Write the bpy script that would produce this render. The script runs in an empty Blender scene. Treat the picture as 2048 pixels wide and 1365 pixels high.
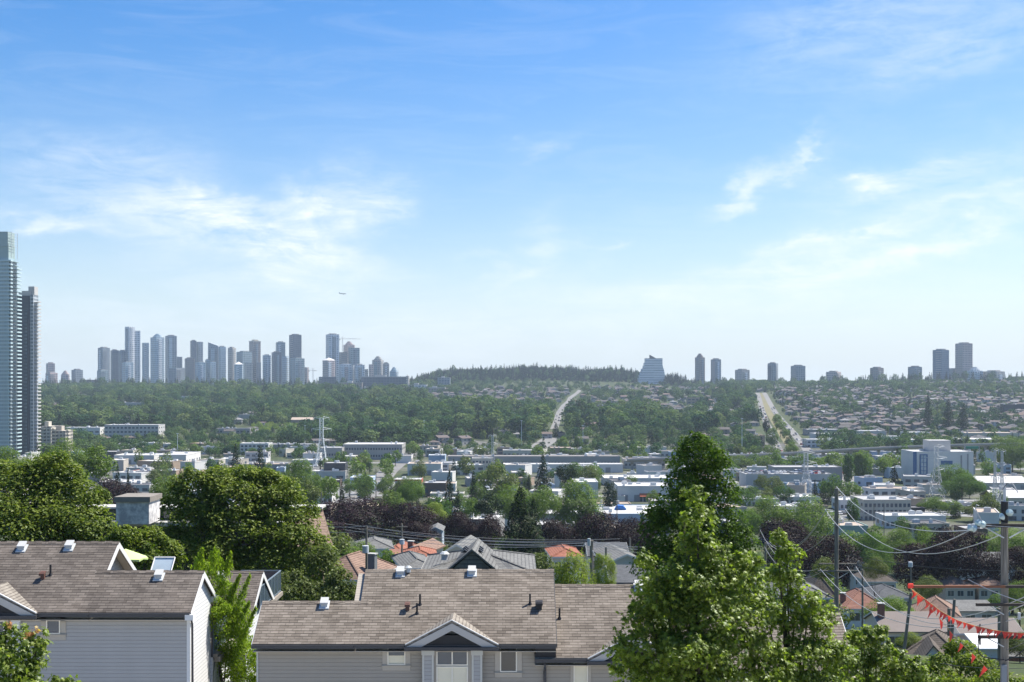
import bpy, math, random
import numpy as np
from mathutils import Vector, Matrix
rad = math.radians
scene = bpy.context.scene
COL = scene.collection
# ------------------------------------------------------------------ camera, sky, sun, exposure
F, HX, HY = 2500.0, 1024.0, 770.0      # focal length and eye level in photo pixels (world z = 0 is eye level)
cam_d = bpy.data.cameras.new('camera'); cam = bpy.data.objects.new('camera', cam_d); COL.objects.link(cam)
cam_d.sensor_width = 36; cam_d.lens = 36*F/2048; cam_d.shift_y = (HY-682.5)/2048
cam_d.clip_start = 0.5; cam_d.clip_end = 30000
cam.location = (0, 0, 0); cam.rotation_euler = (rad(90), 0, 0)
scene.camera = cam
SUN_EL, SUN_AZ = rad(57), rad(58)
SKY_STR, SUN_STR, EXPO = 0.080, 5.0, 0.94
scene.view_settings.view_transform = 'Standard'; scene.view_settings.look = 'None'
scene.view_settings.exposure = EXPO; scene.view_settings.gamma = 1
world = bpy.data.worlds.new('World'); scene.world = world; world.use_nodes = True
def build_world():
    nt = world.node_tree; N = nt.nodes; L = nt.links; N.clear()
    def nd(t, **k):
        n = N.new(t)
        for a, b in k.items(): setattr(n, a, b)
        return n
    def mt(op, a, b=None, clamp=False):
        n = nd('ShaderNodeMath', operation=op, use_clamp=clamp)
        for i, v in enumerate((a, b)):
            if v is None: continue
            if isinstance(v, (int, float)): n.inputs[i].default_value = v
            else: L.new(v, n.inputs[i])
        return n.outputs[0]
    out = nd('ShaderNodeOutputWorld'); bg = nd('ShaderNodeBackground')
    sky = nd('ShaderNodeTexSky', sky_type='NISHITA', sun_disc=False)
    sky.sun_elevation = SUN_EL; sky.sun_rotation = SUN_AZ
    sky.altitude = 100; sky.air_density = 1.0; sky.dust_density = 1.6; sky.ozone_density = 2.5
    hs = nd('ShaderNodeHueSaturation'); hs.inputs['Hue'].default_value = .506; hs.inputs['Saturation'].default_value = 1.60; hs.inputs['Value'].default_value = 1.1
    L.new(sky.outputs[0], hs.inputs['Color'])
    tc = nd('ShaderNodeTexCoord'); sp = nd('ShaderNodeSeparateXYZ'); L.new(tc.outputs['Generated'], sp.inputs[0])
    az = mt('ARCTAN2', sp.outputs[0], sp.outputs[1]); el = mt('ARCSINE', sp.outputs[2])
    cb = nd('ShaderNodeCombineXYZ'); L.new(az, cb.inputs[0]); L.new(el, cb.inputs[1])
    def noise(loc, rot, scl, detail, rough, dist=0.0, scale=1.0):
        m = nd('ShaderNodeMapping'); L.new(cb.outputs[0], m.inputs[0])
        m.inputs['Location'].default_value = loc; m.inputs['Rotation'].default_value = (0, 0, rot); m.inputs['Scale'].default_value = scl
        n = nd('ShaderNodeTexNoise'); L.new(m.outputs[0], n.inputs['Vector'])
        n.inputs['Scale'].default_value = scale; n.inputs['Detail'].default_value = detail
        n.inputs['Roughness'].default_value = rough; n.inputs['Distortion'].default_value = dist
        return n.outputs[0]
    # a warp bends the cloud outlines so that no ellipse shows
    wx = noise((3, 1, 0), 0, (9, 16, 1), 5, .62); wy = noise((7, 5, 2), 0, (9, 16, 1), 5, .62)
    azw = mt('ADD', az, mt('MULTIPLY', mt('SUBTRACT', wx, .5), .16)); elw = mt('ADD', el, mt('MULTIPLY', mt('SUBTRACT', wy, .5), .085))
    def patch(px, py, rx, ry, ang, s):      # one cirrus bank by its azimuth and elevation
        a0 = math.atan2(px-HX, F); e0 = math.atan((HY-py)/math.hypot(F, px-HX)); ca, sa = math.cos(rad(ang)), math.sin(rad(ang))
        dx = mt('SUBTRACT', azw, a0); dy = mt('SUBTRACT', elw, e0)
        u = mt('DIVIDE', mt('ADD', mt('MULTIPLY', dx, ca), mt('MULTIPLY', dy, sa)), rx/F)
        v = mt('DIVIDE', mt('SUBTRACT', mt('MULTIPLY', dy, ca), mt('MULTIPLY', dx, sa)), ry/F)
        r2 = mt('ADD', mt('MULTIPLY', u, u), mt('MULTIPLY', v, v))
        return mt('MULTIPLY', mt('POWER', 2.718, mt('MULTIPLY', r2, -1.0)), s)
    pats = [(60, 445, 150, 22, -8, .85), (260, 400, 190, 75, -10, .5), (420, 420, 120, 26, -12, .55), (560, 480, 190, 38, -16, .95), (690, 420, 85, 60, 40, 1.0),
            (600, 540, 90, 45, -40, .75), (480, 560, 260, 40, -4, .35), (1090, 500, 60, 55, 30, .55), (1030, 555, 70, 22, 25, .5), (950, 505, 60, 12, 5, .4), (1105, 285, 75, 26, 15, .45),
            (1480, 395, 60, 22, 25, .85), (1550, 345, 90, 26, 32, .5), (1600, 300, 36, 10, 55, .6), (1690, 365, 55, 24, 10, 1.0), (1830, 345, 190, 34, 8, .6), (1980, 395, 120, 18, 10, .5),
            (1700, 462, 90, 12, 18, .7), (1560, 500, 90, 16, 14, .45), (1780, 505, 260, 32, 10, .75), (1960, 460, 120, 20, 20, .6), (1420, 545, 240, 24, 6, .5), (1210, 472, 40, 8, 10, .45),
            (1700, 60, 260, 80, 12, .38), (1900, 110, 200, 60, 25, .38), (250, 300, 160, 60, 10, .22), (1350, 640, 700, 55, 3, .5), (400, 640, 700, 45, -2, .4), (330, 450, 200, 50, -8, .25), (650, 410, 90, 60, 35, .35), (1850, 420, 220, 60, 8, .35), (1540, 560, 360, 36, 4, .45)]
    tot = None
    for p in pats:
        v = patch(*p); tot = v if tot is None else mt('ADD', tot, v)
    n1 = noise((0, 0, 0), rad(-16), (8, 48, 1), 11, .66, 1.1)        # streaks
    n2 = noise((4, 9, 1), rad(28), (18, 52, 1), 11, .72, 1.6)
    st = mt('MULTIPLY', mt('SUBTRACT', mt('ADD', mt('MULTIPLY', n1, .62), mt('MULTIPLY', n2, .5)), .39), 3.3, True)
    cl = mt('MULTIPLY', mt('MULTIPLY', tot, st), .92, True)
    base = mt('MULTIPLY', mt('SUBTRACT', n1, .45), .35, True)      # thin veil all over
    cl = mt('MAXIMUM', cl, base)
    up = mt('GREATER_THAN', sp.outputs[1], 0.05); cl = mt('MULTIPLY', cl, up)
    # pale moisture low over the horizon
    lo = mt('POWER', 2.718, mt('MULTIPLY', mt('MAXIMUM', el, 0.0), -11.0)); lo = mt('MULTIPLY', lo, .76)
    mx0 = nd('ShaderNodeMix', data_type='RGBA'); L.new(lo, mx0.inputs[0]); L.new(hs.outputs[0], mx0.inputs[6]); mx0.inputs[7].default_value = (6.1, 6.9, 7.5, 1)
    mx = nd('ShaderNodeMix', data_type='RGBA'); L.new(cl, mx.inputs[0]); L.new(mx0.outputs[2], mx.inputs[6]); mx.inputs[7].default_value = (6.8, 7.2, 7.6, 1)
    L.new(mx.outputs[2], bg.inputs[0]); bg.inputs[1].default_value = SKY_STR
    L.new(bg.outputs[0], out.inputs[0])
build_world()
sun_d = bpy.data.lights.new('sun', 'SUN'); sun_d.energy = SUN_STR; sun_d.angle = rad(.53); sun_d.color = (1, .955, .88)
sun = bpy.data.objects.new('sun', sun_d); COL.objects.link(sun)
SUNV = Vector((math.sin(SUN_AZ)*math.cos(SUN_EL), math.cos(SUN_AZ)*math.cos(SUN_EL), math.sin(SUN_EL)))
sun.rotation_euler = SUNV.to_track_quat('Z', 'Y').to_euler(); sun.location = (30, 30, 60)
cy = scene.cycles
cy.max_bounces = 6; cy.diffuse_bounces = 2; cy.glossy_bounces = 2; cy.transmission_bounces = 3; cy.volume_bounces = 0; cy.transparent_max_bounces = 6
cy.use_denoising = True; cy.caustics_reflective = False; cy.caustics_refractive = False
# ------------------------------------------------------------------ helpers
def P(px, py, Y): return Vector(((px-HX)*Y/F, Y, (HY-py)*Y/F))
YS = [-200, 0, 50, 90, 145, 200, 250, 330, 450, 600, 900, 1200, 1400, 1700, 2000, 2600, 3200, 3500, 4300, 5200, 6500, 9000]
ZS = [-15, -15, -15.5, -19, -27, -34, -40, -49, -57, -61, -63, -63, -60, -53, -45, -23, -7, -5, -9, -4, 4, 4]
def gz(x, y):
    x = np.asarray(x, float); y = np.asarray(y, float)
    z = np.interp(y, YS, ZS)
    z = z - 0.1*np.clip(x, -90, 90)*np.interp(y, [60, 150, 330, 500], [0, 1, 1, 0])
    z = z + np.interp(x, [-1400, -200, 400, 1300], [-8, -4, 0, 12])*np.interp(y, [1900, 3000, 4200, 6000], [0, 1, 1, 0])
    z = z + (43+2.5*np.sin(x/47.)+1.5*np.sin(x/19.))*np.interp(x, [-345, -290, -215, -130, 40, 180, 330, 430, 520], [0, .30, .72, .93, 1, .93, .74, .32, 0])*np.exp(-((y-3700)/330)**2)
    z = z + 1.5*np.sin(x/170+1)*np.sin(y/230)*np.interp(y, [300, 700, 1500, 2500], [0, .3, 1, 1.6])
    return z
def g1(x, y): return float(gz(x, y))
_ys = np.concatenate([np.arange(60, 500, 2), np.arange(500, 1600, 4), np.arange(1600, 4200, 10)]).astype(float)
def Yof(px, py):
    yp = HY - gz((px-HX)*_ys/F, _ys)*F/_ys
    k = np.argmax(yp <= py)
    return float(_ys[k]) if yp[k] <= py else 3300.0
ORG = {}
def tag(o, label, cat, group=None, kind=None):
    if label: o['label'] = label
    if cat: o['category'] = cat
    if group: o['group'] = group
    if kind: o['kind'] = kind
    return o
def thing(name, label, cat, loc, group=None, rz=0):
    o = bpy.data.objects.new(name, None); COL.objects.link(o); o.empty_display_size = .5
    o.location = loc; o.rotation_euler = (0, 0, rz); ORG[o.name] = Vector(loc)
    return tag(o, label, cat, group)
def mesh_np(name, V, FC, mats, mi=None, uv=False, smooth=False):
    V = np.asarray(V, np.float32); me = bpy.data.meshes.new(name)
    if isinstance(FC, np.ndarray):
        n, k = FC.shape; tot = np.full(n, k, np.int32); idx = FC.astype(np.int32).ravel()
    else:
        tot = np.array([len(f) for f in FC], np.int32); idx = np.array([i for f in FC for i in f], np.int32)
    st = np.concatenate([[0], np.cumsum(tot)[:-1]]).astype(np.int32)
    me.vertices.add(len(V)); me.vertices.foreach_set('co', V.ravel())
    me.loops.add(len(idx)); me.loops.foreach_set('vertex_index', idx)
    me.polygons.add(len(tot)); me.polygons.foreach_set('loop_start', st); me.polygons.foreach_set('loop_total', tot)
    for m in mats: me.materials.append(m)
    if mi is not None: me.polygons.foreach_set('material_index', np.asarray(mi, np.int32))
    me.update(calc_edges=True)
    me.polygons.foreach_set('use_smooth', np.full(len(tot), smooth, bool))
    if uv:                                  # metric UVs: u along the horizontal of the face, v up its slope
        uvl = me.uv_layers.new(name='UVMap').data
        for p in me.polygons:
            nrm = p.normal
            t = Vector((-nrm.y, nrm.x, 0))
            if t.length < 1e-3: t = Vector((1, 0, 0))
            t.normalize(); b = nrm.cross(t)
            for li in p.loop_indices:
                c = me.vertices[me.loops[li].vertex_index].co
                uvl[li].uv = (c.dot(t), c.dot(b))
    return me
class MB:
    def __init__(s): s.v = []; s.f = []; s.m = []
    def poly(s, pts, m=0):
        b = len(s.v); s.v += [tuple(p) for p in pts]; s.f.append(tuple(range(b, b+len(pts)))); s.m.append(m); return s
    def box(s, x0, x1, y0, y1, z0, z1, m=0):
        if x0 > x1: x0, x1 = x1, x0
        if y0 > y1: y0, y1 = y1, y0
        if z0 > z1: z0, z1 = z1, z0
        b = len(s.v); s.v += [(x, y, z) for z in (z0, z1) for x, y in ((x0, y0), (x1, y0), (x1, y1), (x0, y1))]
        for f in ((0, 3, 2, 1), (4, 5, 6, 7), (0, 1, 5, 4), (1, 2, 6, 5), (2, 3, 7, 6), (3, 0, 4, 7)):
            s.f.append(tuple(b+i for i in f)); s.m.append(m)
        return s
    def extr(s, pts, d, m=0):               # closed polygon pts pushed along vector d, both caps
        d = Vector(d); n = len(pts); b = len(s.v); pts = [Vector(p) for p in pts]
        s.v += [tuple(p) for p in pts]+[tuple(p+d) for p in pts]
        s.f.append(tuple(range(b, b+n))); s.f.append(tuple(range(b+2*n-1, b+n-1, -1))); s.m += [m, m]
        for i in range(n):
            j = (i+1) % n; s.f.append((b+j, b+i, b+n+i, b+n+j)); s.m.append(m)
        return s
    def tube(s, pts, r, n=6, m=0, cap=True):
        pts = [Vector(p) for p in pts]; rs = r if isinstance(r, (list, tuple)) else [r]*len(pts); b = len(s.v)
        for i, p in enumerate(pts):
            d = (pts[min(i+1, len(pts)-1)]-pts[max(i-1, 0)]).normalized()
            a = Vector((0, 0, 1)) if abs(d.z) < .9 else Vector((1, 0, 0))
            u = d.cross(a).normalized(); w = d.cross(u)
            for k in range(n):
                t = 2*math.pi*k/n; s.v.append(tuple(p+(u*math.cos(t)+w*math.sin(t))*rs[i]))
        for i in range(len(pts)-1):
            for k in range(n):
                k2 = (k+1) % n; s.f.append((b+i*n+k, b+i*n+k2, b+(i+1)*n+k2, b+(i+1)*n+k)); s.m.append(m)
        if cap:
            s.f.append(tuple(b+k for k in reversed(range(n)))); s.f.append(tuple(b+(len(pts)-1)*n+k for k in range(n))); s.m += [m, m]
        return s
    def cyl(s, c, r, h, n=12, m=0, r2=None):
        c = Vector(c); return s.tube([c, c+Vector((0, 0, h))], [r, r if r2 is None else r2], n, m)
    def build(s, name, mats, parent=None, org=None, smooth=False, uv=True):
        if not isinstance(mats, (list, tuple)): mats = [mats]
        V = np.array(s.v, float)
        if parent is not None: o0 = ORG[parent.name]
        elif org is not None: o0 = Vector(org)
        else: o0 = Vector(((V[:, 0].min()+V[:, 0].max())/2, (V[:, 1].min()+V[:, 1].max())/2, V[:, 2].min()))
        me = mesh_np(name, V-np.array(o0), s.f, mats, s.m, uv, smooth)
        o = bpy.data.objects.new(name, me); COL.objects.link(o)
        if parent is not None: o.parent = parent
        else: o.location = o0
        ORG[o.name] = Vector(o0)
        return o
# ------------------------------------------------------------------ materials
MATS = {}
class NT:
    def __init__(s, name):
        s.mat = bpy.data.materials.new(name); s.mat.use_nodes = True; s.t = s.mat.node_tree; s.t.nodes.clear(); MATS[name] = s.mat
        s.out = s.n('ShaderNodeOutputMaterial')
    def n(s, t, **k):
        x = s.t.nodes.new(t)
        for a, b in k.items(): setattr(x, a, b)
        return x
    def l(s, a, b): s.t.links.new(a, b)
    def put(s, inp, v):
        if isinstance(v, (int, float)): inp.default_value = v
        elif isinstance(v, (tuple, list)): inp.default_value = tuple(v)+((1,) if len(v) == 3 and inp.type == 'RGBA' else ())
        else: s.l(v, inp)
    def math(s, op, a, b=None, clamp=False):
        x = s.n('ShaderNodeMath', operation=op, use_clamp=clamp); s.put(x.inputs[0], a)
        if b is not None: s.put(x.inputs[1], b)
        return x.outputs[0]
    def mix(s, f, a, b, mode='MIX'):
        x = s.n('ShaderNodeMix', data_type='RGBA', blend_type=mode); s.put(x.inputs[0], f); s.put(x.inputs[6], a); s.put(x.inputs[7], b); return x.outputs[2]
    def uv(s):
        t = s.n('ShaderNodeTexCoord'); return t.outputs['UV']
    def obj(s): return s.n('ShaderNodeTexCoord').outputs['Object']
    def geo(s): return s.n('ShaderNodeNewGeometry')
    def noise(s, scale, detail=3, vec=None, rough=.55, stretch=None, dist=0):
        x = s.n('ShaderNodeTexNoise'); x.inputs['Scale'].default_value = scale; x.inputs['Detail'].default_value = detail; x.inputs['Roughness'].default_value = rough; x.inputs['Distortion'].default_value = dist
        v = vec if vec is not None else s.geo().outputs['Position']
        if stretch:
            m = s.n('ShaderNodeMapping'); m.inputs['Scale'].default_value = stretch; s.l(v, m.inputs[0]); v = m.outputs[0]
        s.l(v, x.inputs['Vector']); return x.outputs[0]
    def ramp(s, f, stops, interp='LINEAR'):
        x = s.n('ShaderNodeValToRGB'); s.l(f, x.inputs[0]); e = x.color_ramp.elements; x.color_ramp.interpolation = interp
        while len(e) > 1: e.remove(e[-1])
        e[0].position = stops[0][0]; e[0].color = tuple(stops[0][1])+(1,)
        for p, c in stops[1:]:
            k = e.new(p); k.color = tuple(c)+(1,)
        return x.outputs[0]
    def pbsdf(s, col, rough=.8, metal=0, bump=None, bs=.3, spec=.3, bd=.02):
        b = s.n('ShaderNodeBsdfPrincipled'); s.put(b.inputs['Base Color'], col); s.put(b.inputs['Roughness'], rough); b.inputs['Metallic'].default_value = metal
        b.inputs['Specular IOR Level'].default_value = spec
        if bump is not None:
            k = s.n('ShaderNodeBump'); k.inputs['Strength'].default_value = bs; k.inputs['Distance'].default_value = bd; s.l(bump, k.inputs['Height']); s.l(k.outputs[0], b.inputs['Normal'])
        s.l(b.outputs[0], s.out.inputs[0]); return s.mat
def srgb(r, g, b):
    f = lambda c: ((c/255+.055)/1.055)**2.4 if c > 10 else c/255/12.92
    return (f(r), f(g), f(b))
def mat_plain(name, col, rough=.8, var=.18, scale=3., metal=0, spec=.3):
    if name in MATS: return MATS[name]
    t = NT(name); n = t.noise(scale, 5, rough=.65); n2 = t.noise(scale*.13, 3)
    f = t.math('ADD', t.math('MULTIPLY', n, var*1.4), t.math('MULTIPLY', n2, var)); f = t.math('ADD', f, 1-var*1.2)
    c = t.mix(1.0, col, f, 'MULTIPLY')
    return t.pbsdf(c, rough, metal, spec=spec)
def mat_siding(name, col, lap=.155, dirt=.12):
    t = NT(name); sp = t.n('ShaderNodeSeparateXYZ'); t.l(t.uv(), sp.inputs[0])
    fr = t.math('FRACT', t.math('DIVIDE', sp.outputs[1], lap))
    line = t.math('LESS_THAN', fr, .17)
    st = t.noise(1.1, 5, stretch=(1.5, 1.5, .25)); blot = t.noise(.35, 3)
    c = t.mix(t.math('MULTIPLY', st, dirt*2.2, True), col, tuple(x*.55 for x in col))
    c = t.mix(t.math('MULTIPLY', blot, dirt*1.5, True), c, tuple(min(1, x*1.25) for x in col))
    c = t.mix(t.math('MULTIPLY', line, .38), c, tuple(x*.42 for x in col))
    h = t.math('SUBTRACT', 1, fr)
    return t.pbsdf(c, .65, bump=h, bs=.9, bd=.02)
def mat_shingle(name, c1, c2, cm, bw=.34, rh=.158, stain=.4, tint=(.27, .225, .18)):
    t = NT(name); b = t.n('ShaderNodeTexBrick'); t.l(t.uv(), b.inputs['Vector'])
    b.inputs['Color1'].default_value = c1+(1,); b.inputs['Color2'].default_value = c2+(1,); b.inputs['Mortar'].default_value = cm+(1,)
    b.inputs['Scale'].default_value = 1; b.inputs['Brick Width'].default_value = bw; b.inputs['Row Height'].default_value = rh
    b.inputs['Mortar Size'].default_value = .007; b.inputs['Mortar Smooth'].default_value = .3; b.inputs['Bias'].default_value = .05; b.offset = .37; b.offset_frequency = 2
    sp = t.n('ShaderNodeSeparateXYZ'); t.l(t.uv(), sp.inputs[0])
    fr = t.math('FRACT', t.math('DIVIDE', sp.outputs[1], rh))
    butt = t.math('MULTIPLY', t.math('LESS_THAN', t.math('ADD', fr, t.math('MULTIPLY', t.noise(3.5, 3), .16)), .33), t.math('ADD', .35, t.math('MULTIPLY', t.noise(2.6, 4), .75), True))
    c = t.mix(butt, b.outputs[0], cm)
    big = t.noise(.55, 5, rough=.6, stretch=(1, .6, .6)); fine = t.noise(9, 3, rough=.7, stretch=(.5, 1.5, 1.5)); mid = t.noise(2.2, 4, rough=.7, stretch=(.4, 1, 1))
    c = t.mix(t.math('MULTIPLY', t.math('SUBTRACT', big, .42), 2.6*stain, True), c, tuple(x*.55 for x in c1))
    c = t.mix(t.math('MULTIPLY', t.math('SUBTRACT', .5, big), 2.2*stain, True), c, tint)
    c = t.mix(t.math('MULTIPLY', t.math('SUBTRACT', mid, .45), 1.5, True), c, tuple(x*1.3 for x in c2))
    c = t.mix(t.math('MULTIPLY', t.math('SUBTRACT', fine, .5), 1.6, True), c, tuple(x*.6 for x in c1))
    return t.pbsdf(c, .9, bump=fr, bs=.5, bd=-.012, spec=.15)
def mat_leaf(name, cols, trans=.45, tcol=1.6, gloss=.25, rnd='island', clump=.9, clump_amt=.5):
    t = NT(name); g = t.geo()
    r = g.outputs['Random Per Island'] if rnd == 'island' else t.n('ShaderNodeObjectInfo').outputs['Random']
    if rnd == 'both':
        r = t.math('FRACT', t.math('ADD', t.math('MULTIPLY', g.outputs['Random Per Island'], .35), t.math('MULTIPLY', r, .65)))
    k = len(cols); c = t.ramp(r, [(i/(k-1), col) for i, col in enumerate(cols)])
    cl = t.noise(clump, 3, g.outputs['Position'])
    c = t.mix(t.math('MULTIPLY', t.math('SUBTRACT', cl, .45), clump_amt*4, True), c, tuple(x*1.55 for x in cols[-1]))
    d = t.n('ShaderNodeBsdfDiffuse'); t.l(c, d.inputs[0])
    tr = t.n('ShaderNodeBsdfTranslucent'); tc = t.mix(1.0, c, (tcol*1.0, tcol*1.15, tcol*.45), 'MULTIPLY'); t.l(tc, tr.inputs[0])
    m = t.n('ShaderNodeMixShader'); m.inputs[0].default_value = trans; t.l(d.outputs[0], m.inputs[1]); t.l(tr.outputs[0], m.inputs[2]); o = m.outputs[0]
    if gloss:
        gl = t.n('ShaderNodeBsdfGlossy'); gl.inputs['Roughness'].default_value = .5; gl.inputs[0].default_value = (.55, .6, .5, 1)
        lw = t.n('ShaderNodeLayerWeight'); lw.inputs[0].default_value = .3
        m2 = t.n('ShaderNodeMixShader'); t.l(t.math('MULTIPLY', lw.outputs['Fresnel'], gloss*.35), m2.inputs[0]); t.l(o, m2.inputs[1]); t.l(gl.outputs[0], m2.inputs[2]); o = m2.outputs[0]
    t.l(o, t.out.inputs[0]); return t.mat
def mat_facade(name, glass, slab, fl=3., bay=3.5, sf=.34, mf=.18, rough=.25, jit=.6, spec=.6):
    # storeys and bays laid out in metres on the wall's own UVs
    t = NT(name); sp = t.n('ShaderNodeSeparateXYZ'); t.l(t.uv(), sp.inputs[0])
    v = t.math('DIVIDE', sp.outputs[1], fl); u = t.math('DIVIDE', sp.outputs[0], bay)
    fv = t.math('LESS_THAN', t.math('FRACT', v), sf); fu = t.math('LESS_THAN', t.math('FRACT', u), mf)
    cell = t.n('ShaderNodeCombineXYZ'); t.l(t.math('FLOOR', u), cell.inputs[0]); t.l(t.math('FLOOR', v), cell.inputs[1])
    wn = t.n('ShaderNodeTexWhiteNoise'); t.l(cell.outputs[0], wn.inputs['Vector'])
    gc = t.mix(t.math('MULTIPLY', wn.outputs[0], jit), glass, tuple(.5*a+.5*b for a, b in zip(glass, slab)))
    geo = t.geo(); nz = t.n('ShaderNodeSeparateXYZ'); t.l(geo.outputs['Normal'], nz.inputs[0]); top = t.math('GREATER_THAN', nz.outputs[2], .7)
    mk = t.math('MAXIMUM', t.math('MAXIMUM', fv, fu), top)
    w = t.noise(.05, 3); sl = t.mix(t.math('MULTIPLY', w, .4), slab, tuple(x*.7 for x in slab))
    c = t.mix(mk, gc, sl); r = t.math('ADD', t.math('MULTIPLY', mk, .5), rough)
    return t.pbsdf(c, r, spec=spec)
def mat_glass(name, col=(.03, .04, .05), rough=.06, spec=.9):
    if name in MATS: return MATS[name]
    t = NT(name); n = t.noise(.8, 3); c = t.mix(n, col, tuple(x*2.0 for x in col)); return t.pbsdf(c, rough, spec=spec, bump=n, bs=.03)
M_TRIM = mat_plain('trim_paint', (.50, .49, .44), .6, .10)
M_TRIMB = mat_plain('trim_paint_cool', (.60, .61, .60), .6, .10)
M_WHITE = mat_plain('white_paint', (.62, .62, .60), .55, .10)
M_GUT = mat_plain('gutter_metal', (.055, .055, .058), .45, .2)
M_BLACK = mat_plain('black_metal', (.018, .018, .02), .5, .2)
M_CONC = mat_plain('concrete', (.36, .36, .34), .85, .3, .8)
M_GLASS = mat_glass('window_glass')
M_WOOD = NT('weathered_pole_wood'); _n = M_WOOD.noise(2.0, 5, stretch=(6, 6, .35), rough=.65)
M_WOOD = M_WOOD.pbsdf(M_WOOD.ramp(_n, [(.3, (.09, .082, .068)), (.55, (.21, .19, .158)), (.75, (.34, .31, .26))]), .9, bump=_n, bs=.5)
M_WOODD = mat_plain('dark_arm_wood', (.05, .042, .035), .85, .5, 2)
M_WIRE = mat_plain('wire_metal', (.42, .42, .42), .4, .1)
M_WIRED = mat_plain('dark_cable', (.10, .10, .105), .6, .1)
M_GALV = mat_plain('galvanised_steel', (.48, .50, .50), .5, .15, 1)
M_BARK = mat_plain('bark', (.075, .06, .045), .9, .5, 4)
# ------------------------------------------------------------------ ground and roads
def build_ground():
    t = NT('ground_surface'); pos = t.geo().outputs['Position']; sp = t.n('ShaderNodeSeparateXYZ'); t.l(pos, sp.inputs[0])
    n1 = t.noise(.012, 6, pos, .6); n2 = t.noise(.09, 6, pos, .65); n3 = t.noise(.5, 4, pos)
    grass = t.ramp(n2, [(.3, (.025, .042, .016)), (.5, (.05, .07, .026)), (.7, (.12, .11, .05))])
    pave = t.ramp(n2, [(.3, (.07, .07, .07)), (.5, (.13, .128, .12)), (.72, (.22, .21, .19))])
    val = t.math('MULTIPLY', t.math('GREATER_THAN', sp.outputs[1], 470), t.math('LESS_THAN', sp.outputs[1], 1370))
    f = t.math('MULTIPLY', t.math('SUBTRACT', n1, .47), 6, True); f = t.math('MULTIPLY', f, t.math('ADD', t.math('MULTIPLY', val, .92), .06))
    c = t.mix(f, grass, pave); c = t.mix(t.math('MULTIPLY', n3, .35), c, (.05, .05, .04))
    m = t.pbsdf(c, .95, spec=.1)
    ys = np.concatenate([np.arange(-80, 100, 20), np.arange(100, 600, 14), np.arange(600, 1500, 30), np.arange(1500, 4600, 45), np.arange(4600, 7700, 200)]).astype(float)
    ts = np.linspace(-1, 1, 121); V = []
    for y in ys:
        x = ts*(160+.95*abs(y)); V.append(np.stack([x, np.full_like(x, y), gz(x, y)], 1))
    V = np.concatenate(V); n = len(ts); r = len(ys)
    i, j = np.meshgrid(np.arange(r-1), np.arange(n-1), indexing='ij'); a = (i*n+j).ravel()
    me = mesh_np('ground', V, np.stack([a, a+1, a+n+1, a+n], 1), [m]); o = bpy.data.objects.new('ground', me); COL.objects.link(o); o['kind'] = 'structure'
build_ground()
M_ROAD = mat_plain('asphalt_worn', (.20, .198, .19), .9, .25, .05)
M_ROADP = mat_plain('pale_concrete_road', (.17, .165, .155), .9, .3, .04)
M_DRY = mat_plain('dry_grass', (.15, .135, .065), .95, .35, .08)
M_LOT = mat_plain('parking_lot_asphalt', (.21, .21, .205), .9, .3, .05)
def drape(name, pts, width, mat, lift=.25, seg=24.):     # a strip laid on the ground along world points (x, y)
    V = []; Fc = []; pts = [Vector(p) for p in pts]; ws = width if isinstance(width, (list, tuple)) else [width]*len(pts); path = []
    for i in range(len(pts)-1):
        n = max(1, int((pts[i+1]-pts[i]).length/seg))
        for k in range(n): path.append((pts[i].lerp(pts[i+1], k/n), ws[i]+(ws[i+1]-ws[i])*k/n))
    path.append((pts[-1], ws[-1]))
    for i, (p, w) in enumerate(path):
        d = (path[min(i+1, len(path)-1)][0]-path[max(i-1, 0)][0]).normalized(); q = Vector((-d.y, d.x))
        for s in (-1, -.33, .33, 1):
            c = p+q*s*w/2; V.append((c.x, c.y, g1(c.x, c.y)+lift))
    for i in range(len(path)-1):
        for k in range(3): b = i*4+k; Fc.append((b, b+1, b+5, b+4))
    me = mesh_np(name, V, Fc, [mat]); o = bpy.data.objects.new(name, me); COL.objects.link(o); o['kind'] = 'structure'; return o
def bounce_ground():  # unseen pale slab, added to bounce sunlight onto the townhouse fronts
    t = NT('bounce_ground_concrete'); n = t.noise(.6, 5); m = t.pbsdf(t.ramp(n, [(.3, (.30, .30, .29)), (.7, (.42, .415, .40))]), .9)
    V = [(x, y, g1(x, y)+.05) for y in (-60, -30, 0, 20, 49) for x in (-60, -30, 0, 30, 60)]; me = mesh_np('bounce_ground', V, [(r*5+c, r*5+c+1, r*5+c+6, r*5+c+5) for r in range(4) for c in range(4)], [m]); o = bpy.data.objects.new('bounce_ground', me); COL.objects.link(o); o['kind'] = 'structure'
bounce_ground()
def gp(px, py): Y = Yof(px, py); return ((px-HX)*Y/F, Y)
def atY(px, Y): return ((px-HX)*Y/F, Y)
R1 = [atY(*a) for a in ((1108, 1560), (1113, 1700), (1119, 2000), (1128, 2250), (1138, 2450), (1141, 2600), (1155, 2850), (1160, 3000))]
R2L = [atY(*a) for a in ((1562, 1130), (1551, 1300), (1541, 1500), (1532, 1750), (1525, 2050), (1519, 2400), (1515, 2700))]
R2R = [atY(*a) for a in ((1622, 1130), (1606, 1300), (1586, 1500), (1566, 1750), (1549, 2050), (1536, 2400), (1528, 2700))]
R2M = [((a[0]+b[0])/2, a[1]) for a, b in zip(R2L, R2R)]
drape('hillside_road', R1, 10, M_ROADP)
drape('boulevard_lane', R2L, 9, M_ROADP); drape('boulevard_lane', R2R, 9, M_ROADP)
drape('boulevard_verge', R2M, 10, M_DRY, .18)
drape('side_street', [atY(1712, 620), atY(1700, 720), atY(1696, 830), atY(1688, 960)], 15, M_ROADP)
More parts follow.
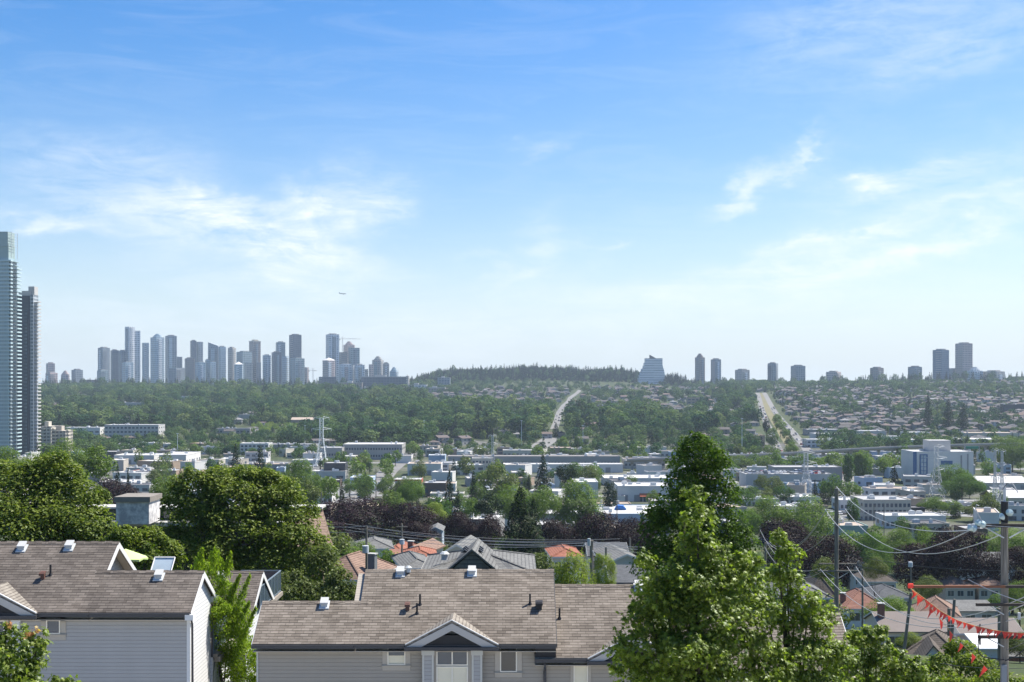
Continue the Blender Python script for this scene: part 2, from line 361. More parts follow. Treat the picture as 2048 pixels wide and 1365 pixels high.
drape('side_street', [gp(690, 1020), gp(720, 1000), gp(752, 972), gp(775, 945), gp(830, 900)], 14, M_ROADP)
drape('cross_street', [atY(560, 700), atY(900, 690), atY(1330, 690), atY(1750, 660), atY(2200, 660)], 12, M_ROAD, .2)
drape('cross_street', [atY(150, 1010), atY(700, 1010), atY(1300, 1000), atY(1900, 930), atY(2200, 930)], 14, M_ROAD, .2)
drape('parking_lot', [gp(655, 1008), gp(690, 968)], 30, M_LOT, .15); drape('parking_lot', [gp(740, 985), gp(775, 958)], 36, M_LOT, .15)
drape('parking_lot', [atY(1880, 575), atY(1960, 610)], 42, M_LOT, .15); drape('parking_lot', [atY(1400, 780), atY(1490, 780)], 60, M_LOT, .15)
drape('parking_lot', [atY(1440, 1140), atY(1545, 1150)], 60, M_LOT, .15); drape('parking_lot', [atY(1700, 1080), atY(1990, 1110)], 30, M_LOT, .15)
drape('dry_bank', [atY(1450, 1090), atY(1640, 1090)], 46, M_DRY, .3); drape('parking_lot', [atY(1660, 560), atY(1735, 600)], 30, M_LOT, .15)
drape('gravel_yard', [atY(1072, 1240), atY(1105, 1420)], 20, M_ROADP, .15); drape('gravel_yard', [gp(655, 1015), gp(760, 1010)], 20, mat_plain('sandy_soil', (.40, .33, .24), .95, .2), .3)
# ------------------------------------------------------------------ the three grey townhouses in front
SH1 = mat_shingle('weathered_brown_shingles', (.128, .107, .086), (.245, .210, .172), (.030, .025, .021))
SH1L = mat_shingle('weathered_grey_shingles', (.096, .081, .069), (.180, .155, .132), (.022, .019, .017), stain=.6)
SHD = mat_shingle('dormer_shingles', (.20, .178, .150), (.27, .243, .205), (.06, .05, .043))
SID = mat_siding('taupe_siding', (.365, .325, .268), .15); SIDL = mat_siding('grey_siding', (.405, .39, .365), .15); SIDW = mat_siding('gable_siding', (.56, .56, .55))
M_FRAME = mat_plain('window_frame_cream', (.80, .74, .62), .5, .08); M_BLIND = mat_plain('drawn_cream_blind', (.72, .66, .50), .7, .15, 1.)
M_TTRIM = mat_plain('taupe_trim', (.42, .375, .31), .65, .1); M_TGREY = mat_plain('grey_trim', (.42, .40, .37), .65, .1)
SL = .63
def ridge(ye, ze, py): Y = (ze-SL*ye)/((HY-py)/F-SL); return Y, ze+SL*(Y-ye)
def section(root, x0, x1, ye, ze, py, wx0, wx1, mroof, mwall, zb, dz=0., ga=None, gb=None):
    ga = x0 if ga is None else ga; gb = x1 if gb is None else gb
    yr, zr = ridge(ye, ze, py); yb = 2*yr-ye; ze += dz; zr += dz; t = .13
    b = MB(); b.extr([(x0, ye, ze), (x0, yr, zr), (x0, yb, ze), (x0, yb, ze-t), (x0, yr, zr-t), (x0, ye, ze-t)], (x1-x0, 0, 0))
    n = int((x1-x0)/.3)
    for i in range(n):                       # ridge cap shingles, one lapped over the next
        a = x0+(x1-x0)*i/n; c = x0+(x1-x0)*(i+1)/n+.03
        b.extr([(a, yr-.15, zr-.075), (a, yr, zr+.022+.012*(i % 2)), (a, yr+.15, zr-.075), (a, yr+.15, zr-.1), (a, yr, zr-.02), (a, yr-.15, zr-.1)], (c-a, 0, 0))
    b.build('roof', mroof, root)
    w = MB(); yf = ye+.36; yk = yb-.36; zf = ze+SL*.36-t-.03; zt = zr-t-.03
    w.extr([(wx0, yf, zb), (wx0, yf, zf), (wx0, yr, zt), (wx0, yk, zf), (wx0, yk, zb)], (wx1-wx0, 0, 0)); w.build('wall', mwall, root)
    g = MB(); g.box(ga, gb-.02, ye-.13, ye-.005, ze-.17, ze-.035); g.box(ga, gb-.02, ye-.15, ye-.12, ze-.05, ze-.02); g.build('gutter', M_GUT, root)
    g = MB(); g.box(ga+.03, gb-.03, ye+.0, yf-.003, ze-t-.20, ze-t-.17); g.build('soffit', M_TTRIM, root)
    return yr, zr, yb, yf
def rakes(root, x, yr, zr, ye, ze, yb, zb, w=.03, d=.26, mat=None, up=1):
    b = MB(); s = 1 if up > 0 else -1
    b.extr([(x, ye, ze-.02), (x, yr, zr-.02), (x, yr, zr-.02-d), (x, ye, ze-.02-d*.85)], (w*s, 0, 0)); b.build('rake_board', mat or M_WHITE, root)
    b = MB(); b.extr([(x, yr, zr-.02), (x, yb, zb-.02), (x, yb, zb-.02-d*.85), (x, yr, zr-.02-d)], (w*s, 0, 0)); b.build('rake_board', mat or M_WHITE, root)
def roofpt(px, py, ye, ze): Y = (ze-SL*ye)/((HY-py)/F-SL); return Vector(((px-HX)*Y/F, Y, ze+SL*(Y-ye)))
def window(root, X0, X1, Z0, Z1, Y, cols=1, rows=1, fm=None, trim=.12, tm=None, blind=(), pane=None, nm='window'):
    fm = fm or M_FRAME; b = MB(); f = .045
    if trim:
        t = MB(); t.box(X0-trim, X1+trim, Y-.03, Y+.02, Z0-trim*1.1, Z0); t.box(X0-trim, X1+trim, Y-.03, Y+.02, Z1, Z1+trim*.8)
        t.box(X0-trim, X0, Y-.03, Y+.02, Z0, Z1); t.box(X1, X1+trim, Y-.03, Y+.02, Z0, Z1)
    b.box(X0, X0+f, Y-.055, Y+.02, Z0, Z1); b.box(X1-f, X1, Y-.055, Y+.02, Z0, Z1); b.box(X0+f, X1-f, Y-.055, Y+.02, Z0, Z0+f); b.box(X0+f, X1-f, Y-.055, Y+.02, Z1-f, Z1)
    for i in range(1, cols): c = X0+(X1-X0)*i/cols; b.box(c-.025, c+.025, Y-.05, Y+.02, Z0+f, Z1-f)
    for i in range(1, rows): c = Z0+(Z1-Z0)*i/rows; b.box(X0+f, X1-f, Y-.052, Y+.02, c-.02, c+.02)
    w = b.build(nm, fm, root); g = MB(); g.box(X0+f, X1-f, Y-.012, Y-.004, Z0+f, Z1-f); g.build('pane', pane or M_GLASS, w)
    if trim: t.build('casing', tm or M_TTRIM, w); s = MB(); s.box(X0-trim-.02, X1+trim+.02, Y-.09, Y-.03, Z0-.05, Z0-.01); s.build('sill', tm or M_TTRIM, w)
    for (a0, a1, c0, c1) in blind:
        q = MB(); q.box(X0+f+(X1-X0)*a0, X1-f-(X1-X0)*(1-a1), Y-.018, Y-.013, Z0+f+(Z1-Z0)*c0, Z1-f-(Z1-Z0)*(1-c1)); q.build('blind', M_BLIND, w)
    return w
def zat(py, Y): return (HY-py)*Y/F
def xat(px, Y): return (px-HX)*Y/F
def boxvent(root, p, s=.27):
    b = MB(); x, y, z = p; h = s/2
    b.extr([(x-h-.07, y-h-.08, z-SL*(h+.08)+.01), (x-h-.07, y+h+.06, z+SL*(h+.06)+.01), (x-h-.07, y+h+.06, z+SL*(h+.06)+.045), (x-h-.07, y-h-.08, z-SL*(h+.08)+.045)], (s+.14, 0, 0), 1)
    b.extr([(x-h, y-h, z-SL*h+.045), (x-h, y+h, z+SL*h+.045), (x-h, y+h, z+SL*h+.17), (x-h, y-h, z-SL*h+.17)], (s, 0, 0), 1)
    b.extr([(x-h-.03, y-h-.05, z-SL*h+.15), (x-h-.03, y+h, z+SL*h+.17), (x-h-.03, y+h, z+SL*h+.23), (x-h-.03, y-h-.05, z-SL*h+.22)], (s+.06, 0, 0), 0)
    b.build('roof_vent', [mat_plain('vent_cap_white', (.46, .46, .44), .6, .1), M_GALV], root)
def pipe(root, p, h=.42, r=.042, mat=None):
    b = MB(); b.cyl(p-Vector((0, 0, .03)), r, h+.03, 10); b.cyl(p-Vector((0, 0, .05)), .10, .12, 10, r2=.05); b.build('vent_pipe', mat or M_BLACK, root)
def hood(root, p, mat, s=.2):
    b = MB(); x, y, z = p; b.box(x-s/2, x+s/2, y-s/2, y+s/2, z-.05, z+.26); b.extr([(x-s/2-.03, y-s/2-.09, z+.12), (x-s/2-.03, y-s/2-.09, z+.22), (x-s/2-.03, y+s/2, z+.30), (x-s/2-.03, y+s/2, z+.26)], (s+.06, 0, 0)); b.build('exhaust_hood', mat, root)
def dormer(root, cx, ye, ze, hw=1.86, hh=.98, mroof=None):
    yf = ye-.16; t = .12; L = 1.9; b = MB()
    b.extr([(cx-hw, yf, ze), (cx, yf, ze+hh), (cx+hw, yf, ze), (cx+hw, yf, ze-t*.8), (cx, yf, ze+hh-t), (cx-hw, yf, ze-t*.8)], (0, L, 0)); b.build('dormer_roof', mroof or SHD, root)
    b = MB(); d = .30                       # raking fascia and inner pediment
    for s in (-1, 1):
        b.extr([(cx+s*hw*.99, yf-.035, ze-.10), (cx, yf-.035, ze+hh-t-.01), (cx, yf-.035, ze+hh-t-d), (cx+s*(hw-.62), yf-.035, ze-.10)], (0, .03, 0))
    b.build('fascia', M_TGREY, root)
    b = MB()
    for s in (-1, 1): b.extr([(cx+s*hw, yf-.05, ze-.015), (cx, yf-.05, ze+hh-.015), (cx, yf-.05, ze+hh+.02), (cx+s*hw, yf-.05, ze+.025)], (0, .06, 0))
    b.build('drip_edge', M_WHITE, root)
    b = MB(); b.poly([(cx-hw+.35, yf+.38, ze-.1), (cx+hw-.35, yf+.38, ze-.1), (cx, yf+.38, ze+hh-.2)]); b.build('pediment', M_TTRIM, root)
    b = MB(); b.extr([(cx-hw+.5, yf+.05, ze-.04), (cx+hw-.5, yf+.05, ze-.04), (cx+.75, yf+.05, ze+.36), (cx-.75, yf+.05, ze+.36)], (0, .3, 0)); b.build('dormer_painted_shadow', M_BLACK, root)  # black board stands in for the shadow inside the gable
    b = MB(); b.box(cx-hw-.03, cx+hw+.03, yf-.12, yf+.02, ze-.22, ze-.09); b.build('gutter', M_GUT, root)
def downpipe(root, pts, r=.045):
    b = MB(); b.tube(pts, r, 8); b.build('downpipe', M_GUT, root)
def railing(root, x, y0, y1, z0, z1, glass, slope=0., post=.9, mat=None, along='y'):
    n = max(1, round((y1-y0)/post)); mat = mat or M_GUT
    def q(a, c0, c1, e0, e1): return (c0, c1, a, a+.05, e0, e1) if along == 'y' else (a, a+.05, c0, c1, e0, e1)
    r = MB(); r.box(*((x-.03, x+.03, y0, y1) if along == 'y' else (y0, y1, x-.03, x+.03)), z1-.05, z1); r.box(*((x-.02, x+.02, y0, y1) if along == 'y' else (y0, y1, x-.02, x+.02)), z0+.06, z0+.10)
    R = r.build('railing', mat, root)
    for i in range(n+1):
        a = y0+(y1-y0-.05)*i/n; p = MB(); p.box(*q(a, x-.025, x+.025, z0, z1-.05)); p.build('baluster', mat, R)
    g = MB(); g.box(*((x-.006, x+.006, y0+.05, y1-.05) if along == 'y' else (y0+.05, y1-.05, x-.006, x+.006)), z0+.10, z1-.06); g.build('panel', glass, R)
M_BLUEG = mat_glass('smoked_blue_glass', (.035, .05, .065), .15)
BOT = -17.5
# left townhouse
LH = thing('townhouse', 'grey-sided townhouse at lower left with brown roof and sunlit side wall', 'townhouse', (-20, 52, BOT))
ye, ze = 50., -9.1
yr, zr, yb, yf = section(LH, -40, -16.9, ye, ze, 1084, -39.7, -17.35, SH1L, SIDL, BOT); rakes(LH, -16.9, yr, zr, ye+1.9, ze+SL*1.9, yb, ze)
ym, zm, ybm, _ = section(LH, -17.35, -12.85, ye, ze, 1142, -17.35, -13.0, SH1L, SIDL, BOT, -.004, ga=-16.9); rakes(LH, -12.85, ym, zm, ye, ze, ybm, ze)
b = MB(); b.extr([(-16.98, ye+1.4, ze+SL*1.4-.15), (-16.98, yr, zr-.15), (-16.98, yb, ze-.15), (-16.98, yb, ze-.19), (-16.98, yr, zr-.19), (-16.98, ye+1.4, ze+SL*1.4-.19)], (-.34, 0, 0)); b.build('gable_soffit', mat_plain('soffit_beige', (.42, .39, .33), .7, .1), LH)
b = MB(); b.poly([(-12.99, yf+.02, BOT), (-12.99, ybm-.38, BOT), (-12.99, ybm-.38, ze+.06), (-12.99, ym, zm-.2), (-12.99, yf+.02, ze+.06)]); b.build('gable_cladding', SIDW, LH)
b = MB(); b.poly([(-17.34, ye+1.9, ze+1.0), (-17.34, yb-.4, ze+.1), (-17.34, yr, zr-.2)]); b.build('gable_cladding', SIDL, LH)
b = MB(); b.box(-13.1, -12.96, yf-.02, yf+.1, BOT, ze-.15); b.build('corner_board', M_WHITE, LH)
b = MB(); b.box(-39, -13.15, yf-.03, yf-.002, ze-.42, ze-.22); b.build('frieze_board', M_TTRIM, LH)
b = MB(); b.box(-13.05, -12.72, ye-.15, ye+.3, ze-.30, ze-.08); b.build('eave_return', M_WHITE, LH); b = MB(); b.box(-13.05, -12.72, ybm-.3, ybm+.12, ze-.30, ze-.05); b.build('eave_return', M_WHITE, LH)
downpipe(LH, [(-12.85, 50.0, ze-.2), (-12.93, 50.55, ze-.6), (-12.93, 50.6, -12), (-12.93, 50.6, BOT)]); downpipe(LH, [(-12.85, ybm+.05, ze-.25), (-12.93, ybm-.35, ze-.7), (-12.93, ybm-.35, -11.7), (-12.9, ybm-.1, -12.0), (-12.93, ybm-.3, -12.5), (-12.93, ybm-.3, BOT)])
window(LH, xat(93, yf), xat(121, yf), zat(1268, yf), zat(1236, yf), yf, trim=.22)
window(LH, xat(0, yf)-.8, xat(12, yf), zat(1268, yf), zat(1240, yf), yf-.1, trim=.14)
b = MB(); b.box(xat(27, yf), xat(42, yf), yf-.16, yf, BOT, ze-.22); b.box(xat(25, yf), xat(44, yf), yf-.2, yf, ze-.42, ze-.22); b.build('pilaster', M_TRIMB, LH)
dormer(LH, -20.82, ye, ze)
for px, py in ((44, 1094), (139, 1092), (318, 1151)): boxvent(LH, roofpt(px, py+4, ye, ze))
pipe(LH, roofpt(101, 1150, ye, ze)); hood(LH, roofpt(86, 1157, ye, ze), mat_plain('rusty_brown_metal', (.12, .06, .045), .6, .3), .16)
# lower storey with its balcony behind the gable
b = MB(); b.box(-17.3, -12.9, ybm-.4, 57.2, BOT, -11.75); b.build('rear_wing', SIDW, LH)
b = MB(); b.box(-17.4, -12.72, ybm-.35, 57.35, -11.75, -11.62); b.box(-17.3, -12.62, ybm-.2, 57.5, -11.98, -11.76); b.build('balcony_deck', mat_plain('weathered_deck_wood', (.25, .22, .18), .85, .4, 4), LH)
railing(LH, -12.9, ybm-.3, 57.1, -11.6, -10.45, M_BLUEG, mat=mat_plain('blue_grey_rail', (.16, .20, .23), .5, .1)); railing(LH, 57.1, -17.2, -12.93, -11.6, -10.45, M_BLUEG, along='x', mat=MATS['blue_grey_rail'])
# middle townhouse
MH = thing('townhouse', 'taupe townhouse in the middle foreground with long shingle roof and central dormer', 'townhouse', (-4, 52, BOT))
ye, ze = 50., -10.36
a = section(MH, -10.4, -6.0, ye, ze, 1203, -10.25, -6.6, SH1, SID, BOT, -.004, gb=-6.3)
yr, zr, yb, yf = section(MH, -6.3, 1.78, ye, ze, 1140, -6.6, 1.55, SH1, SID, BOT)
rakes(MH, -10.4, a[0], a[1], ye, ze, a[2], ze, up=-1); rakes(MH, 1.78, yr, zr, ye, ze, yb, ze, mat=M_GUT, d=.2)
zc = -10.92; c = section(MH, .9, 5.7, ye, zc, 1170, 1.55, 5.5, SH1, SID, BOT)
rakes(MH, 5.7, c[0], c[1], ye, zc, c[2], zc)
b = MB(); b.box(-10.29, -10.22, yf-.03, yf+.1, BOT, ze-.2); b.build('corner_board', M_TRIM, MH)
b = MB(); b.box(.95, 1.76, ye+.02, yf-.01, zc-.1, ze-.2); b.build('eave_shade_block', M_BLACK, MH)  # black box standing in for the shade under the eave
window(MH, xat(775, yf), xat(811, yf), zat(1330, yf), zat(1294, yf), yf, trim=.2, blind=((0, 1, 0, .58),)); window(MH, xat(1000, yf), xat(1034, yf), zat(1344, yf), zat(1293, yf), yf, trim=.2, pane=mat_glass('dark_interior_glass', (.02, .018, .014)))
yb0 = yf-.32
b = MB(); b.box(xat(866, yb0), xat(945, yb0), yb0+.06, yf-.003, BOT, ze-.2); b.build('bay_wall', M_TTRIM, MH)
for x0, x1 in ((846, 866), (945, 963)):
    b = MB(); b.box(xat(x0, yb0), xat(x1, yb0), yb0, yf-.004, BOT, ze-.22, 0); b.build('pilaster', SIDL, MH)
    b = MB(); X0, X1 = xat(x0, yb0), xat(x1, yb0); b.box(X0-.03, X0+.05, yb0-.02, yb0+.04, BOT, ze-.45); b.box(X1-.05, X1+.03, yb0-.02, yb0+.04, BOT, ze-.45); b.box(X0-.06, X1+.06, yb0-.05, yb0+.05, ze-.45, ze-.26); b.build('pilaster_trim', M_TRIM, MH)
yw = yb0+.06
window(MH, xat(873, yw), xat(936, yw), zat(1331, yw), zat(1297, yw), yw, 2, trim=0); window(MH, xat(873, yw), xat(936, yw), zat(1331, yw)-1.6, zat(1331, yw)-.04, yw, 2, trim=0, blind=((0, 1, 0, 1),))
window(MH, xat(1147, c[3]), xat(1176, c[3]), zat(1324, c[3])-2, zat(1324, c[3]), c[3], trim=.12, blind=((0, 1, 0, 1),))
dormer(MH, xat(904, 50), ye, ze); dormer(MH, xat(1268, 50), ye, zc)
downpipe(MH, [(xat(1090, 50), 49.95, zc-.2), (xat(1090, 50), 49.95, zc-.4), (xat(1090, 50), 50.25, zc-.6), (xat(1090, 50), 50.25, BOT)], .06)
for px, py in ((801, 1143), (944, 1142), (649, 1206)): boxvent(MH, roofpt(px, py+5, ye, ze))
boxvent(MH, roofpt(1277, 1176, ye, zc)); b = MB(); b.cyl(roofpt(817, 1145, ye, ze), .1, .2, 10); b.cyl(roofpt(817, 1145, ye, ze)+Vector((0, 0, .2)), .15, .08, 10, r2=.05); b.build('roof_cowl', M_GALV, MH)
for px, py in ((840, 1209), (834, 1227), (1060, 1208)): pipe(MH, roofpt(px, py, ye, ze))
pipe(MH, roofpt(1119, 1237, ye, zc)); hood(MH, roofpt(815, 1219, ye, ze), MATS['rusty_brown_metal'], .16); hood(MH, roofpt(1078, 1216, ye, ze), M_BLACK, .24)
# right townhouse behind the maple
DH = thing('townhouse', 'brown shingle townhouse roof half hidden behind the leafy maple on the right', 'townhouse', (10, 52, BOT-1))
d = section(DH, 6.9, 13.85, 50, -11.45, 1226, 7.1, 13.7, SH1, SID, BOT-1); rakes(DH, 13.85, d[0], d[1], 50, -11.45, d[2], -11.45); boxvent(DH, roofpt(1570, 1238, 50, -11.45)); pipe(DH, roofpt(1612, 1250, 50, -11.45))
window(DH, 10, 10.8, -13.6, -12.5, d[3])
# townhouse behind, its roof showing right of the left one
EH = thing('townhouse', 'brown-roofed townhouse with side balcony behind the feathery lime-green tree', 'townhouse', (-15, 61, BOT-1))
e = section(EH, -19, -12.25, 58, -11.4, 1143, -18.8, -12.45, SH1L, SIDL, BOT-1); rakes(EH, -12.25, e[0], e[1], 58, -11.4, e[2], -11.4); boxvent(EH, roofpt(443, 1155, 58, -11.4))
b = MB(); b.poly([(-12.44, 58.4, BOT-1), (-12.44, e[2]-.4, BOT-1), (-12.44, e[2]-.4, -11.4), (-12.44, e[0], e[1]-.25), (-12.44, 58.4, -11.4)]); b.build('gable_cladding', SIDW, EH)
b = MB(); b.box(-14.5, -12.2, 61.5, 66.6, -11.2, -11.0); b.box(-14.5, -12.4, 62, 66.4, BOT-1, -11.2); b.build('balcony_deck', MATS['weathered_deck_wood'], EH)
railing(EH, -12.3, 61.0, 66.4, -11.0, -9.85, M_BLUEG, mat=MATS['blue_grey_rail']); railing(EH, 66.4, -14.4, -12.33, -11.0, -9.85, M_BLUEG, along='x', mat=MATS['blue_grey_rail'])
# things on the roof terrace behind the left townhouse
def umbrella():
    c = P(251, 1098, 57.6); r = 1.0; t = thing('patio_umbrella', 'lime green patio umbrella peeking out behind the gable of the left townhouse', 'umbrella', (c.x, c.y, c.z-2.6))
    b = MB(); n = 8; top = Vector((c.x, c.y, c.z))
    rim = [Vector((c.x+r*math.cos(2*math.pi*(k+.2)/n), c.y+r*math.sin(2*math.pi*(k+.2)/n), c.z-.42)) for k in range(n)]
    for k in range(n):
        a, d2 = rim[k], rim[(k+1) % n]; m = (a+d2)/2+Vector((0, 0, .035)); b.poly([top, a, m]); b.poly([top, m, d2])
        b.poly([a, a-Vector((0, 0, .1)), m-Vector((0, 0, .07)), m]); b.poly([m, m-Vector((0, 0, .07)), d2-Vector((0, 0, .1)), d2])
    b.build('canopy', mat_plain('lime_fabric', (.50, .62, .24), .8, .06), t)
    b = MB(); b.cyl((c.x, c.y, c.z-2.6), .025, 2.6, 8); b.build('pole', M_WHITE, t)
    for k in range(n): b = MB(); b.tube([top-Vector((0, 0, .06)), rim[k]-Vector((0, 0, .04))], .008, 4); b.build('rib', M_WHITE, t)
umbrella()
t = thing('glass_hatch', 'tilted white-framed glass panel rising behind the lower ridge of the left townhouse', 'skylight', P(325, 1141, 58) - Vector((0, 0, .6)))
A, B_, C_, D_ = P(300, 1147, 57.6), P(341, 1147, 57.6), P(350, 1115, 58.2), P(310, 1115, 58.2)
b = MB(); b.extr([A, B_, C_, D_], (0, .03, 0)); b.build('pane', mat_glass('milky_glass', (.25, .30, .33), .3), t)
b = MB()
for u, v in ((A, B_), (B_, C_), (C_, D_), (D_, A)): b.tube([u+Vector((0, -.02, 0)), v+Vector((0, -.02, 0))], .035, 4)
b.build('frame', M_WHITE, t); b = MB(); b.box(A.x, B_.x, 57.5, 58.5, A.z-.5, A.z-.03); b.build('curb', M_WHITE, t)
# ------------------------------------------------------------------ flat-roofed apartment building behind the maples
t = thing('apartment_building', 'flat-roofed block with stained white roof box between the two big maples', 'apartment building', (-27, 118, -24))
Y = 110; M_DKW = mat_plain('dark_brown_stain', (.035, .028, .022), .8, .3)
b = MB(); b.box(xat(60, Y), xat(612, Y), Y, Y+3.4, -26, zat(1052, Y)); b.build('wall', M_DKW, t)
b = MB(); b.box(xat(40, Y), xat(625, Y), Y-.5, Y+3.9, zat(1052, Y), zat(1044, Y)); b.build('terrace_ledge', M_CONC, t)
b = MB(); b.box(xat(60, Y), xat(612, Y), Y+1.5, Y+3.2, zat(1044, Y), zat(1021, Y+1.5)); pw = b.build('penthouse_wall', mat_plain('dark_green_cladding', (.03, .04, .035), .6, .2), t)
b = MB(); b.box(xat(50, Y), xat(640, Y), Y+1.1, Y+3.6, zat(1021, Y), zat(1017, Y)); b.build('roof_edge', mat_plain('pale_fascia', (.45, .44, .40), .7, .15), t)
for x in (80, 130, 210, 318, 350, 400, 450, 500, 545, 580): b = MB(); b.box(xat(x, Y), xat(x, Y)+1.1, Y+1.44, Y+1.49, zat(1041, Y), zat(1024, Y)); b.build('window', M_GLASS, pw)
t2 = NT('stained_stucco'); n = t2.noise(1.6, 6, rough=.7); n2 = t2.noise(.5, 3)
M_STUC = t2.pbsdf(t2.mix(t2.math('MULTIPLY', t2.math('SUBTRACT', t2.math('ADD', n, t2.math('MULTIPLY', n2, .6)), .68), 5, True), (.62, .60, .57), (.34, .33, .33)), .9)
b = MB(); Yb = 107.5; b.box(xat(232, Yb), xat(298, Yb), Yb, Yb+3.4, zat(1049, Yb), zat(1004, Yb)); bx = b.build('roof_box', M_STUC, t)
b = MB(); b.box(xat(229, Yb), xat(301, Yb), Yb-.15, Yb+3.6, zat(1005, Yb)+.01, zat(994, Yb)); b.build('cap', mat_plain('weathered_wood_cap', (.20, .18, .155), .9, .4, 2), bx)
b = MB(); p = P(585, 1024, 108); q = P(643, 1016, 112); b.extr([P(590, 1032, 107), P(641, 1016, 113), P(662, 1090, 106.5), P(570, 1100, 104)], (0, 1.2, -.2)); b.build('mansard_wall', mat_shingle('brown_wall_shingles', (.17, .12, .09), (.20, .145, .11), (.05, .035, .025), 1.2, .4, .3), t)
# ------------------------------------------------------------------ pitched houses between the townhouses and the valley
def mat_tile(name, c1, c2, cm): return mat_shingle(name, c1, c2, cm, .32, .30, .35, tuple(x*1.3 for x in c2))
T_RED = mat_tile('red_clay_tiles', (.24, .095, .062), (.31, .135, .09), (.10, .035, .02)); T_BRN = mat_tile('brown_tiles', (.19, .125, .095), (.25, .17, .13), (.06, .04, .03))
T_DK = mat_tile('dark_brown_tiles', (.10, .085, .07), (.14, .12, .10), (.035, .028, .022)); T_GRY = mat_tile('grey_shingles', (.13, .13, .125), (.18, .18, .17), (.05, .05, .05))
T_DGR = mat_tile('charcoal_shingles', (.075, .08, .085), (.11, .115, .12), (.03, .03, .03)); T_MAR = mat_tile('maroon_brown_tiles', (.22, .11, .08), (.28, .15, .11), (.08, .04, .03)); T_TAU = mat_plain('taupe_membrane', (.17, .145, .13), .9, .25, .6)
W_STU = mat_plain('white_stucco', (.74, .73, .70), .8, .12); W_PNK = mat_plain('pinkish_stucco', (.70, .63, .59), .8, .12); W_GRY = mat_plain('grey_stucco', (.46, .46, .45), .8, .12); W_BEI = mat_plain('beige_stucco', (.48, .43, .35), .8, .12); W_BLU = mat_plain('pale_blue_wall', (.42, .48, .53), .8, .12)
BRICKM = mat_shingle('red_brick', (.22, .08, .055), (.28, .11, .075), (.25, .22, .2), .22, .08, .2)
def house(label, x0, x1, pr, pe, Y, d, kind, wm, rm, rot=0, chim=None, hw=5.6, win=3, cat='house', group=None):
    w = (x1-x0)*Y/F; cx = xat((x0+x1)/2, Y); ze = zat(pe, Y); zr = zat(pr, Y+d/2); zb = min(ze-hw, g1(cx, Y+d/2)-.5); zr = max(zr, ze+.8)
    t = thing('house', label, cat, (cx, Y+d/2, zb), group); o = .35; h = w/2; cy = Y+d/2
    def T(pts): return [Vector((cx, cy, 0))+Matrix.Rotation(rad(rot), 3, 'Z')@Vector(p) for p in pts]
    def bx(b, x0, x1, y0, y1, z0, z1, m=0):
        k = len(b.v); b.box(x0, x1, y0, y1, z0, z1, m); b.v[k:] = [tuple(q) for q in T(b.v[k:])]
    hd = d/2; r = MB(); th = .16
    if kind == 'hip':
        k = max(0, h-hd) if h > hd else 0; ky = max(0, hd-h)
        E = T([(-h-o, -hd-o, ze), (h+o, -hd-o, ze), (h+o, hd+o, ze), (-h-o, hd+o, ze)]); R = T([(-k, -ky, zr), (k, ky, zr)])
        if ky > 0: r.poly([E[0], E[1], R[0]]); r.poly([E[1], E[2], R[1], R[0]]); r.poly([E[2], E[3], R[1]]); r.poly([E[3], E[0], R[0], R[1]])
        else: r.poly([E[0], E[1], R[1], R[0]]); r.poly([E[1], E[2], R[1]]); r.poly([E[2], E[3], R[0], R[1]]); r.poly([E[3], E[0], R[0]])
        r.build('roof', rm, t); c = MB()
        for a, b_ in ((E[0], R[0]), (E[1], R[1] if ky == 0 else R[0]), (E[2], R[1]), (E[3], R[0] if ky == 0 else R[1]), (R[0], R[1])):
            if (a-b_).length > .3: c.tube([a, b_], .11, 5)
        c.build('hip_ridge', rm, t)
        q = MB(); [q.extr([E[i], E[(i+1) % 4], E[(i+1) % 4]-Vector((0, 0, th)), E[i]-Vector((0, 0, th))], (T([(0, 0, 0)])[0]-E[i]).normalized()*.05) for i in range(4)]; q.build('eave_board', M_WHITE, t)
        q = MB(); q.poly([e_-Vector((0, 0, .1)) for e_ in E]); q.build('soffit', M_WHITE, t)
    elif kind in ('gx', 'gy'):
        if kind == 'gx': pr_ = T([(-h-o, -hd-o, ze), (-h-o, 0, zr), (-h-o, hd+o, ze), (-h-o, hd+o, ze-th), (-h-o, 0, zr-th), (-h-o, -hd-o, ze-th)]); ax = T([(2*(h+o), 0, 0)])[0]-T([(0, 0, 0)])[0]
        else: pr_ = T([(-h-o, -hd-o, ze), (0, -hd-o, zr), (h+o, -hd-o, ze), (h+o, -hd-o, ze-th), (0, -hd-o, zr-th), (-h-o, -hd-o, ze-th)]); ax = T([(0, 2*(hd+o), 0)])[0]-T([(0, 0, 0)])[0]
        r.extr(pr_, ax); r.build('roof', rm, t)
        q = MB()
        for off in (0, 1):
            pp = [p_+ax*off+(ax.normalized()*(.03 if off else -.03)) for p_ in pr_]; q.extr([pp[0], pp[1], pp[1]-Vector((0, 0, .22)), pp[0]-Vector((0, 0, .2))], ax.normalized()*.02); q.extr([pp[1], pp[2], pp[2]-Vector((0, 0, .2)), pp[1]-Vector((0, 0, .22))], ax.normalized()*.02)
        q.build('rake_board', M_WHITE, t)
    w_ = MB()
    if kind == 'hip': bx(w_, -h, h, -hd, hd, zb, ze-.12)
    elif kind == 'gx': w_.extr(T([(-h, -hd, zb), (-h, -hd, ze-.1), (-h, 0, zr-th-.05), (-h, hd, ze-.1), (-h, hd, zb)]), T([(2*h, 0, 0)])[0]-T([(0, 0, 0)])[0])
    else: w_.extr(T([(-h, -hd, zb), (h, -hd, zb), (h, -hd, ze-.1), (0, -hd, zr-th-.05), (-h, -hd, ze-.1)]), T([(0, 2*hd, 0)])[0]-T([(0, 0, 0)])[0])
    w_.build('wall', wm, t)
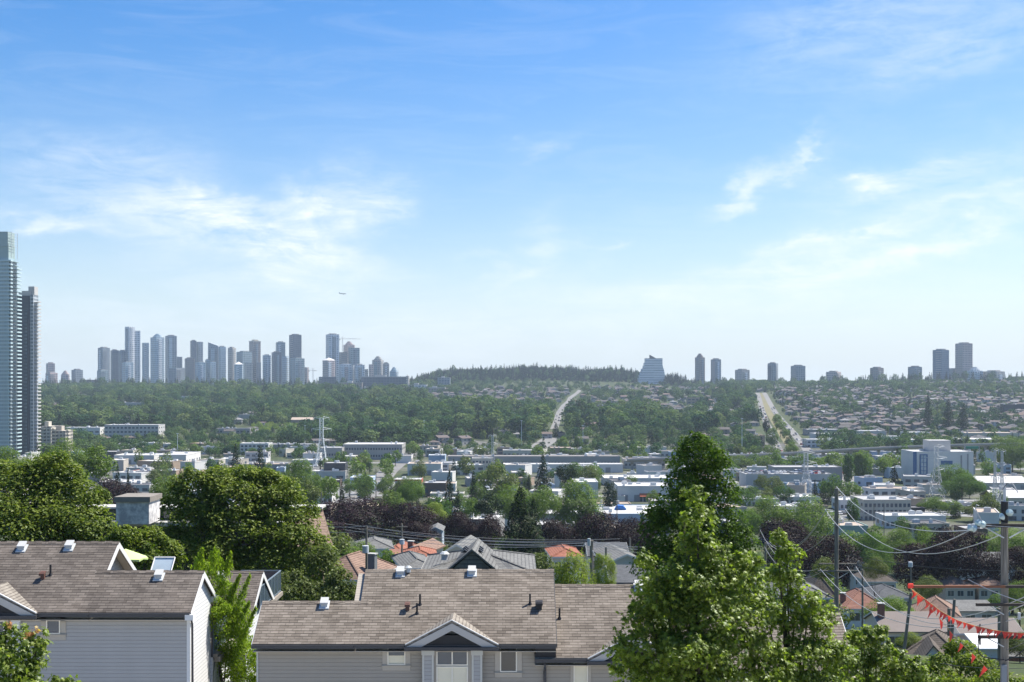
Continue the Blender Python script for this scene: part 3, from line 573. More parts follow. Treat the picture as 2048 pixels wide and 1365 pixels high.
    for i in range(win):
        a = -h+2*h*(i+.5)/win; ww = min(1.7, 2*h/win*.62)/2
        f = MB(); bx(f, a-ww-.07, a+ww+.07, -hd-.05, -hd+.02, ze-2.0, ze-.62); W = f.build('window', M_WHITE, t)
        g = MB(); bx(g, a-ww, a-.03, -hd-.065, -hd-.052, ze-1.93, ze-.69); bx(g, a+.03, a+ww, -hd-.065, -hd-.052, ze-1.93, ze-.69); g.build('pane', M_GLASS, W)
    for i in range(max(1, int(d/5))):
        a = -hd+d*(i+.5)/max(1, int(d/5))
        for s in (-1, 1):
            f = MB(); bx(f, s*(h-.02), s*(h+.05), a-.6, a+.6, ze-1.9, ze-.7); W = f.build('window', M_WHITE, t); g = MB(); bx(g, s*(h+.052), s*(h+.065), a-.53, a+.53, ze-1.83, ze-.77); g.build('pane', M_GLASS, W)
    if chim:
        cpx, ctop, cm = chim; xx = xat(cpx, Y+d*.35)-cx; zt = zat(ctop, Y+d*.35); c = MB(); bx(c, xx-.4, xx+.4, -d*.15-.35, -d*.15+.35, ze-.3, zt); C = c.build('chimney', cm, t); c = MB(); bx(c, xx-.48, xx+.48, -d*.15-.43, -d*.15+.43, zt, zt+.12); c.build('cap', M_CONC, C)
    return t
gh = house('grey-shingled house with cross gable and hip roof just behind the middle townhouse', 848, 1064, 1100, 1146, 92, 9, 'hip', W_GRY, T_GRY, win=0)
for x, l in ((948, 1),):
    Y = 92; b = MB(); zt = zat(1090, 93); ct = P(945, 1092, 93)
    b.extr([(ct.x-2.6, 91.2, ct.z-2.2), (ct.x, 91.2, ct.z), (ct.x+2.9, 91.2, ct.z-2.4), (ct.x+2.9, 91.2, ct.z-2.55), (ct.x, 91.2, ct.z-.15), (ct.x-2.6, 91.2, ct.z-2.35)], (.3, 6.5, 0)); b.build('cross_gable_roof', T_GRY, gh)
    b = MB(); b.poly([(ct.x-2.3, 91.5, ct.z-2.3), (ct.x+2.6, 91.5, ct.z-2.5), (ct.x, 91.5, ct.z-.25)]); b.build('gable_cladding', T_GRY, gh)
    for i in range(3):
        for s in (-1, 1): b = MB(); q = Vector((ct.x+s*(.55+.0*i), 92.3+i*1.0, ct.z-.42)); b.extr([q+Vector((-.28, 0, 0)), q+Vector((.0, 0, .22)), q+Vector((.28, 0, 0))], (0, .45, 0)); b.build('roof_vent', M_BLACK, gh)
b = MB(); q = P(889, 1112, 94); b.cyl(q-Vector((0, 0, .3)), .25, .45, 10); b.cyl(q+Vector((0, 0, .15)), .38, .16, 10, r2=.2); b.build('roof_cowl', M_GALV, gh)
house('brown tiled hip-roofed house with a grey chimney left of the middle townhouse, beside the maples', 640, 752, 1107, 1158, 130, 9, 'hip', W_STU, T_BRN, rot=-18, chim=(757, 1107, mat_plain('grey_chimney', (.16, .17, .18), .8, .2)))
house('small pale-grey-roofed house between the brown tiled house and the cross-gabled one', 790, 850, 1112, 1137, 140, 10, 'hip', W_STU, T_GRY, rot=12)
house('grey-roofed gable house under the purple trees, left of the red roofs', 707, 776, 1076, 1098, 205, 10, 'hip', W_STU, T_GRY, rot=8)
house('house with bright red tiled roof below the purple trees', 776, 815, 1087, 1104, 215, 9, 'hip', W_PNK, T_RED, rot=-10)
house('house with orange-red tiled roof in front of the brown gabled one', 806, 866, 1102, 1117, 165, 8, 'hip', W_STU, T_RED, rot=6)
house('brown-roofed gable house with a small chimney behind the orange-red roof', 818, 866, 1084, 1106, 185, 9, 'gy', W_BEI, T_BRN, rot=-14, chim=(825, 1084, BRICKM))
house('small brown tiled cottage right of the orange-red roof, under the utility pole', 776, 812, 1100, 1118, 170, 9, 'gx', W_PNK, T_MAR, rot=20)
house('grey gabled house behind the cross-gabled roof', 906, 944, 1086, 1102, 150, 9, 'gy', W_GRY, T_GRY, rot=-8, win=1)
house('low grey house half hidden between two purple trees', 858, 884, 1050, 1062, 300, 9, 'gy', W_BLU, T_GRY)
house('house with small orange-red hip roof right of the dark conifer', 1102, 1158, 1098, 1114, 160, 8, 'hip', W_PNK, T_RED, rot=4)
house('charcoal-roofed house right of the near utility pole', 1180, 1254, 1085, 1112, 170, 10, 'gx', W_GRY, T_DGR)
house('grey-shingled gable house under the charcoal-roofed one, left of the tall columnar tree', 1212, 1272, 1100, 1122, 140, 9, 'gy', W_GRY, T_GRY, rot=8)
house('dark flat-pitched house with a steel flue at the right end of the middle roof', 1228, 1290, 1134, 1164, 100, 8, 'gx', W_GRY, T_DGR, chim=(1256, 1154, M_GALV))
h1 = house('white house with maroon-brown tiled hip roof and brick chimney beside the tall wooden pole', 1689, 1772, 1179, 1218, 205, 9, 'hip', W_STU, T_MAR, chim=(1686, 1187, BRICKM), win=2)
house('pinkish-white house with taupe low-pitched roof and brick chimney, under the flag line', 1768, 1898, 1223, 1263, 165, 9, 'gx', W_PNK, T_TAU, win=3, chim=(1762, 1208, BRICKM))
h3 = house('pale stucco house with dark brown tiled roof and small front gable beneath the red pennants', 1838, 1958, 1262, 1320, 135, 8, 'hip', W_PNK, T_DK, rot=-24, win=2)
b = MB(); q = P(1866, 1292, 131); b.extr([q+Vector((-1.6, 0, -2.0)), q, q+Vector((1.9, 0, -2.0))], (1.2, 5, 0)); b.build('front_gable', W_PNK, h3)
b = MB(); b.extr([q+Vector((-1.8, -.2, -2.1)), q+Vector((0, -.2, .1)), q+Vector((2.1, -.2, -2.1)), q+Vector((2.1, -.2, -2.25)), q+Vector((0, -.2, -.08)), q+Vector((-1.8, -.2, -2.25))], (1.2, 5.3, 0)); b.build('gable_roof', T_DK, h3)
house('wide taupe-roofed house with black roof vents behind the big utility pole', 1928, 2048, 1236, 1274, 170, 9, 'gx', W_STU, T_TAU)
house('charcoal hip-roofed house behind the maroon-brown tiled one', 1745, 1824, 1170, 1196, 235, 10, 'hip', W_GRY, T_DGR)
house('taupe hip-roofed house with grey wall uphill of the charcoal roof', 1733, 1792, 1136, 1164, 270, 10, 'hip', W_GRY, T_DK)
house('brown tiled hip-roofed house left of the far pennant pole', 1850, 1934, 1194, 1234, 215, 10, 'hip', W_STU, T_BRN, rot=-15)
house('low grey house with blue window behind the brown tiled hip roof', 1890, 1990, 1200, 1222, 225, 10, 'gx', W_GRY, T_GRY)
house('brown tiled roof in a row under the crossarm, left one', 1892, 1950, 1154, 1176, 290, 10, 'hip', W_BEI, T_BRN)
house('brown tiled roof in a row under the crossarm, right one', 1958, 2020, 1154, 1176, 290, 10, 'hip', W_BEI, T_BRN)
house('grey-brown hip-roofed house just left of the tall wooden pole', 1620, 1672, 1146, 1196, 215, 10, 'hip', W_STU, T_DK)
house('long low flat grey house behind the big purple tree on the right', 1940, 2030, 1104, 1128, 330, 10, 'gx', W_GRY, T_GRY)
house('small grey gable house above the taupe hip roof, by the purple trees', 1700, 1738, 1116, 1134, 300, 9, 'gy', W_GRY, T_GRY)
house('pale garage with white corrugated roof beside the big utility pole', 1960, 2010, 1280, 1296, 130, 7, 'gx', W_PNK, mat_plain('white_metal_roof', (.62, .63, .62), .5, .1), hw=4, win=0, cat='garage')
house('grey-roofed shed at the right edge behind the big pole', 2016, 2090, 1292, 1312, 135, 7, 'gx', BRICKM, T_GRY, hw=4, win=1, cat='shed')
house('dark-roofed house in the gap left of the columnar maple spire', 1520, 1556, 1176, 1194, 110, 7, 'gx', W_GRY, T_DGR, win=1)
house('grey house roof glimpsed between the maple and the tall wooden pole', 1600, 1660, 1168, 1196, 150, 9, 'hip', W_GRY, T_GRY)
# ------------------------------------------------------------------ foliage
def rs(seed): return np.random.default_rng(seed)
def cloud(rng, lobes, n, size, asp=.75, up=.35, inner=.22, fold=.25, mi=None, droop=0.0, flat=.9, jit=.55):
    # n leaf-sized folded quads over the shells of the lobes (x, y, z, rx, ry, rz)
    L = np.asarray(lobes, float); w = (L[:, 3]*L[:, 5]+L[:, 4]*L[:, 5]+L[:, 3]*L[:, 4]); w /= w.sum()
    k = rng.choice(len(L), n, p=w); d = rng.normal(size=(n, 3)); d[:, 2] += up*.6; d /= np.linalg.norm(d, axis=1)[:, None]
    rr = np.where(rng.random(n) < inner, rng.uniform(.35, .85, n), rng.uniform(.84, 1.06, n)); rr *= 1+.10*np.sin(7*d[:, 0]+5*d[:, 2]+k)+.08*np.sin(13*d[:, 1]-9*d[:, 2]+2*k)
    c = L[k, :3]+d*L[k, 3:6]*rr[:, None]
    nrm = d*flat+rng.normal(size=(n, 3))*jit; nrm[:, 2] += up; nrm /= np.linalg.norm(nrm, axis=1)[:, None]
    return quads(rng, c, nrm, size, asp, fold, droop)
def quads(rng, c, nrm, size, asp=.75, fold=.25, droop=0.):
    n = len(c); a = rng.normal(size=(n, 3)); a[:, 2] -= droop; t = a-nrm*(a*nrm).sum(1)[:, None]; t /= np.linalg.norm(t, axis=1)[:, None]+1e-9; b = np.cross(nrm, t)
    s = size*rng.uniform(.6, 1.35, n)[:, None]; h = s*.5; f = nrm*s*fold
    V = np.stack([c-t*h, c+b*h*asp+f*.5, c+t*h, c-b*h*asp+f*.5], 1).reshape(-1, 3)
    return V, np.arange(4*n).reshape(n, 4)
def maple_leaves(rng, c, nrm, size):
    # five-pointed leaf, a fan round its centre, hanging from its stalk
    n = len(c); a = rng.normal(size=(n, 3))*.6; a[:, 2] -= 1.0; t = a-nrm*(a*nrm).sum(1)[:, None]; t /= np.linalg.norm(t, axis=1)[:, None]+1e-9; b = np.cross(nrm, t)
    s = size*rng.uniform(.55, 1.25, n)
    out = [(0, -.36), (.20, -.20), (.50, -.34), (.27, .02), (.66, .24), (.19, .24), (0, .74), (-.19, .24), (-.66, .24), (-.27, .02), (-.50, -.34), (-.20, -.20)]
    cur = rng.uniform(.02, .30, n); V = np.empty((n, 12, 3))
    for i, (u, v) in enumerate(out):
        V[:, i] = c+(b*u+t*v)*s[:, None]-nrm*((u*u+v*v)*cur*s*1.6)[:, None]
    return V.reshape(-1, 3), np.arange(12*n).reshape(n, 12)
def blade(rng, c, nrm, size, up=1.):
    n = len(c); a = rng.normal(size=(n, 3))*.5; a[:, 2] += up; t = a/np.linalg.norm(a, axis=1)[:, None]; b = np.cross(nrm, t); b /= np.linalg.norm(b, axis=1)[:, None]+1e-9
    s = size*rng.uniform(.6, 1.4, n)[:, None]; V = np.stack([c-t*s*.6, c+b*s*.16, c+t*s*.6, c-b*s*.16], 1).reshape(-1, 3); return V, np.arange(4*n).reshape(n, 4)
def merge(parts):
    V = []; Fs = []; M = []; o = 0
    for v, f, m in parts: V.append(v); Fs.append(f+o); M.append(np.full(len(f), m)); o += len(v)
    return np.concatenate(V), np.concatenate(Fs), np.concatenate(M)
G_MAPLE = mat_leaf('maple_leaves', [(.050, .080, .014), (.105, .148, .024), (.235, .275, .055)], .46, 1.6, .22, clump=1.4, clump_amt=.3)
G_BIG = mat_leaf('dense_maple_leaves', [(.031, .058, .010), (.078, .116, .018), (.190, .222, .034)], .34, 1.6, .1, clump=.8, clump_amt=.4)
G_DULL = mat_leaf('dull_green_leaves', [(.055, .080, .024), (.085, .110, .034), (.13, .150, .05)], .35, 1.4, .1, clump=.8, clump_amt=.4)
G_DARK = mat_leaf('dark_glossy_leaves', [(.020, .046, .009), (.042, .084, .012), (.100, .155, .022)], .30, 1.6, .06, clump=1.2, clump_amt=.35)
G_LIME = mat_leaf('lime_leaves', [(.12, .18, .018), (.18, .25, .025), (.27, .34, .04)], .5, 1.5, .1, clump=1.5, clump_amt=.3)
G_RED = mat_leaf('red_leaf_tips', [(.35, .10, .07), (.40, .18, .10), (.36, .26, .10)], .4, 1.4, .1)
G_PURP = mat_leaf('purple_leaves', [(.008, .005, .010), (.016, .008, .013), (.042, .018, .028)], .2, 1.4, .08, clump=.5, clump_amt=.35)
G_CONI = mat_leaf('conifer_needles', [(.012, .024, .012), (.020, .036, .016), (.032, .052, .022)], .15, 1.3, .06, clump=.5, clump_amt=.3)
G_BRI = mat_leaf('bright_green_leaves', [(.065, .105, .022), (.095, .145, .028), (.135, .19, .038)], .42, 1.5, .1, clump=.35, clump_amt=.35)
G_YEL = mat_leaf('yellow_green_leaves', [(.13, .17, .03), (.17, .21, .04), (.2, .24, .05)], .42, 1.4, .1)
G_MID = mat_leaf('valley_tree_leaves', [(.028, .064, .022), (.062, .115, .034), (.105, .165, .044), (.15, .195, .060), (.075, .120, .040)], .3, 1.35, 0, 'both', .05, .25)
G_FAR = mat_leaf('hillside_tree_leaves', [(.018, .050, .026), (.045, .092, .040), (.110, .165, .062), (.036, .070, .038), (.080, .130, .050), (.165, .205, .080), (.055, .100, .040)], .22, 1.25, 0, 'object', .012, .3)
G_FCON = mat_leaf('hillside_conifer_needles', [(.014, .026, .015), (.022, .037, .020), (.036, .055, .028)], .1, 1.2, 0, 'both', .02, .2)
def wlobes(rng, spec, sub=7, sr=.42):
    # spec: (px, py, Y, r, rz) main masses; each gets smaller bulges on its surface so the outline breaks up
    out = []
    for px, py, Y, r, rz in spec:
        c = P(px, py, Y); out.append((c.x, c.y, c.z, r, r*.9, rz))
        for _ in range(sub):
            d = rng.normal(size=3); d[2] = abs(d[2])*.8+.05*rng.normal(); d /= np.linalg.norm(d); q = rng.uniform(sr*.45, sr*1.3); e_ = rng.uniform(.72, .98)
            out.append((c.x+d[0]*r*e_, c.y+d[1]*r*e_*.95, c.z+d[2]*rz*e_, r*q, r*q, min(rz, r)*q*.9))
    return out
def trunk_mesh(base, top, r, limbs, rng):
    b = MB(); base = Vector(base); top = Vector(top); mid = base.lerp(top, .5)+Vector((rng.normal()*r, rng.normal()*r, 0))
    b.tube([base, mid, top], [r, r*.7, r*.35], 8)
    for l in limbs:
        l = Vector(l); s = base.lerp(top, rng.uniform(.35, .85)); b.tube([s, s.lerp(l, .5)+Vector((0, 0, .1*(l-s).length)), l], [r*.42, r*.28, r*.1], 5)
    return b
def tree(name, label, cat, spec, n, size, mats, seed=1, base=None, group=None, sub=7, sr=.42, kind='quad', up=.35, extra=None, tr=None, tmat=None, nl=8, inner=.22, asp=.75, jit=.55, flat=.9):
    rng = rs(seed); lobes = wlobes(rng, spec, sub, sr); A = np.array(lobes)
    cx = A[:, 0].mean(); cyy = A[:, 1].mean()
    if base is None: bz = g1(cx, cyy); bx, by = cx, cyy
    else: bx, by, bz = base
    t = thing(name, label, cat, (bx, by, bz), group)
    if kind == 'maple':
        L = A; w = (L[:, 3]**2+L[:, 3]*L[:, 5]); w /= w.sum(); k = rng.choice(len(L), n, p=w); d = rng.normal(size=(n, 3)); d[:, 2] += .2; d /= np.linalg.norm(d, axis=1)[:, None]
        c = L[k, :3]+d*L[k, 3:6]*np.where(rng.random(n) < .35, rng.uniform(.3, .85, n), rng.uniform(.85, 1.12, n))[:, None]
        m = int(n*.45)//14; ks = rng.choice(len(L), m, p=w); ds = rng.normal(size=(m, 3)); ds[:, 2] = np.abs(ds[:, 2])*.8; ds /= np.linalg.norm(ds, axis=1)[:, None]; st = L[ks, :3]+ds*L[ks, 3:6]*.8; dr = ds+rng.normal(size=(m, 3))*.25+np.array([0, 0, .55]); dr /= np.linalg.norm(dr, axis=1)[:, None]; ln = rng.uniform(.16, .52, m)*np.clip(L[ks, 3]/.7, .3, 1)
        uu = np.linspace(.05, 1, 14)[None, :, None]; cs = st[:, None, :]+dr[:, None, :]*ln[:, None, None]*uu; cs += rng.normal(size=cs.shape)*(.055*(1.25-uu)); c[:m*14] = cs.reshape(-1, 3); d[:m*14] = np.repeat(dr, 14, 0); TW_ = [(st[i], st[i]+dr[i]*ln[i]) for i in range(0, m, 2)]
        nr = d*.5+rng.normal(size=(n, 3))*.55+np.array([.25, -.1, .5]); nr /= np.linalg.norm(nr, axis=1)[:, None]; V, Fc = maple_leaves(rng, c, nr, size); M = np.zeros(len(Fc), int)
    else: V, Fc = cloud(rng, lobes, n, size, asp, up, inner, flat=flat, jit=jit); M = np.zeros(len(Fc), int)
    if extra is not None:
        V, Fc, M = merge([(V, Fc, 0)]+extra(rng, lobes))
    me = mesh_np('crown', V-np.array([bx, by, bz]), Fc, mats if isinstance(mats, list) else [mats], M); o = bpy.data.objects.new('crown', me); COL.objects.link(o); o.parent = t
    top = A[np.argmax(A[:, 2])]; r = tr or max(.08, (top[2]-bz)*.022)
    li = [A[i, :3] for i in rng.choice(len(A), min(nl, len(A)), replace=False)]
    b = trunk_mesh((bx, by, bz), (top[0]*.8+bx*.2, top[1], top[2]-.14*(top[2]-bz)), r, li, rng); b.build('trunk', tmat or M_BARK, t, smooth=True, uv=False)
    if kind == 'maple':
        tb = MB(); [tb.tube([p_, q_], [.009, .003], 3, cap=False) for p_, q_ in TW_]; tb.build('twigs', M_BARK, t, uv=False)['kind'] = 'stuff'
    return t
# the leafy maple in front of the right-hand roofs
S = [(1392, 1000, 28, .22, .30), (1400, 1050, 28, .42, .40), (1390, 1105, 28.2, .52, .45), (1425, 1130, 27.8, .5, .45), (1498, 1130, 28, .26, .3), (1478, 1170, 28, .55, .45), (1385, 1180, 27.7, .75, .5), (1300, 1190, 28, .42, .45), (1292, 1130, 28.3, .22, .30),
     (1340, 1230, 28, .72, .6), (1430, 1250, 27.6, .95, .6), (1500, 1225, 28.3, .6, .5), (1285, 1245, 28, .42, .5), (1300, 1305, 27.8, .72, .5), (1270, 1350, 28, .55, .4), (1390, 1320, 27.4, 1.0, .6), (1480, 1310, 28, .75, .55), (1350, 1385, 27.6, 1.0, .5), (1470, 1390, 27.6, 1.0, .5), (1540, 1350, 28, .5, .5)]
tree('maple_tree', 'nearest leafy green maple, pointed and full, covering the right end of the middle townhouse', 'tree', S, 26000, .096, G_MAPLE, 3, (xat(1405, 28), 28, -15), sub=6, sr=.4, kind='maple', tr=.16, nl=14)
S = [(1560, 1085, 29, .18, .25), (1580, 1120, 29, .34, .35), (1570, 1170, 29, .42, .4), (1600, 1210, 29, .42, .4), (1560, 1250, 29, .40, .4), (1620, 1262, 29, .5, .45), (1660, 1235, 29.3, .25, .28), (1600, 1320, 28.8, .75, .5), (1660, 1320, 29, .48, .45), (1580, 1390, 28.8, .9, .5), (1670, 1395, 29, .6, .4)]
tree('maple_tree', 'slim young maple spire just right of the nearest full maple', 'tree', S, 11000, .096, G_MAPLE, 5, (xat(1600, 29), 29, -15), sub=6, sr=.42, kind='maple', tr=.10, nl=10)
S = [(1722, 1290, 31, .35, .4), (1752, 1285, 31, .32, .35), (1700, 1345, 31, .5, .4), (1775, 1330, 31, .45, .4), (1815, 1350, 31, .45, .35), (1750, 1390, 31, .8, .4), (1850, 1385, 31, .5, .25)]
tree('maple_tree', 'low maple tops at the bottom edge below the pinkish house', 'tree', S, 7500, .10, G_MAPLE, 6, (xat(1750, 31), 31, -15.5), sub=5, kind='maple', tr=.1)
S = [(1880, 1345, 62, .9, .8), (1925, 1315, 64, 1.0, .8), (1960, 1345, 62, 1.2, .9), (2010, 1380, 60, 1.5, .8), (1900, 1390, 60, 1.5, .9)]
tree('leafy_shrub', 'rounded green bush at the foot of the big utility pole, bottom right', 'shrub', S, 9000, .16, [G_BIG], 7, up=.5)
# bottom-left sapling with red new tips
S = [(20, 1290, 22, .32, .3), (55, 1310, 22, .30, .3), (15, 1340, 21.8, .50, .35), (65, 1355, 22, .30, .3), (30, 1400, 21.6, .55, .35), (-30, 1330, 22, .5, .6), (15, 1262, 22, .12, .14), (70, 1282, 22, .10, .14)]
def redtips(rng, lobes):
    c = np.concatenate([np.array(P(px, py, 21.9))+rng.normal(size=(16, 3))*.035 for px, py in ((18, 1250), (72, 1262), (60, 1270))]); nr = rng.normal(size=(len(c), 3)); nr /= np.linalg.norm(nr, axis=1)[:, None]
    v, f = maple_leaves(rng, c, nr, .07); return [(v, f, 1)]
tree('maple_sapling', 'young leafy tree with pinkish red shoot tips in the bottom left corner', 'tree', S, 2600, .10, [G_MAPLE, G_RED], 8, (xat(20, 22), 22, -15), sub=5, kind='maple', extra=redtips, tr=.07)
tree('leafy_shrub', 'tuft of leaves at the bottom edge right of the red-tipped sapling', 'shrub', [(120, 1372, 22, .18, .12), (150, 1375, 22, .1, .08)], 260, .09, [G_MAPLE], 9, (xat(130, 22), 22, -15), sub=3, kind='maple', tr=.04)
# feathery lime-green tree between the townhouses
def plumes(rng, lobes):
    out = []
    for (x0, y0, x1, y1, w) in ((430, 1150, 430, 1100, 26), (395, 1140, 405, 1098, 12), (450, 1150, 462, 1105, 10), (455, 1210, 480, 1150, 12), (440, 1240, 470, 1180, 14), (462, 1250, 500, 1150, 14), (450, 1280, 500, 1205, 20), (480, 1290, 512, 1215, 12)):
        m = 700; u = rng.random(m)[:, None]; a = np.array(P(x0, y0, 54.5)); b = np.array(P(x1, y1, 54.5)); c = a*(1-u)+b*u+rng.normal(size=(m, 3))*(w*.0105)*(1.15-u)
        nr = rng.normal(size=(m, 3)); nr /= np.linalg.norm(nr, axis=1)[:, None]; v, f = blade(rng, c, nr, .13); out.append((v, f, 0))
    return out
S = [(430, 1180, 54.5, .55, .8), (470, 1270, 55, .6, .8), (440, 1240, 54, .5, .9), (485, 1320, 55, .75, .8), (490, 1390, 55, .9, .8), (510, 1300, 56, .4, .7), (410, 1140, 55, .35, .35)]
tree('locust_tree', 'feathery lime-green tree growing between the left and middle townhouses', 'tree', S+[(450, 1200, 54.6, .5, .8), (480, 1235, 54.8, .55, .7), (500, 1350, 55.5, .8, .9), (455, 1330, 55, .6, 1.0)], 19000, .11, G_LIME, 10, (xat(460, 55), 55, -16), sub=8, extra=plumes, tr=.1, asp=.45)
# the big maples behind the left roofs
S = [(100, 985, 82, 2.3, 2.2), (40, 1010, 82, 2.3, 2.2), (110, 945, 82, 1.4, 1.2), (165, 1010, 81, 1.7, 1.6), (60, 950, 83, 1.2, 1.0), (195, 1060, 80, 1.2, 1.3), (140, 1070, 79, 1.9, 1.6), (60, 1080, 79, 2.2, 1.8), (-10, 1060, 80, 2.2, 2.0), (5, 960, 84, 1.2, 1.2), (40, 1150, 80, 3, 2.), (150, 1140, 80, 2.6, 2.)]
tree('maple_tree', 'big round dark maple rising behind the left townhouse roof', 'tree', S+[(70, 1040, 80, 2.4, 1.6), (150, 1040, 80, 1.6, 1.2)], 38000, .21, G_BIG, 11, (xat(90, 82), 82, -20), sub=17, sr=.36, up=.75, jit=.34, flat=.7, inner=.15)
S = [(470, 990, 90, 2.6, 2.0), (390, 985, 90, 1.7, 1.5), (550, 1000, 90, 2.1, 1.8), (430, 960, 90, 1.4, .8), (520, 960, 90, 1.5, .8), (385, 1050, 89, 2.1, 1.6), (470, 1070, 88, 2.6, 2.0), (560, 1070, 89, 2.4, 2.0), (610, 1040, 90, 1.2, 1.3), (345, 1020, 90, .9, .9), (350, 1100, 88, 1.5, 1.6), (430, 1130, 87, 2.4, 1.8), (540, 1140, 88, 2.5, 2.), (615, 1110, 89, 1.7, 1.7), (600, 1170, 88, 2.0, 1.3), (645, 1150, 88, 1.3, 1.4)]
tree('maple_tree', 'widest dark maple, left of centre, standing behind the flat-roofed block terrace', 'tree', S+[(470, 1010, 89, 2.2, 1.6), (540, 1030, 89, 1.8, 1.4), (400, 1015, 89, 1.4, 1.2)], 50000, .21, G_BIG, 12, (xat(480, 90), 90, -22), sub=17, sr=.36, up=.75, jit=.34, flat=.7, inner=.15)
S = [(250, 1085, 76, 1.0, 1.0), (300, 1085, 77, .9, 1.0), (275, 1120, 76, 1.4, 1.2), (235, 1120, 76, 1.1, 1.1), (330, 1120, 77, 1.2, 1.2)]
tree('maple_tree', 'small dark maple between the two big ones, under the stained roof box', 'tree', S, 9000, .2, G_BIG, 13, (xat(280, 76), 76, -19), sub=18, sr=.3, up=.6)
S = [(640, 1140, 80, 1.1, 1.6), (680, 1170, 78, 1.0, 1.0), (655, 1195, 78, 1.6, 1.0), (600, 1190, 78, 1.6, .9), (700, 1195, 78, .8, .8), (575, 1165, 79, .8, .7)]
tree('dull_green_tree', 'loose grey-green tree right of the widest maple, touching the middle roof', 'tree', S, 11000, .17, G_DULL, 14, (xat(650, 78), 78, -19), sub=10, up=.5)
# tall columnar tree
S = [(1388, 885, 60, .45, .5), (1405, 912, 60, 1.15, 1.0), (1368, 925, 60, .75, .8), (1425, 955, 60, 1.05, 1.1), (1378, 980, 60, 1.15, 1.2), (1438, 1005, 60, 1.15, 1.2), (1362, 1035, 60.3, 1.5, 1.3), (1440, 1060, 60, 1.4, 1.3), (1330, 1075, 60.6, 1.35, 1.2), (1400, 1110, 60, 1.7, 1.5), (1472, 1100, 60, 1.05, 1.2), (1312, 1045, 61, .9, 1.0), (1486, 1150, 60, 1.05, 1.1), (1322, 1140, 60, 1.4, 1.3), (1450, 1180, 60, 1.7, 1.4), (1500, 1210, 60, 1.1, 1.2), (1400, 1200, 60, 2.0, 1.5), (1400, 1300, 60, 2, 1.5)]
tree('columnar_tree', 'tall dark green columnar tree towering above the valley right of centre', 'tree', S, 34000, .155, G_DARK, 15, (xat(1400, 60), 60, -17), sub=16, sr=.32, up=.7, jit=.36, inner=.15)
# generic crowns for the middle distance, one metre tall, scaled per tree
def proto_round(seed, n, size, nl=9):
    rng = rs(seed); L = [(0, 0, .60, .34, .34, .33)]
    for _ in range(nl): d = rng.normal(size=3); d[2] = d[2]*.7+.25; d /= np.linalg.norm(d); q = rng.uniform(.12, .2); L.append((d[0]*.31, d[1]*.31, .6+d[2]*.29, q, q, q*.85))
    V, Fc = cloud(rng, L, n, size, .8, .3, .12, jit=.38); return V, Fc
def proto_oval(seed, n, size, w=.24):
    rng = rs(seed); L = [(0, 0, .52, w, w, .42)]
    for _ in range(10): a = rng.uniform(0, 6.28); z = rng.uniform(.2, .85); r = w*math.sqrt(max(.05, 1-((z-.52)/.45)**2))*.75; L.append((r*math.cos(a), r*math.sin(a), z, .09, .09, .13))
    V, Fc = cloud(rng, L, n, size, .6, .4, .12, jit=.38); return V, Fc
def proto_cone(seed, n, size, w=.24, z0=.06):
    rng = rs(seed); z = z0+(1-z0)*(1-np.sqrt(rng.random(n)))**1.0; a = rng.uniform(0, 6.283, n); lay = .80+.32*np.abs(np.sin(z*42+a*1.0))*rng.uniform(.5, 1, n)
    R = w*(1-(z-z0)/(1-z0))**.85*lay*np.where(rng.random(n) < .2, rng.uniform(.3, .8, n), 1)+.004
    az = 1+.22*np.sin(a*3+seed)+.12*np.sin(a*5+z*20); R = R*az; c = np.stack([R*np.cos(a), R*np.sin(a), z-R*.25], 1)
    nrm = np.stack([np.cos(a)*.6, np.sin(a)*.6, np.full(n, .8)], 1)+rng.normal(size=(n, 3))*.35; nrm /= np.linalg.norm(nrm, axis=1)[:, None]
    return quads(rng, c, nrm, size, .55, .2, .3)
def add_trunk(V, Fc, h=.35, r=.018):
    k = len(V); a = np.linspace(0, 2*np.pi, 5)[:4]; lo = np.stack([r*np.cos(a), r*np.sin(a), np.zeros(4)], 1); hi = np.stack([r*.6*np.cos(a), r*.6*np.sin(a), np.full(4, h)], 1)
    f = np.array([[k+i, k+(i+1) % 4, k+4+(i+1) % 4, k+4+i] for i in range(4)]); return np.concatenate([V, lo, hi]), np.concatenate([Fc, f]), np.concatenate([np.zeros(len(Fc), int), np.ones(4, int)])
def tmesh(kind, V, Fc, mats):
    V, Fc, M = add_trunk(V, Fc); return mesh_np(kind, V, Fc, mats, M)
CR = {}
def crown(kind, gm, det, var):
    key = (kind, gm.name, det, var)
    if key not in CR:
        n, s = {'hi': (15000, .021), 'mid': (2600, .046), 'lo': (420, .095), 'far': (190, .15)}[det]; sd = hash((kind, det)) % 97 if False else {'round': 3, 'oval': 17, 'cone': 31, 'slim': 43, 'purp': 57}[kind]+var*7
        if kind in ('round', 'purp'): V, Fc = proto_round(sd, n, s, 16 if det == 'hi' else 11)
        elif kind == 'oval': V, Fc = proto_oval(sd, n, s)
        elif kind == 'slim': V, Fc = proto_oval(sd, n, s, .13)
        else: V, Fc = proto_cone(sd, int(n*1.1), s*.85)
        CR[key] = (V, Fc, gm)
    return CR[key]
CM = {}
TM = {}
def trunk_shared():
    if 'm' not in TM:
        b = MB(); b.tube([(0, 0, 0), (0, 0, .3), (.01, 0, .7)], [.022, .016, .004], 6)
        for a in range(5): b.tube([(0, 0, .28+.05*a), (.18*math.cos(a*1.3), .18*math.sin(a*1.3), .5+.05*a)], [.01, .003], 4)
        TM['m'] = mesh_np('trunk', np.array(b.v), b.f, [M_BARK], None, False, True)
    return TM['m']
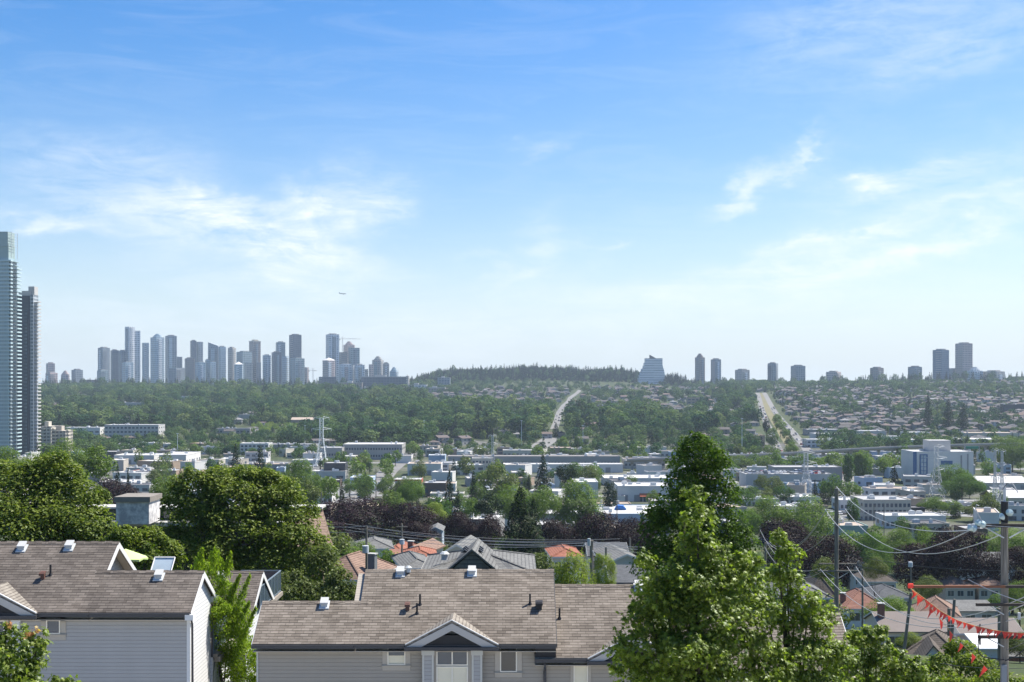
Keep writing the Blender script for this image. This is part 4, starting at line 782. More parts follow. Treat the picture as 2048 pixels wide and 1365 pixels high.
NAMES = {'round': 'broadleaf_tree', 'oval': 'poplar_tree', 'slim': 'poplar_tree', 'cone': 'conifer_tree', 'purp': 'purple_leaved_tree'}
def put_tree(label, kind, gm, x, y, h, w=None, det='mid', var=0, group=None, z=None, parts=True, name=None, natural=False):
    # kind gives width .68 (round), .48 (oval), .26 (slim), .48 (cone) of the height; w in metres overrides
    base = {'round': .82, 'purp': .82, 'oval': .52, 'slim': .3, 'cone': .48}[kind]; sx = (w/(base) if w else h); z = g1(x, y)-.1 if z is None else z; key = (kind, gm.name, det, var, parts)
    if key not in CM:
        V, Fc, _ = crown(kind, gm, det, var); CM[key] = mesh_np('crown', V, Fc, [gm]) if parts else tmesh(NAMES[kind], V, Fc, [gm, M_BARK])
    rz = (x*7.3+y*3.1) % 6.28
    if parts:
        t = thing(name or NAMES[kind], label, 'tree', (x, y, z), group, rz); hc = h
        if natural and kind in ('round', 'purp', 'oval'): hc = min(h, sx*(1.0 if kind != 'oval' else 1.25))
        for nm, me in (('crown', CM[key]), ('trunk', trunk_shared())):
            o = bpy.data.objects.new(nm, me); COL.objects.link(o); o.parent = t
            if nm == 'crown': o.scale = (sx, sx, hc); o.location = (0, 0, h-hc)
            else: k = min(sx, h); o.scale = (k, k, h)
    else:
        t = bpy.data.objects.new(name or NAMES[kind], CM[key]); COL.objects.link(t); t.location = (x, y, z); t.rotation_euler = (0, 0, rz); t.scale = (sx, sx, h); tag(t, label, 'tree', group)
    return t
NT_COUNT = [0]
def T(label, x0, x1, yt, Y, kind, gm, det='mid', var=0, group=None, yb=None):
    # a tree between photo columns x0..x1 with its top on row yt, standing at distance Y
    x = xat((x0+x1)/2, Y); zt = zat(yt, Y); zb = g1(x, Y)-.1
    if yb is not None: zb = zat(yb, Y)
    NT_COUNT[0] += 1
    return put_tree(label, kind, gm, x, Y, max(2.5, (zt-zb)/(.97 if kind != 'cone' else 1)), (x1-x0)*Y/F*1.08, det, var, group, zb, natural=True)
GP = 'purple-leaved trees in a row across the middle'
PT = [(640, 790, 1003, 335, 0, 'largest purple-leaved tree, behind the thin pole with the grey box'), (752, 868, 1010, 332, 1, 'purple-leaved tree above the red tiled roofs'), (800, 870, 1048, 300, 2, 'lower purple-leaved tree in front of its row, above the pole with transformer'),
      (876, 940, 1030, 325, 0, 'small round purple-leaved tree left of the dark conifer, nearest the little yellow tree'), (938, 1005, 1037, 320, 1, 'purple-leaved tree touching the dark conifer on its left'), (1070, 1150, 1044, 318, 2, 'purple-leaved tree just right of the dark conifer'),
      (1142, 1238, 1030, 315, 0, 'purple-leaved tree under the lime poplar-shaped tree'), (1228, 1310, 1044, 310, 1, 'purple-leaved tree left of the tall columnar tree'), (1522, 1616, 1045, 330, 2, 'purple-leaved tree behind the slim maple spire'),
      (1600, 1708, 1078, 300, 0, 'purple-leaved tree crossed by the tall wooden pole'), (1786, 1900, 1092, 305, 1, 'purple-leaved tree left of the largest one on the right side'), (1862, 1968, 1062, 300, 2, 'largest purple-leaved tree on the right side, beside the big utility pole'),
      (1980, 2070, 1100, 295, 0, 'purple-leaved tree at the right edge behind the big utility pole'), (186, 268, 962, 420, 1, 'purple-leaved tree behind the stained roof box at left'), (560, 690, 1046, 300, 2, 'shaded purple-leaved tree right of the brown mansard wall')]
for x0, x1, yt, Y, v, l in PT: T(l, x0-4, x1+4, yt-3, Y, 'purp', G_PURP, 'hi', v, GP)
TL = [  # label, x0, x1, top row, distance, kind, leaf, detail, variant
 ('tall dark conifer clump standing behind the middle of the grey cross-gabled roof', 984, 1098, 968, 225, 'cone', G_CONI, 'hi', 0), ('second dark conifer fused to the right side of the central dark one', 1030, 1104, 992, 228, 'cone', G_CONI, 'hi', 1),
 ('vivid lime-green rounded tree right of the central conifer', 1112, 1206, 962, 430, 'oval', G_BRI, 'hi', 0), ('bright green tree behind the central dark conifer, right part', 1056, 1120, 978, 420, 'round', G_BRI, 'hi', 1), ('bright green tree rising above the left shoulder of the central conifer', 985, 1060, 966, 440, 'round', G_BRI, 'hi', 2),
 ('small yellow-green round tree between purple trees', 846, 892, 1010, 400, 'round', G_YEL, 'hi', 0), ('light green willow-like bush right behind the middle roof end', 1108, 1190, 1104, 72, 'oval', G_YEL, 'hi', 1), ('light green willow-like bush right of the near utility pole', 1186, 1232, 1112, 74, 'oval', G_YEL, 'hi', 2),
 ('dark blue-green spruce at the foot of the largest purple tree', 672, 706, 1050, 200, 'cone', G_CONI, 'mid', 2), ('green bushy tree left of the grey chimney', 690, 760, 1090, 175, 'round', G_BRI, 'hi', 0), ('leafy green bush right of the grey chimney', 752, 810, 1105, 150, 'round', G_BRI, 'mid', 1),
 ('grey-green bush below the purple trees, right of the brown-roofed gable', 838, 892, 1076, 230, 'round', G_DULL, 'mid', 2), ('grey-green bush right of the dark conifer base', 1050, 1112, 1112, 150, 'round', G_DULL, 'mid', 0),
 ('lime tree at the far left edge below the glass tower', -30, 48, 903, 330, 'round', G_BRI, 'hi', 0), ('bright rounded tree right of the two tall towers', 92, 168, 885, 345, 'round', G_BRI, 'hi', 1), ('lime tree between the left edge tree and the rounded one', 40, 104, 905, 335, 'round', G_BRI, 'hi', 2), ('smaller lime tree right of the rounded one', 160, 226, 898, 350, 'round', G_BRI, 'mid', 0),
 ('bright green tree just right of the stained roof box', 306, 372, 948, 300, 'round', G_BRI, 'hi', 2), ('spiky dark conifer left of the red brick warehouse', 222, 248, 922, 470, 'cone', G_CONI, 'mid', 0), ('second spiky conifer beside the red brick warehouse', 247, 266, 928, 470, 'cone', G_CONI, 'mid', 1),
 ('tall ragged conifer right of the big dark maple, left of its pair', 453, 490, 886, 660, 'cone', G_CONI, 'mid', 0), ('tall ragged conifer above the widest maple, right of its pair', 500, 540, 884, 655, 'cone', G_CONI, 'mid', 1),
 ('grey-green broad tree behind the right side of the widest maple', 562, 640, 926, 480, 'round', G_MID, 'hi', 0), ('thin grey-green tree behind the white windowed building', 590, 640, 966, 380, 'round', G_DULL, 'mid', 1), ('small blue spruce by the sandy lot', 672, 696, 960, 420, 'cone', G_CONI, 'mid', 2),
 ('green shrub left of the blue-white workshop', 636, 680, 958, 470, 'round', G_BRI, 'mid', 0), ('round dark green tree in front of the red-topped building', 798, 846, 962, 455, 'round', G_MID, 'hi', 1),
 ('slender dark conifer left of centre, beside the brown building', 882, 915, 936, 480, 'cone', G_CONI, 'mid', 0), ('slender dark conifer right of the brown building', 932, 962, 935, 470, 'cone', G_CONI, 'mid', 1), ('small blue-green spruce in front of the slender conifers', 900, 932, 978, 410, 'cone', G_CONI, 'mid', 2), ('mid green tree right of the small spruce', 918, 962, 1000, 400, 'round', G_MID, 'mid', 0),
 ('dark rounded tree left of the central conifer', 955, 1005, 990, 380, 'round', G_CONI, 'mid', 1), ('tall conifer in front of the long white warehouse', 1064, 1108, 905, 600, 'cone', G_CONI, 'mid', 0), ('broad grey tree left of the tall warehouse conifer', 960, 1030, 930, 590, 'round', G_DULL, 'mid', 1), ('dark tree right of the tall warehouse conifer', 1112, 1152, 928, 560, 'round', G_CONI, 'mid', 2),
 ('round green tree behind the purple trees at centre left', 840, 905, 990, 420, 'round', G_MID, 'mid', 2), ('green hedge tree behind the largest purple tree', 755, 810, 985, 425, 'round', G_MID, 'mid', 0), ('dark rounded tree in the yard of the awning building', 1206, 1234, 964, 560, 'oval', G_CONI, 'mid', 0), ('small dark spruce in front of the white flat roof', 1272, 1298, 1020, 420, 'cone', G_CONI, 'mid', 1),
 ('bright green spreading tree right of the columnar tree', 1492, 1570, 1000, 400, 'round', G_BRI, 'hi', 0), ('large bright green tree left of the tall wooden pole', 1566, 1668, 1000, 400, 'round', G_BRI, 'hi', 1), ('dark green bush between the columnar tree and the bright one', 1476, 1520, 1020, 390, 'round', G_MID, 'mid', 2),
 ('green tree right of the tall wooden pole, under the wires', 1704, 1782, 1074, 330, 'round', G_MID, 'hi', 0), ('small palm-like green tree under the wires', 1732, 1770, 1048, 400, 'oval', G_BRI, 'mid', 1), ('bright green hedge tree under the wires, left', 1668, 1730, 1060, 390, 'round', G_BRI, 'mid', 2), ('bright green hedge tree under the wires, middle', 1764, 1832, 1064, 385, 'round', G_BRI, 'hi', 0), ('bright green hedge tree under the wires, right', 1820, 1892, 1060, 385, 'round', G_BRI, 'hi', 1), ('bright green tree at the right edge below the insulators', 1960, 2060, 1050, 380, 'round', G_BRI, 'hi', 2), ('bright green tree between the large purple tree and the big pole', 1930, 1990, 1074, 380, 'round', G_BRI, 'mid', 0),
 ('dark rounded tree in front of the low white office', 1790, 1824, 1036, 470, 'round', G_MID, 'mid', 1), ('dark rounded tree left of the low white office', 1828, 1862, 1046, 440, 'round', G_CONI, 'mid', 2), ('big round street tree below the white and blue building', 1886, 1962, 952, 640, 'round', G_MID, 'hi', 0), ('round street tree right of the cream office', 1838, 1892, 995, 560, 'round', G_MID, 'hi', 1), ('small round street tree right of that, by the parked cars', 1886, 1924, 1000, 560, 'round', G_MID, 'mid', 2), ('yellowish round tree left of the big insulators', 1928, 1998, 1008, 540, 'round', G_DULL, 'hi', 0), ('dark tree filling the right edge near the viaduct', 1990, 2060, 876, 900, 'round', G_MID, 'hi', 1), ('dark rounded tree in front of the right part of the blue-windowed building', 1870, 1935, 925, 690, 'round', G_MID, 'hi', 2),
 ('slim dark poplar left of the side street', 1688, 1706, 908, 780, 'slim', G_MID, 'mid', 0), ('slim poplar pair right of the side street', 1706, 1726, 906, 800, 'slim', G_MID, 'mid', 1), ('broad poplar right of the side street', 1722, 1744, 910, 800, 'oval', G_MID, 'mid', 2), ('light green tree left of the slim poplars', 1648, 1694, 906, 860, 'round', G_BRI, 'mid', 0), ('light green tree behind the slim poplars', 1696, 1746, 904, 870, 'round', G_BRI, 'mid', 1), ('light green tree left of the round ramp', 1750, 1786, 910, 850, 'round', G_BRI, 'mid', 2), ('dark tree behind the grey parking garage, left', 1448, 1500, 912, 900, 'round', G_MID, 'mid', 0), ('dark tree behind the grey parking garage, middle', 1490, 1530, 910, 910, 'round', G_MID, 'mid', 1), ('dark tree behind the grey parking garage, right', 1572, 1640, 906, 890, 'round', G_MID, 'mid', 2),
 ('green tree in front of the grey garage, left', 1490, 1520, 974, 640, 'round', G_MID, 'mid', 0), ('green tree in front of the grey garage, middle', 1522, 1548, 976, 640, 'round', G_DULL, 'mid', 1), ('green tree in front of the grey garage, right', 1548, 1586, 970, 640, 'round', G_MID, 'mid', 2), ('pointed dark spruce in front of the garage, left', 1622, 1638, 958, 650, 'cone', G_CONI, 'mid', 0), ('pointed dark spruce in front of the garage, middle', 1636, 1658, 954, 650, 'cone', G_CONI, 'mid', 1), ('pointed dark spruce in front of the garage, right', 1656, 1676, 958, 650, 'cone', G_CONI, 'mid', 2), ('broad dark tree right of the garage spruces', 1676, 1722, 966, 640, 'round', G_MID, 'mid', 0),
 ('tall near-black conifer on the right hillside, left of three', 1846, 1866, 786, 1560, 'cone', G_CONI, 'mid', 0), ('broad near-black conifer on the right hillside, middle of three', 1884, 1910, 794, 1520, 'cone', G_CONI, 'mid', 1), ('near-black conifer on the right hillside, right of three', 1914, 1940, 808, 1540, 'cone', G_CONI, 'mid', 2),
 ('dark pointed conifer at the bottom of the hillside road', 1103, 1121, 845, 1420, 'cone', G_CONI, 'mid', 0), ('wide dark conifer group right of the hillside road, left one', 1146, 1172, 800, 1700, 'cone', G_CONI, 'mid', 1), ('wide dark conifer group right of the hillside road, right one', 1164, 1194, 798, 1720, 'cone', G_CONI, 'mid', 2), ('bright conical tree left of the beige shed', 1117, 1138, 874, 1180, 'oval', G_BRI, 'mid', 0), ('green conical tree right of the beige shed', 1149, 1166, 868, 1180, 'oval', G_MID, 'mid', 1),
 ('dark oval tree on the left verge of the boulevard', 1526, 1540, 836, 1350, 'oval', G_CONI, 'mid', 1), ('dark tree lower on the left verge of the boulevard', 1532, 1556, 856, 1250, 'oval', G_MID, 'mid', 2), ('bright bush in the boulevard median, upper', 1545, 1562, 829, 1500, 'round', G_BRI, 'mid', 0), ('bright bush in the boulevard median, lower', 1551, 1572, 840, 1420, 'round', G_BRI, 'mid', 1), ('dark bush in the boulevard median, lowest', 1566, 1580, 858, 1240, 'round', G_MID, 'mid', 2), ('dark shrub at the foot of the boulevard', 1568, 1594, 886, 1080, 'round', G_MID, 'mid', 0),
 ('tall ash in front of the orange-roofed cottage, right of the maroon roof', 1728, 1772, 1120, 215, 'round', G_DULL, 'hi', 0), ('green hedge behind the maroon-brown tiled house', 1730, 1826, 1196, 190, 'round', G_BRI, 'hi', 1), ('grey-green tree under the orange crossarm', 1830, 1880, 1150, 240, 'round', G_DULL, 'hi', 2), ('dark green bush beside the pinkish-white house', 1790, 1846, 1280, 140, 'round', G_BIG, 'hi', 0), ('grey-green bush at the right edge below the red flags', 2010, 2070, 1330, 100, 'round', G_DULL, 'hi', 1), ('pale green tree right of the big pole, behind the wires', 2010, 2070, 1160, 220, 'round', G_MID, 'hi', 2), ('thin green tree left of the tall wooden pole', 1624, 1668, 1120, 190, 'round', G_DULL, 'mid', 0),
]
for l in TL: T(*l)
# ------------------------------------------------------------------ valley buildings
M_DWIN = mat_glass('dark_window_band', (.05, .06, .075), .2, .5)
C = {'white': (.60, .585, .55), 'cream': (.50, .46, .38), 'beige': (.42, .38, .32), 'grey': (.29, .285, .275), 'pale': (.44, .43, .41), 'blue': (.36, .45, .54), 'brick': (.20, .065, .045), 'dark': (.045, .048, .055), 'brown': (.12, .09, .07), 'red': (.40, .10, .07), 'green': (.25, .36, .32), 'conc': (.33, .32, .30), 'tan': (.34, .26, .19)}
def cm(k): return mat_plain('painted_wall_'+k, C[k], .75, .16, .3)
R_ = {'white': mat_plain('flat_roof_white', (.46, .455, .44), .85, .3, .12), 'grey': mat_plain('flat_roof_grey', (.30, .30, .30), .9, .35, .12), 'gravel': mat_plain('flat_roof_gravel', (.24, .22, .20), .95, .35, .12), 'dark': mat_plain('flat_roof_tar', (.09, .09, .095), .9, .35, .12), 'tan': mat_plain('flat_roof_tan', (.36, .29, .23), .9, .3, .12)}
BL = []
def block(label, x0, x1, yt, yb, d, wc='white', rc='white', wins=None, cat='warehouse', name='warehouse', Y=None, rt=4, pitch=0, group=None, h=None, ww=.62, doors=0, rot=0):
    Y = Y or Yof((x0+x1)/2, yb); X0, X1 = xat(x0, Y), xat(x1, Y); zb = min(g1(X0, Y), g1(X1, Y), g1((X0+X1)/2, Y+d))-.3; zt = zat(yt, Y)
    if zt < zb+3: zt = zb+3.5
    t = thing(name, label, cat, ((X0+X1)/2, Y+d/2, zb), group); BL.append((X0-3, X1+3, Y-4, Y+d+5))
    b = MB(); b.box(X0, X1, Y, Y+d, zb, zt); W = b.build('wall', cm(wc), t)
    b = MB()
    if pitch: b.extr([(X0-.4, Y-.4, zt), (X0-.4, Y+d/2, zt+pitch), (X0-.4, Y+d+.4, zt), (X0-.4, Y+d+.4, zt-.3), (X0-.4, Y+d/2, zt+pitch-.3), (X0-.4, Y-.4, zt-.3)], (X1-X0+.8, 0, 0)); b.build('roof', R_[rc], t)
    else:
        b.box(X0+.25, X1-.25, Y+.25, Y+d-.25, zt, zt+.12); b.build('roof', R_[rc], t); b = MB()
        b.box(X0-.1, X1+.1, Y-.1, Y+.22, zt-.1, zt+.5); b.box(X0-.1, X1+.1, Y+d-.22, Y+d+.1, zt-.1, zt+.5); b.box(X0-.1, X0+.22, Y+.22, Y+d-.22, zt-.1, zt+.5); b.box(X1-.22, X1+.1, Y+.22, Y+d-.22, zt-.1, zt+.5); b.build('parapet', cm(wc), t)
        rng = rs(int(x0*7+yb))
        for i in range(rt):                    # rooftop plant
            sx = rng.uniform(1, 3); px_ = rng.uniform(X0+2, max(X0+2.5, X1-2-sx)); py_ = rng.uniform(Y+2, Y+max(3, d-3)); b = MB(); hh = rng.uniform(.8, 1.9); b.box(px_, px_+sx, py_, py_+sx*.8, zt+.12, zt+hh); b.box(px_+.2, px_+sx-.2, py_+.2, py_+sx*.6, zt+hh, zt+hh+.2); b.build('rooftop_unit', M_GALV if i % 2 else M_WHITE, t)
    H = zt-zb-.3
    if wins:
        nr, nc = wins; nc = min(nc, 90//nr)
        for r in range(nr):
            zc = zt-.6-H*(r+.5)/nr*.92; hh = min(1.6, H/nr*.48)/2*1.1
            for c in range(nc):
                xc = X0+(X1-X0)*(c+.5)/nc; hw = (X1-X0)/nc*ww/2; b = MB(); b.box(xc-hw, xc+hw, Y-.06, Y+.05, zc-hh, zc+hh); b.build('window', M_DWIN, t)
        nd = max(1, int(d/7))
        for r in range(nr):
            zc = zt-.6-H*(r+.5)/nr*.92; hh = min(1.6, H/nr*.48)/2
            for c in range(nd):
                yc = Y+d*(c+.5)/nd; sx = X0 if (x0+x1)/2 > HX else X1; b = MB(); b.box(sx-.06, sx+.06, yc-1.4, yc+1.4, zc-hh, zc+hh); b.build('window', M_DWIN, t)
    for i in range(doors):
        xc = X0+(X1-X0)*(i+.5)/doors; b = MB(); b.box(xc-1.8, xc+1.8, Y-.07, Y+.05, zb+.3, zb+4); b.build('loading_door', cm('grey' if wc != 'grey' else 'pale'), t)
    t.rotation_euler = (0, 0, rad(rot)); return t, (X0, X1, Y, zb, zt)
BB = [
 ('grey-white hospital-like block in the trees at left', 209, 317, 851, 878, 26, 'pale', 'white', (3, 14)), ('white low building among trees right of the beige mid-rises', 130, 200, 856, 872, 20, 'white', 'white', (1, 6)),
 ('long white warehouse at left, lower wall of the pair', 228, 308, 912, 930, 30, 'white', 'white', None), ('long white warehouse at left, taller right one', 318, 372, 911, 934, 45, 'white', 'white', (1, 7)), ('dark low shed left of the white warehouse pair', 205, 232, 905, 924, 20, 'dark', 'grey', None),
 ('red brick warehouse behind the stained roof box', 262, 324, 944, 962, 18, 'brick', 'grey', None), ('tan end block adjoining the red brick warehouse', 324, 352, 943, 963, 18, 'tan', 'grey', (1, 2)), ('second red brick building below the brick warehouse', 280, 312, 973, 990, 12, 'brick', 'white', None), ('white flat-roofed shed left of the second brick building', 196, 268, 966, 982, 22, 'white', 'white', (1, 5)), ('dark shed left of the spiky conifers', 160, 200, 948, 966, 14, 'grey', 'grey', None),
 ('three-storey office with bands of glass left of the lattice tower', 480, 537, 888, 910, 18, 'white', 'white', (3, 7)), ('long dark low building behind the glass-banded office', 537, 632, 890, 903, 20, 'grey', 'grey', None), ('large grey concrete building with rows of small windows, left half', 640, 684, 897, 922, 24, 'conc', 'grey', (1, 8)), ('large grey concrete building with tall slit windows', 686, 804, 890, 920, 36, 'conc', 'white', (2, 22)),
 ('white low flat building in front of the glass-banded office', 584, 648, 922, 934, 20, 'white', 'white', (1, 6)), ('beige flat building left of the slit-windowed block', 683, 710, 914, 926, 18, 'cream', 'white', (1, 3)), ('long low shed below the slit-windowed block', 560, 640, 934, 944, 14, 'pale', 'white', None), ('grey shed behind the broad green tree at left centre', 488, 580, 930, 946, 16, 'grey', 'tan', (1, 7)),
 ('black-walled boxy building on the valley floor', 648, 690, 928, 962, 16, 'dark', 'grey', None), ('white warehouse in front of the black-walled box', 624, 691, 944, 964, 14, 'pale', 'white', (1, 3)), ('dark low extension in front of the white box warehouse', 628, 680, 962, 976, 10, 'brown', 'white', None), ('pale blue and white workshop beside the parked cars', 700, 746, 957, 980, 18, 'blue', 'white', (2, 5)),
 ('grey-white building with red parapet by the road', 790, 842, 961, 985, 14, 'pale', 'white', (2, 7)), ('large plain white warehouse left of centre', 815, 882, 929, 952, 20, 'white', 'tan', None), ('pale blue-topped box behind the plain white warehouse', 857, 890, 912, 934, 16, 'blue', 'white', None), ('dark brown building with cluttered roof behind the slender conifers', 847, 892, 968, 996, 16, 'brown', 'grey', (1, 4)), ('small white-roofed building right of the slender conifers', 957, 992, 982, 1000, 12, 'pale', 'white', (1, 4)), ('white building with large windows by the mansard wall', 619, 664, 992, 1022, 12, 'white', 'white', (2, 5)),
 ('long grey two-storey building with many small windows in the valley centre', 896, 1240, 914, 938, 18, 'grey', 'gravel', (1, 52)), ('cream three-storey block set into the long grey building', 944, 984, 918, 940, 12, 'cream', 'white', (2, 6)), ('cream block with upright windows above the long grey building', 1006, 1064, 902, 916, 20, 'cream', 'grey', (1, 7)), ('beige block right of the bright conical tree', 1101, 1142, 897, 914, 20, 'tan', 'tan', None), ('long white-roofed shed in the valley centre', 1007, 1246, 930, 946, 16, 'white', 'white', None), ('long grey shed right of the white-roofed one', 1248, 1330, 920, 938, 20, 'pale', 'tan', (1, 10)),
 ('tall white slab building beside the broad dark tree', 1110, 1122, 948, 976, 10, 'white', 'white', None), ('white boxy warehouse right of the lime tree', 1149, 1196, 966, 998, 26, 'white', 'white', None), ('low white complex with a small roof tower', 1209, 1340, 958, 972, 30, 'white', 'white', (1, 10)), ('white roof tower on the low complex', 1256, 1272, 948, 962, 8, 'white', 'white', None),
 ('white building with orange-red awning left of the columnar tree', 1236, 1340, 974, 1004, 26, 'white', 'white', None), ('low brown-roofed shed below the awning building', 1192, 1262, 1010, 1024, 12, 'tan', 'tan', None), ('large flat white roof with a blue tarp', 1200, 1345, 1030, 1052, 40, 'blue', 'white', None), ('cottage-sized white shed by the awning building', 1222, 1250, 994, 1006, 10, 'white', 'grey', None),
 ('grey-blue parking garage with cars on its roof', 1492, 1664, 950, 980, 22, 'pale', 'grey', None), ('taller grey block behind the parking garage', 1549, 1684, 936, 970, 20, 'grey', 'grey', None),
 ('low white building in front of the garage trees, left', 1467, 1557, 1000, 1014, 16, 'pale', 'white', (1, 10)), ('low white building in front of the garage trees, right', 1559, 1640, 996, 1010, 18, 'white', 'white', (1, 8)), ('small tan-roofed building behind the bright green trees', 1550, 1620, 1016, 1030, 14, 'cream', 'tan', None),
 ('cream three-storey office with dark square windows', 1728, 1822, 1002, 1042, 22, 'cream', 'grey', (3, 11)), ('dark-roofed low wing in front of the cream office', 1778, 1850, 1018, 1040, 12, 'dark', 'dark', None), ('long white two-storey office with black windows', 1771, 1892, 1034, 1058, 14, 'white', 'white', (1, 13)), ('white narrow building left of the cream office', 1680, 1722, 1002, 1022, 16, 'white', 'white', (1, 5)), ('green-white flat building right of the tall wooden pole', 1676, 1736, 1054, 1076, 16, 'green', 'tan', None),
 ('white pitched hall behind the insulators at right', 1962, 2060, 966, 984, 26, 'pale', 'white', None), ('cream building at the right edge under the pitched hall', 1990, 2080, 996, 1016, 20, 'cream', 'white', (1, 8)), ('small grey-white house by the street trees', 1908, 1944, 1008, 1022, 12, 'pale', 'white', (1, 4)), ('brown shed behind the large purple tree', 1930, 1976, 1060, 1080, 12, 'brown', 'grey', None),
 ('long white warehouse left of the boulevard foot', 1450, 1540, 912, 922, 18, 'white', 'white', (1, 12)), ('white long warehouse beside the boulevard foot, front row', 1683, 1780, 886, 900, 30, 'white', 'white', None), ('white low building with dark windows right of the boulevard', 1614, 1682, 880, 896, 20, 'white', 'white', (2, 8)), ('white shed with sloping roof behind the front warehouse', 1634, 1722, 869, 884, 34, 'white', 'white', None), ('white two-storey block behind the warehouse row', 1719, 1772, 863, 878, 24, 'pale', 'white', (1, 8)), ('grey block at the top left of the warehouse row', 1615, 1682, 860, 872, 24, 'grey', 'white', (1, 8)), ('small white block in the middle of the warehouse row', 1814, 1860, 866, 880, 24, 'white', 'white', (1, 5)),
 ('long white warehouse behind the blue-windowed building', 1796, 1860, 881, 896, 30, 'white', 'white', None), ('longest white warehouse at the right of the row', 1898, 2030, 880, 894, 40, 'white', 'white', (1, 18)), ('long peach-coloured building above the right warehouse', 1931, 2036, 867, 879, 30, 'cream', 'tan', None), ('white block in the middle of the warehouse row, low part', 1760, 1812, 874, 886, 24, 'white', 'grey', (1, 6)),
 ('white bright building on the hillside beside the road', 1132, 1153, 814, 828, 16, 'pale', 'white', (2, 3)), ('dark long school-like building on the hillside', 1153, 1212, 812, 822, 20, 'brown', 'grey', (1, 10)), ('low dark building on the far right hillside', 2010, 2060, 810, 826, 20, 'dark', 'white', (1, 8)), ('pinkish apartment block on the central hillside', 1375, 1414, 796, 810, 16, 'tan', 'grey', (2, 5)), ('brown pitched hall by the yellow-green field', 582, 632, 840, 852, 20, 'tan', 'tan', None), ('pale low building left of the field', 470, 512, 830, 838, 16, 'pale', 'white', None), ('long pale roof in the woods below the left skyline', 238, 290, 806, 816, 20, 'pale', 'white', (1, 9)), ('white house-like block high in the woods below the skyline', 362, 384, 793, 802, 16, 'white', 'white', (1, 4)), ('pale hall in the woods left of the tall masts', 108, 130, 818, 828, 16, 'pale', 'white', None), ('grey-white terrace in the woods below the hospital', 700, 760, 796, 803, 14, 'pale', 'grey', (1, 12)), ('low grey school among trees at mid slope', 432, 500, 858, 868, 16, 'grey', 'grey', (1, 10)), ('grey-roofed hall beside the boulevard', 1494, 1530, 872, 892, 20, 'tan', 'tan', None),
]
info = {}
for k in BB:
    l, x0, x1, yt, yb, d, wc, rc, wn = k; t, I = block(l, x0, x1, yt, yb, d, wc, rc, wn, 'building' if wn else 'warehouse', 'building' if wn else 'warehouse', rt=5 if x1-x0 > 60 else 2, pitch=3 if 'pitched' in l else 0, doors=4 if (wn is None and x1-x0 > 60) else 0); info[l] = (t, I)
# details that make single buildings recognisable
t, (X0, X1, Y, zb, zt) = info['white building with orange-red awning left of the columnar tree']; b = MB(); a, c = xat(1279, Y), xat(1320, Y); b.extr([(a, Y-2.2, zb+3.4), (a, Y-.1, zb+4.8), (a, Y-.1, zb+4.5), (a, Y-2.2, zb+3.2)], (c-a, 0, 0)); b.build('awning', mat_plain('orange_red_awning', (.50, .12, .05), .7, .1), t)
for i in range(6): b = MB(); b.box(a+(c-a)*i/6+.3, a+(c-a)*(i+1)/6-.3, Y-.08, Y+.02, zb+.3, zb+3.1); b.build('window', M_DWIN, t)
t, (X0, X1, Y, zb, zt) = info['grey-white building with red parapet by the road']; b = MB(); b.box(X0-.15, X1+.15, Y-.2, Y-.11, zt-.5, zt+.55); b.box(X1+.11, X1+.2, Y-.1, Y+14, zt-2, zt+.55); b.build('red_band', cm('red'), t)
t, (X0, X1, Y, zb, zt) = info['large flat white roof with a blue tarp']; c = P(1240, 1027, Y+20); b = MB(); b.tube([(c.x-2.5, Y+18, zt+.5), (c.x-1.2, Y+19, zt+1.2), (c.x+1.2, Y+19, zt+1.1), (c.x+2.5, Y+18, zt+.5)], [.3, 1.3, 1.2, .3], 8); b.build('tarp', mat_plain('blue_tarp', (.02, .13, .40), .6, .15), t)
t, (X0, X1, Y, zb, zt) = info['grey-blue parking garage with cars on its roof']
for a, c, r in ((1507, 1528, 962), (1544, 1556, 962), (1513, 1526, 974), (1536, 1553, 974), (1622, 1642, 962), (1600, 1612, 974)): b = MB(); b.box(xat(a, Y), xat(c, Y), Y-.06, Y+.05, zat(r+2, Y), zat(r-1, Y)); b.build('window', M_DWIN, t)
# the white and blue building with tall framed window
l = 'white building with tall blue-framed window and a tower box on top'; t, (X0, X1, Y, zb, zt) = block(l, 1828, 1947, 905, 968, 26, 'white', 'white', None, 'building', 'building', rt=3)
M_BLF = mat_plain('blue_window_frame', (.06, .13, .26), .5, .1)
b = MB(); b.box(xat(1826, Y), xat(1833, Y), Y-.5, Y+.02, zb, zt+.4); b.build('corner_pier', M_BLF, t)
b = MB(); a, c, e, f = xat(1839, Y), xat(1855, Y), zat(950, Y), zat(909, Y); b.box(a, a+.8, Y-.35, Y-.02, e, f); b.box(c-.8, c, Y-.35, Y-.02, e, f); b.box(a+.8, c-.8, Y-.35, Y-.02, e, e+.6); b.box(a+.8, c-.8, Y-.35, Y-.02, f-.6, f)
for i in range(1, 5): z = e+(f-e)*i/5; b.box(a+.8, c-.8, Y-.3, Y-.02, z-.12, z+.12)
b.box((a+c)/2-.12, (a+c)/2+.12, Y-.33, Y-.02, e+.6, f-.6); W = b.build('window', M_BLF, t); b = MB(); b.box(a+.8, c-.8, Y-.12, Y-.06, e+.6, f-.6); b.build('pane', mat_glass('pale_glass', (.20, .26, .30), .2), W)
b = MB(); b.box(xat(1882, Y), xat(1905, Y), Y-.2, Y-.02, zat(930, Y), zat(922, Y)); b.build('window', M_BLF, t); b = MB(); b.box(xat(1921, Y), xat(1924, Y), Y-.2, Y-.02, zat(960, Y), zat(911, Y)); b.box(xat(1934, Y), xat(1937, Y), Y-.2, Y-.02, zat(960, Y), zat(908, Y)); b.build('downpipe', cm('grey'), t)
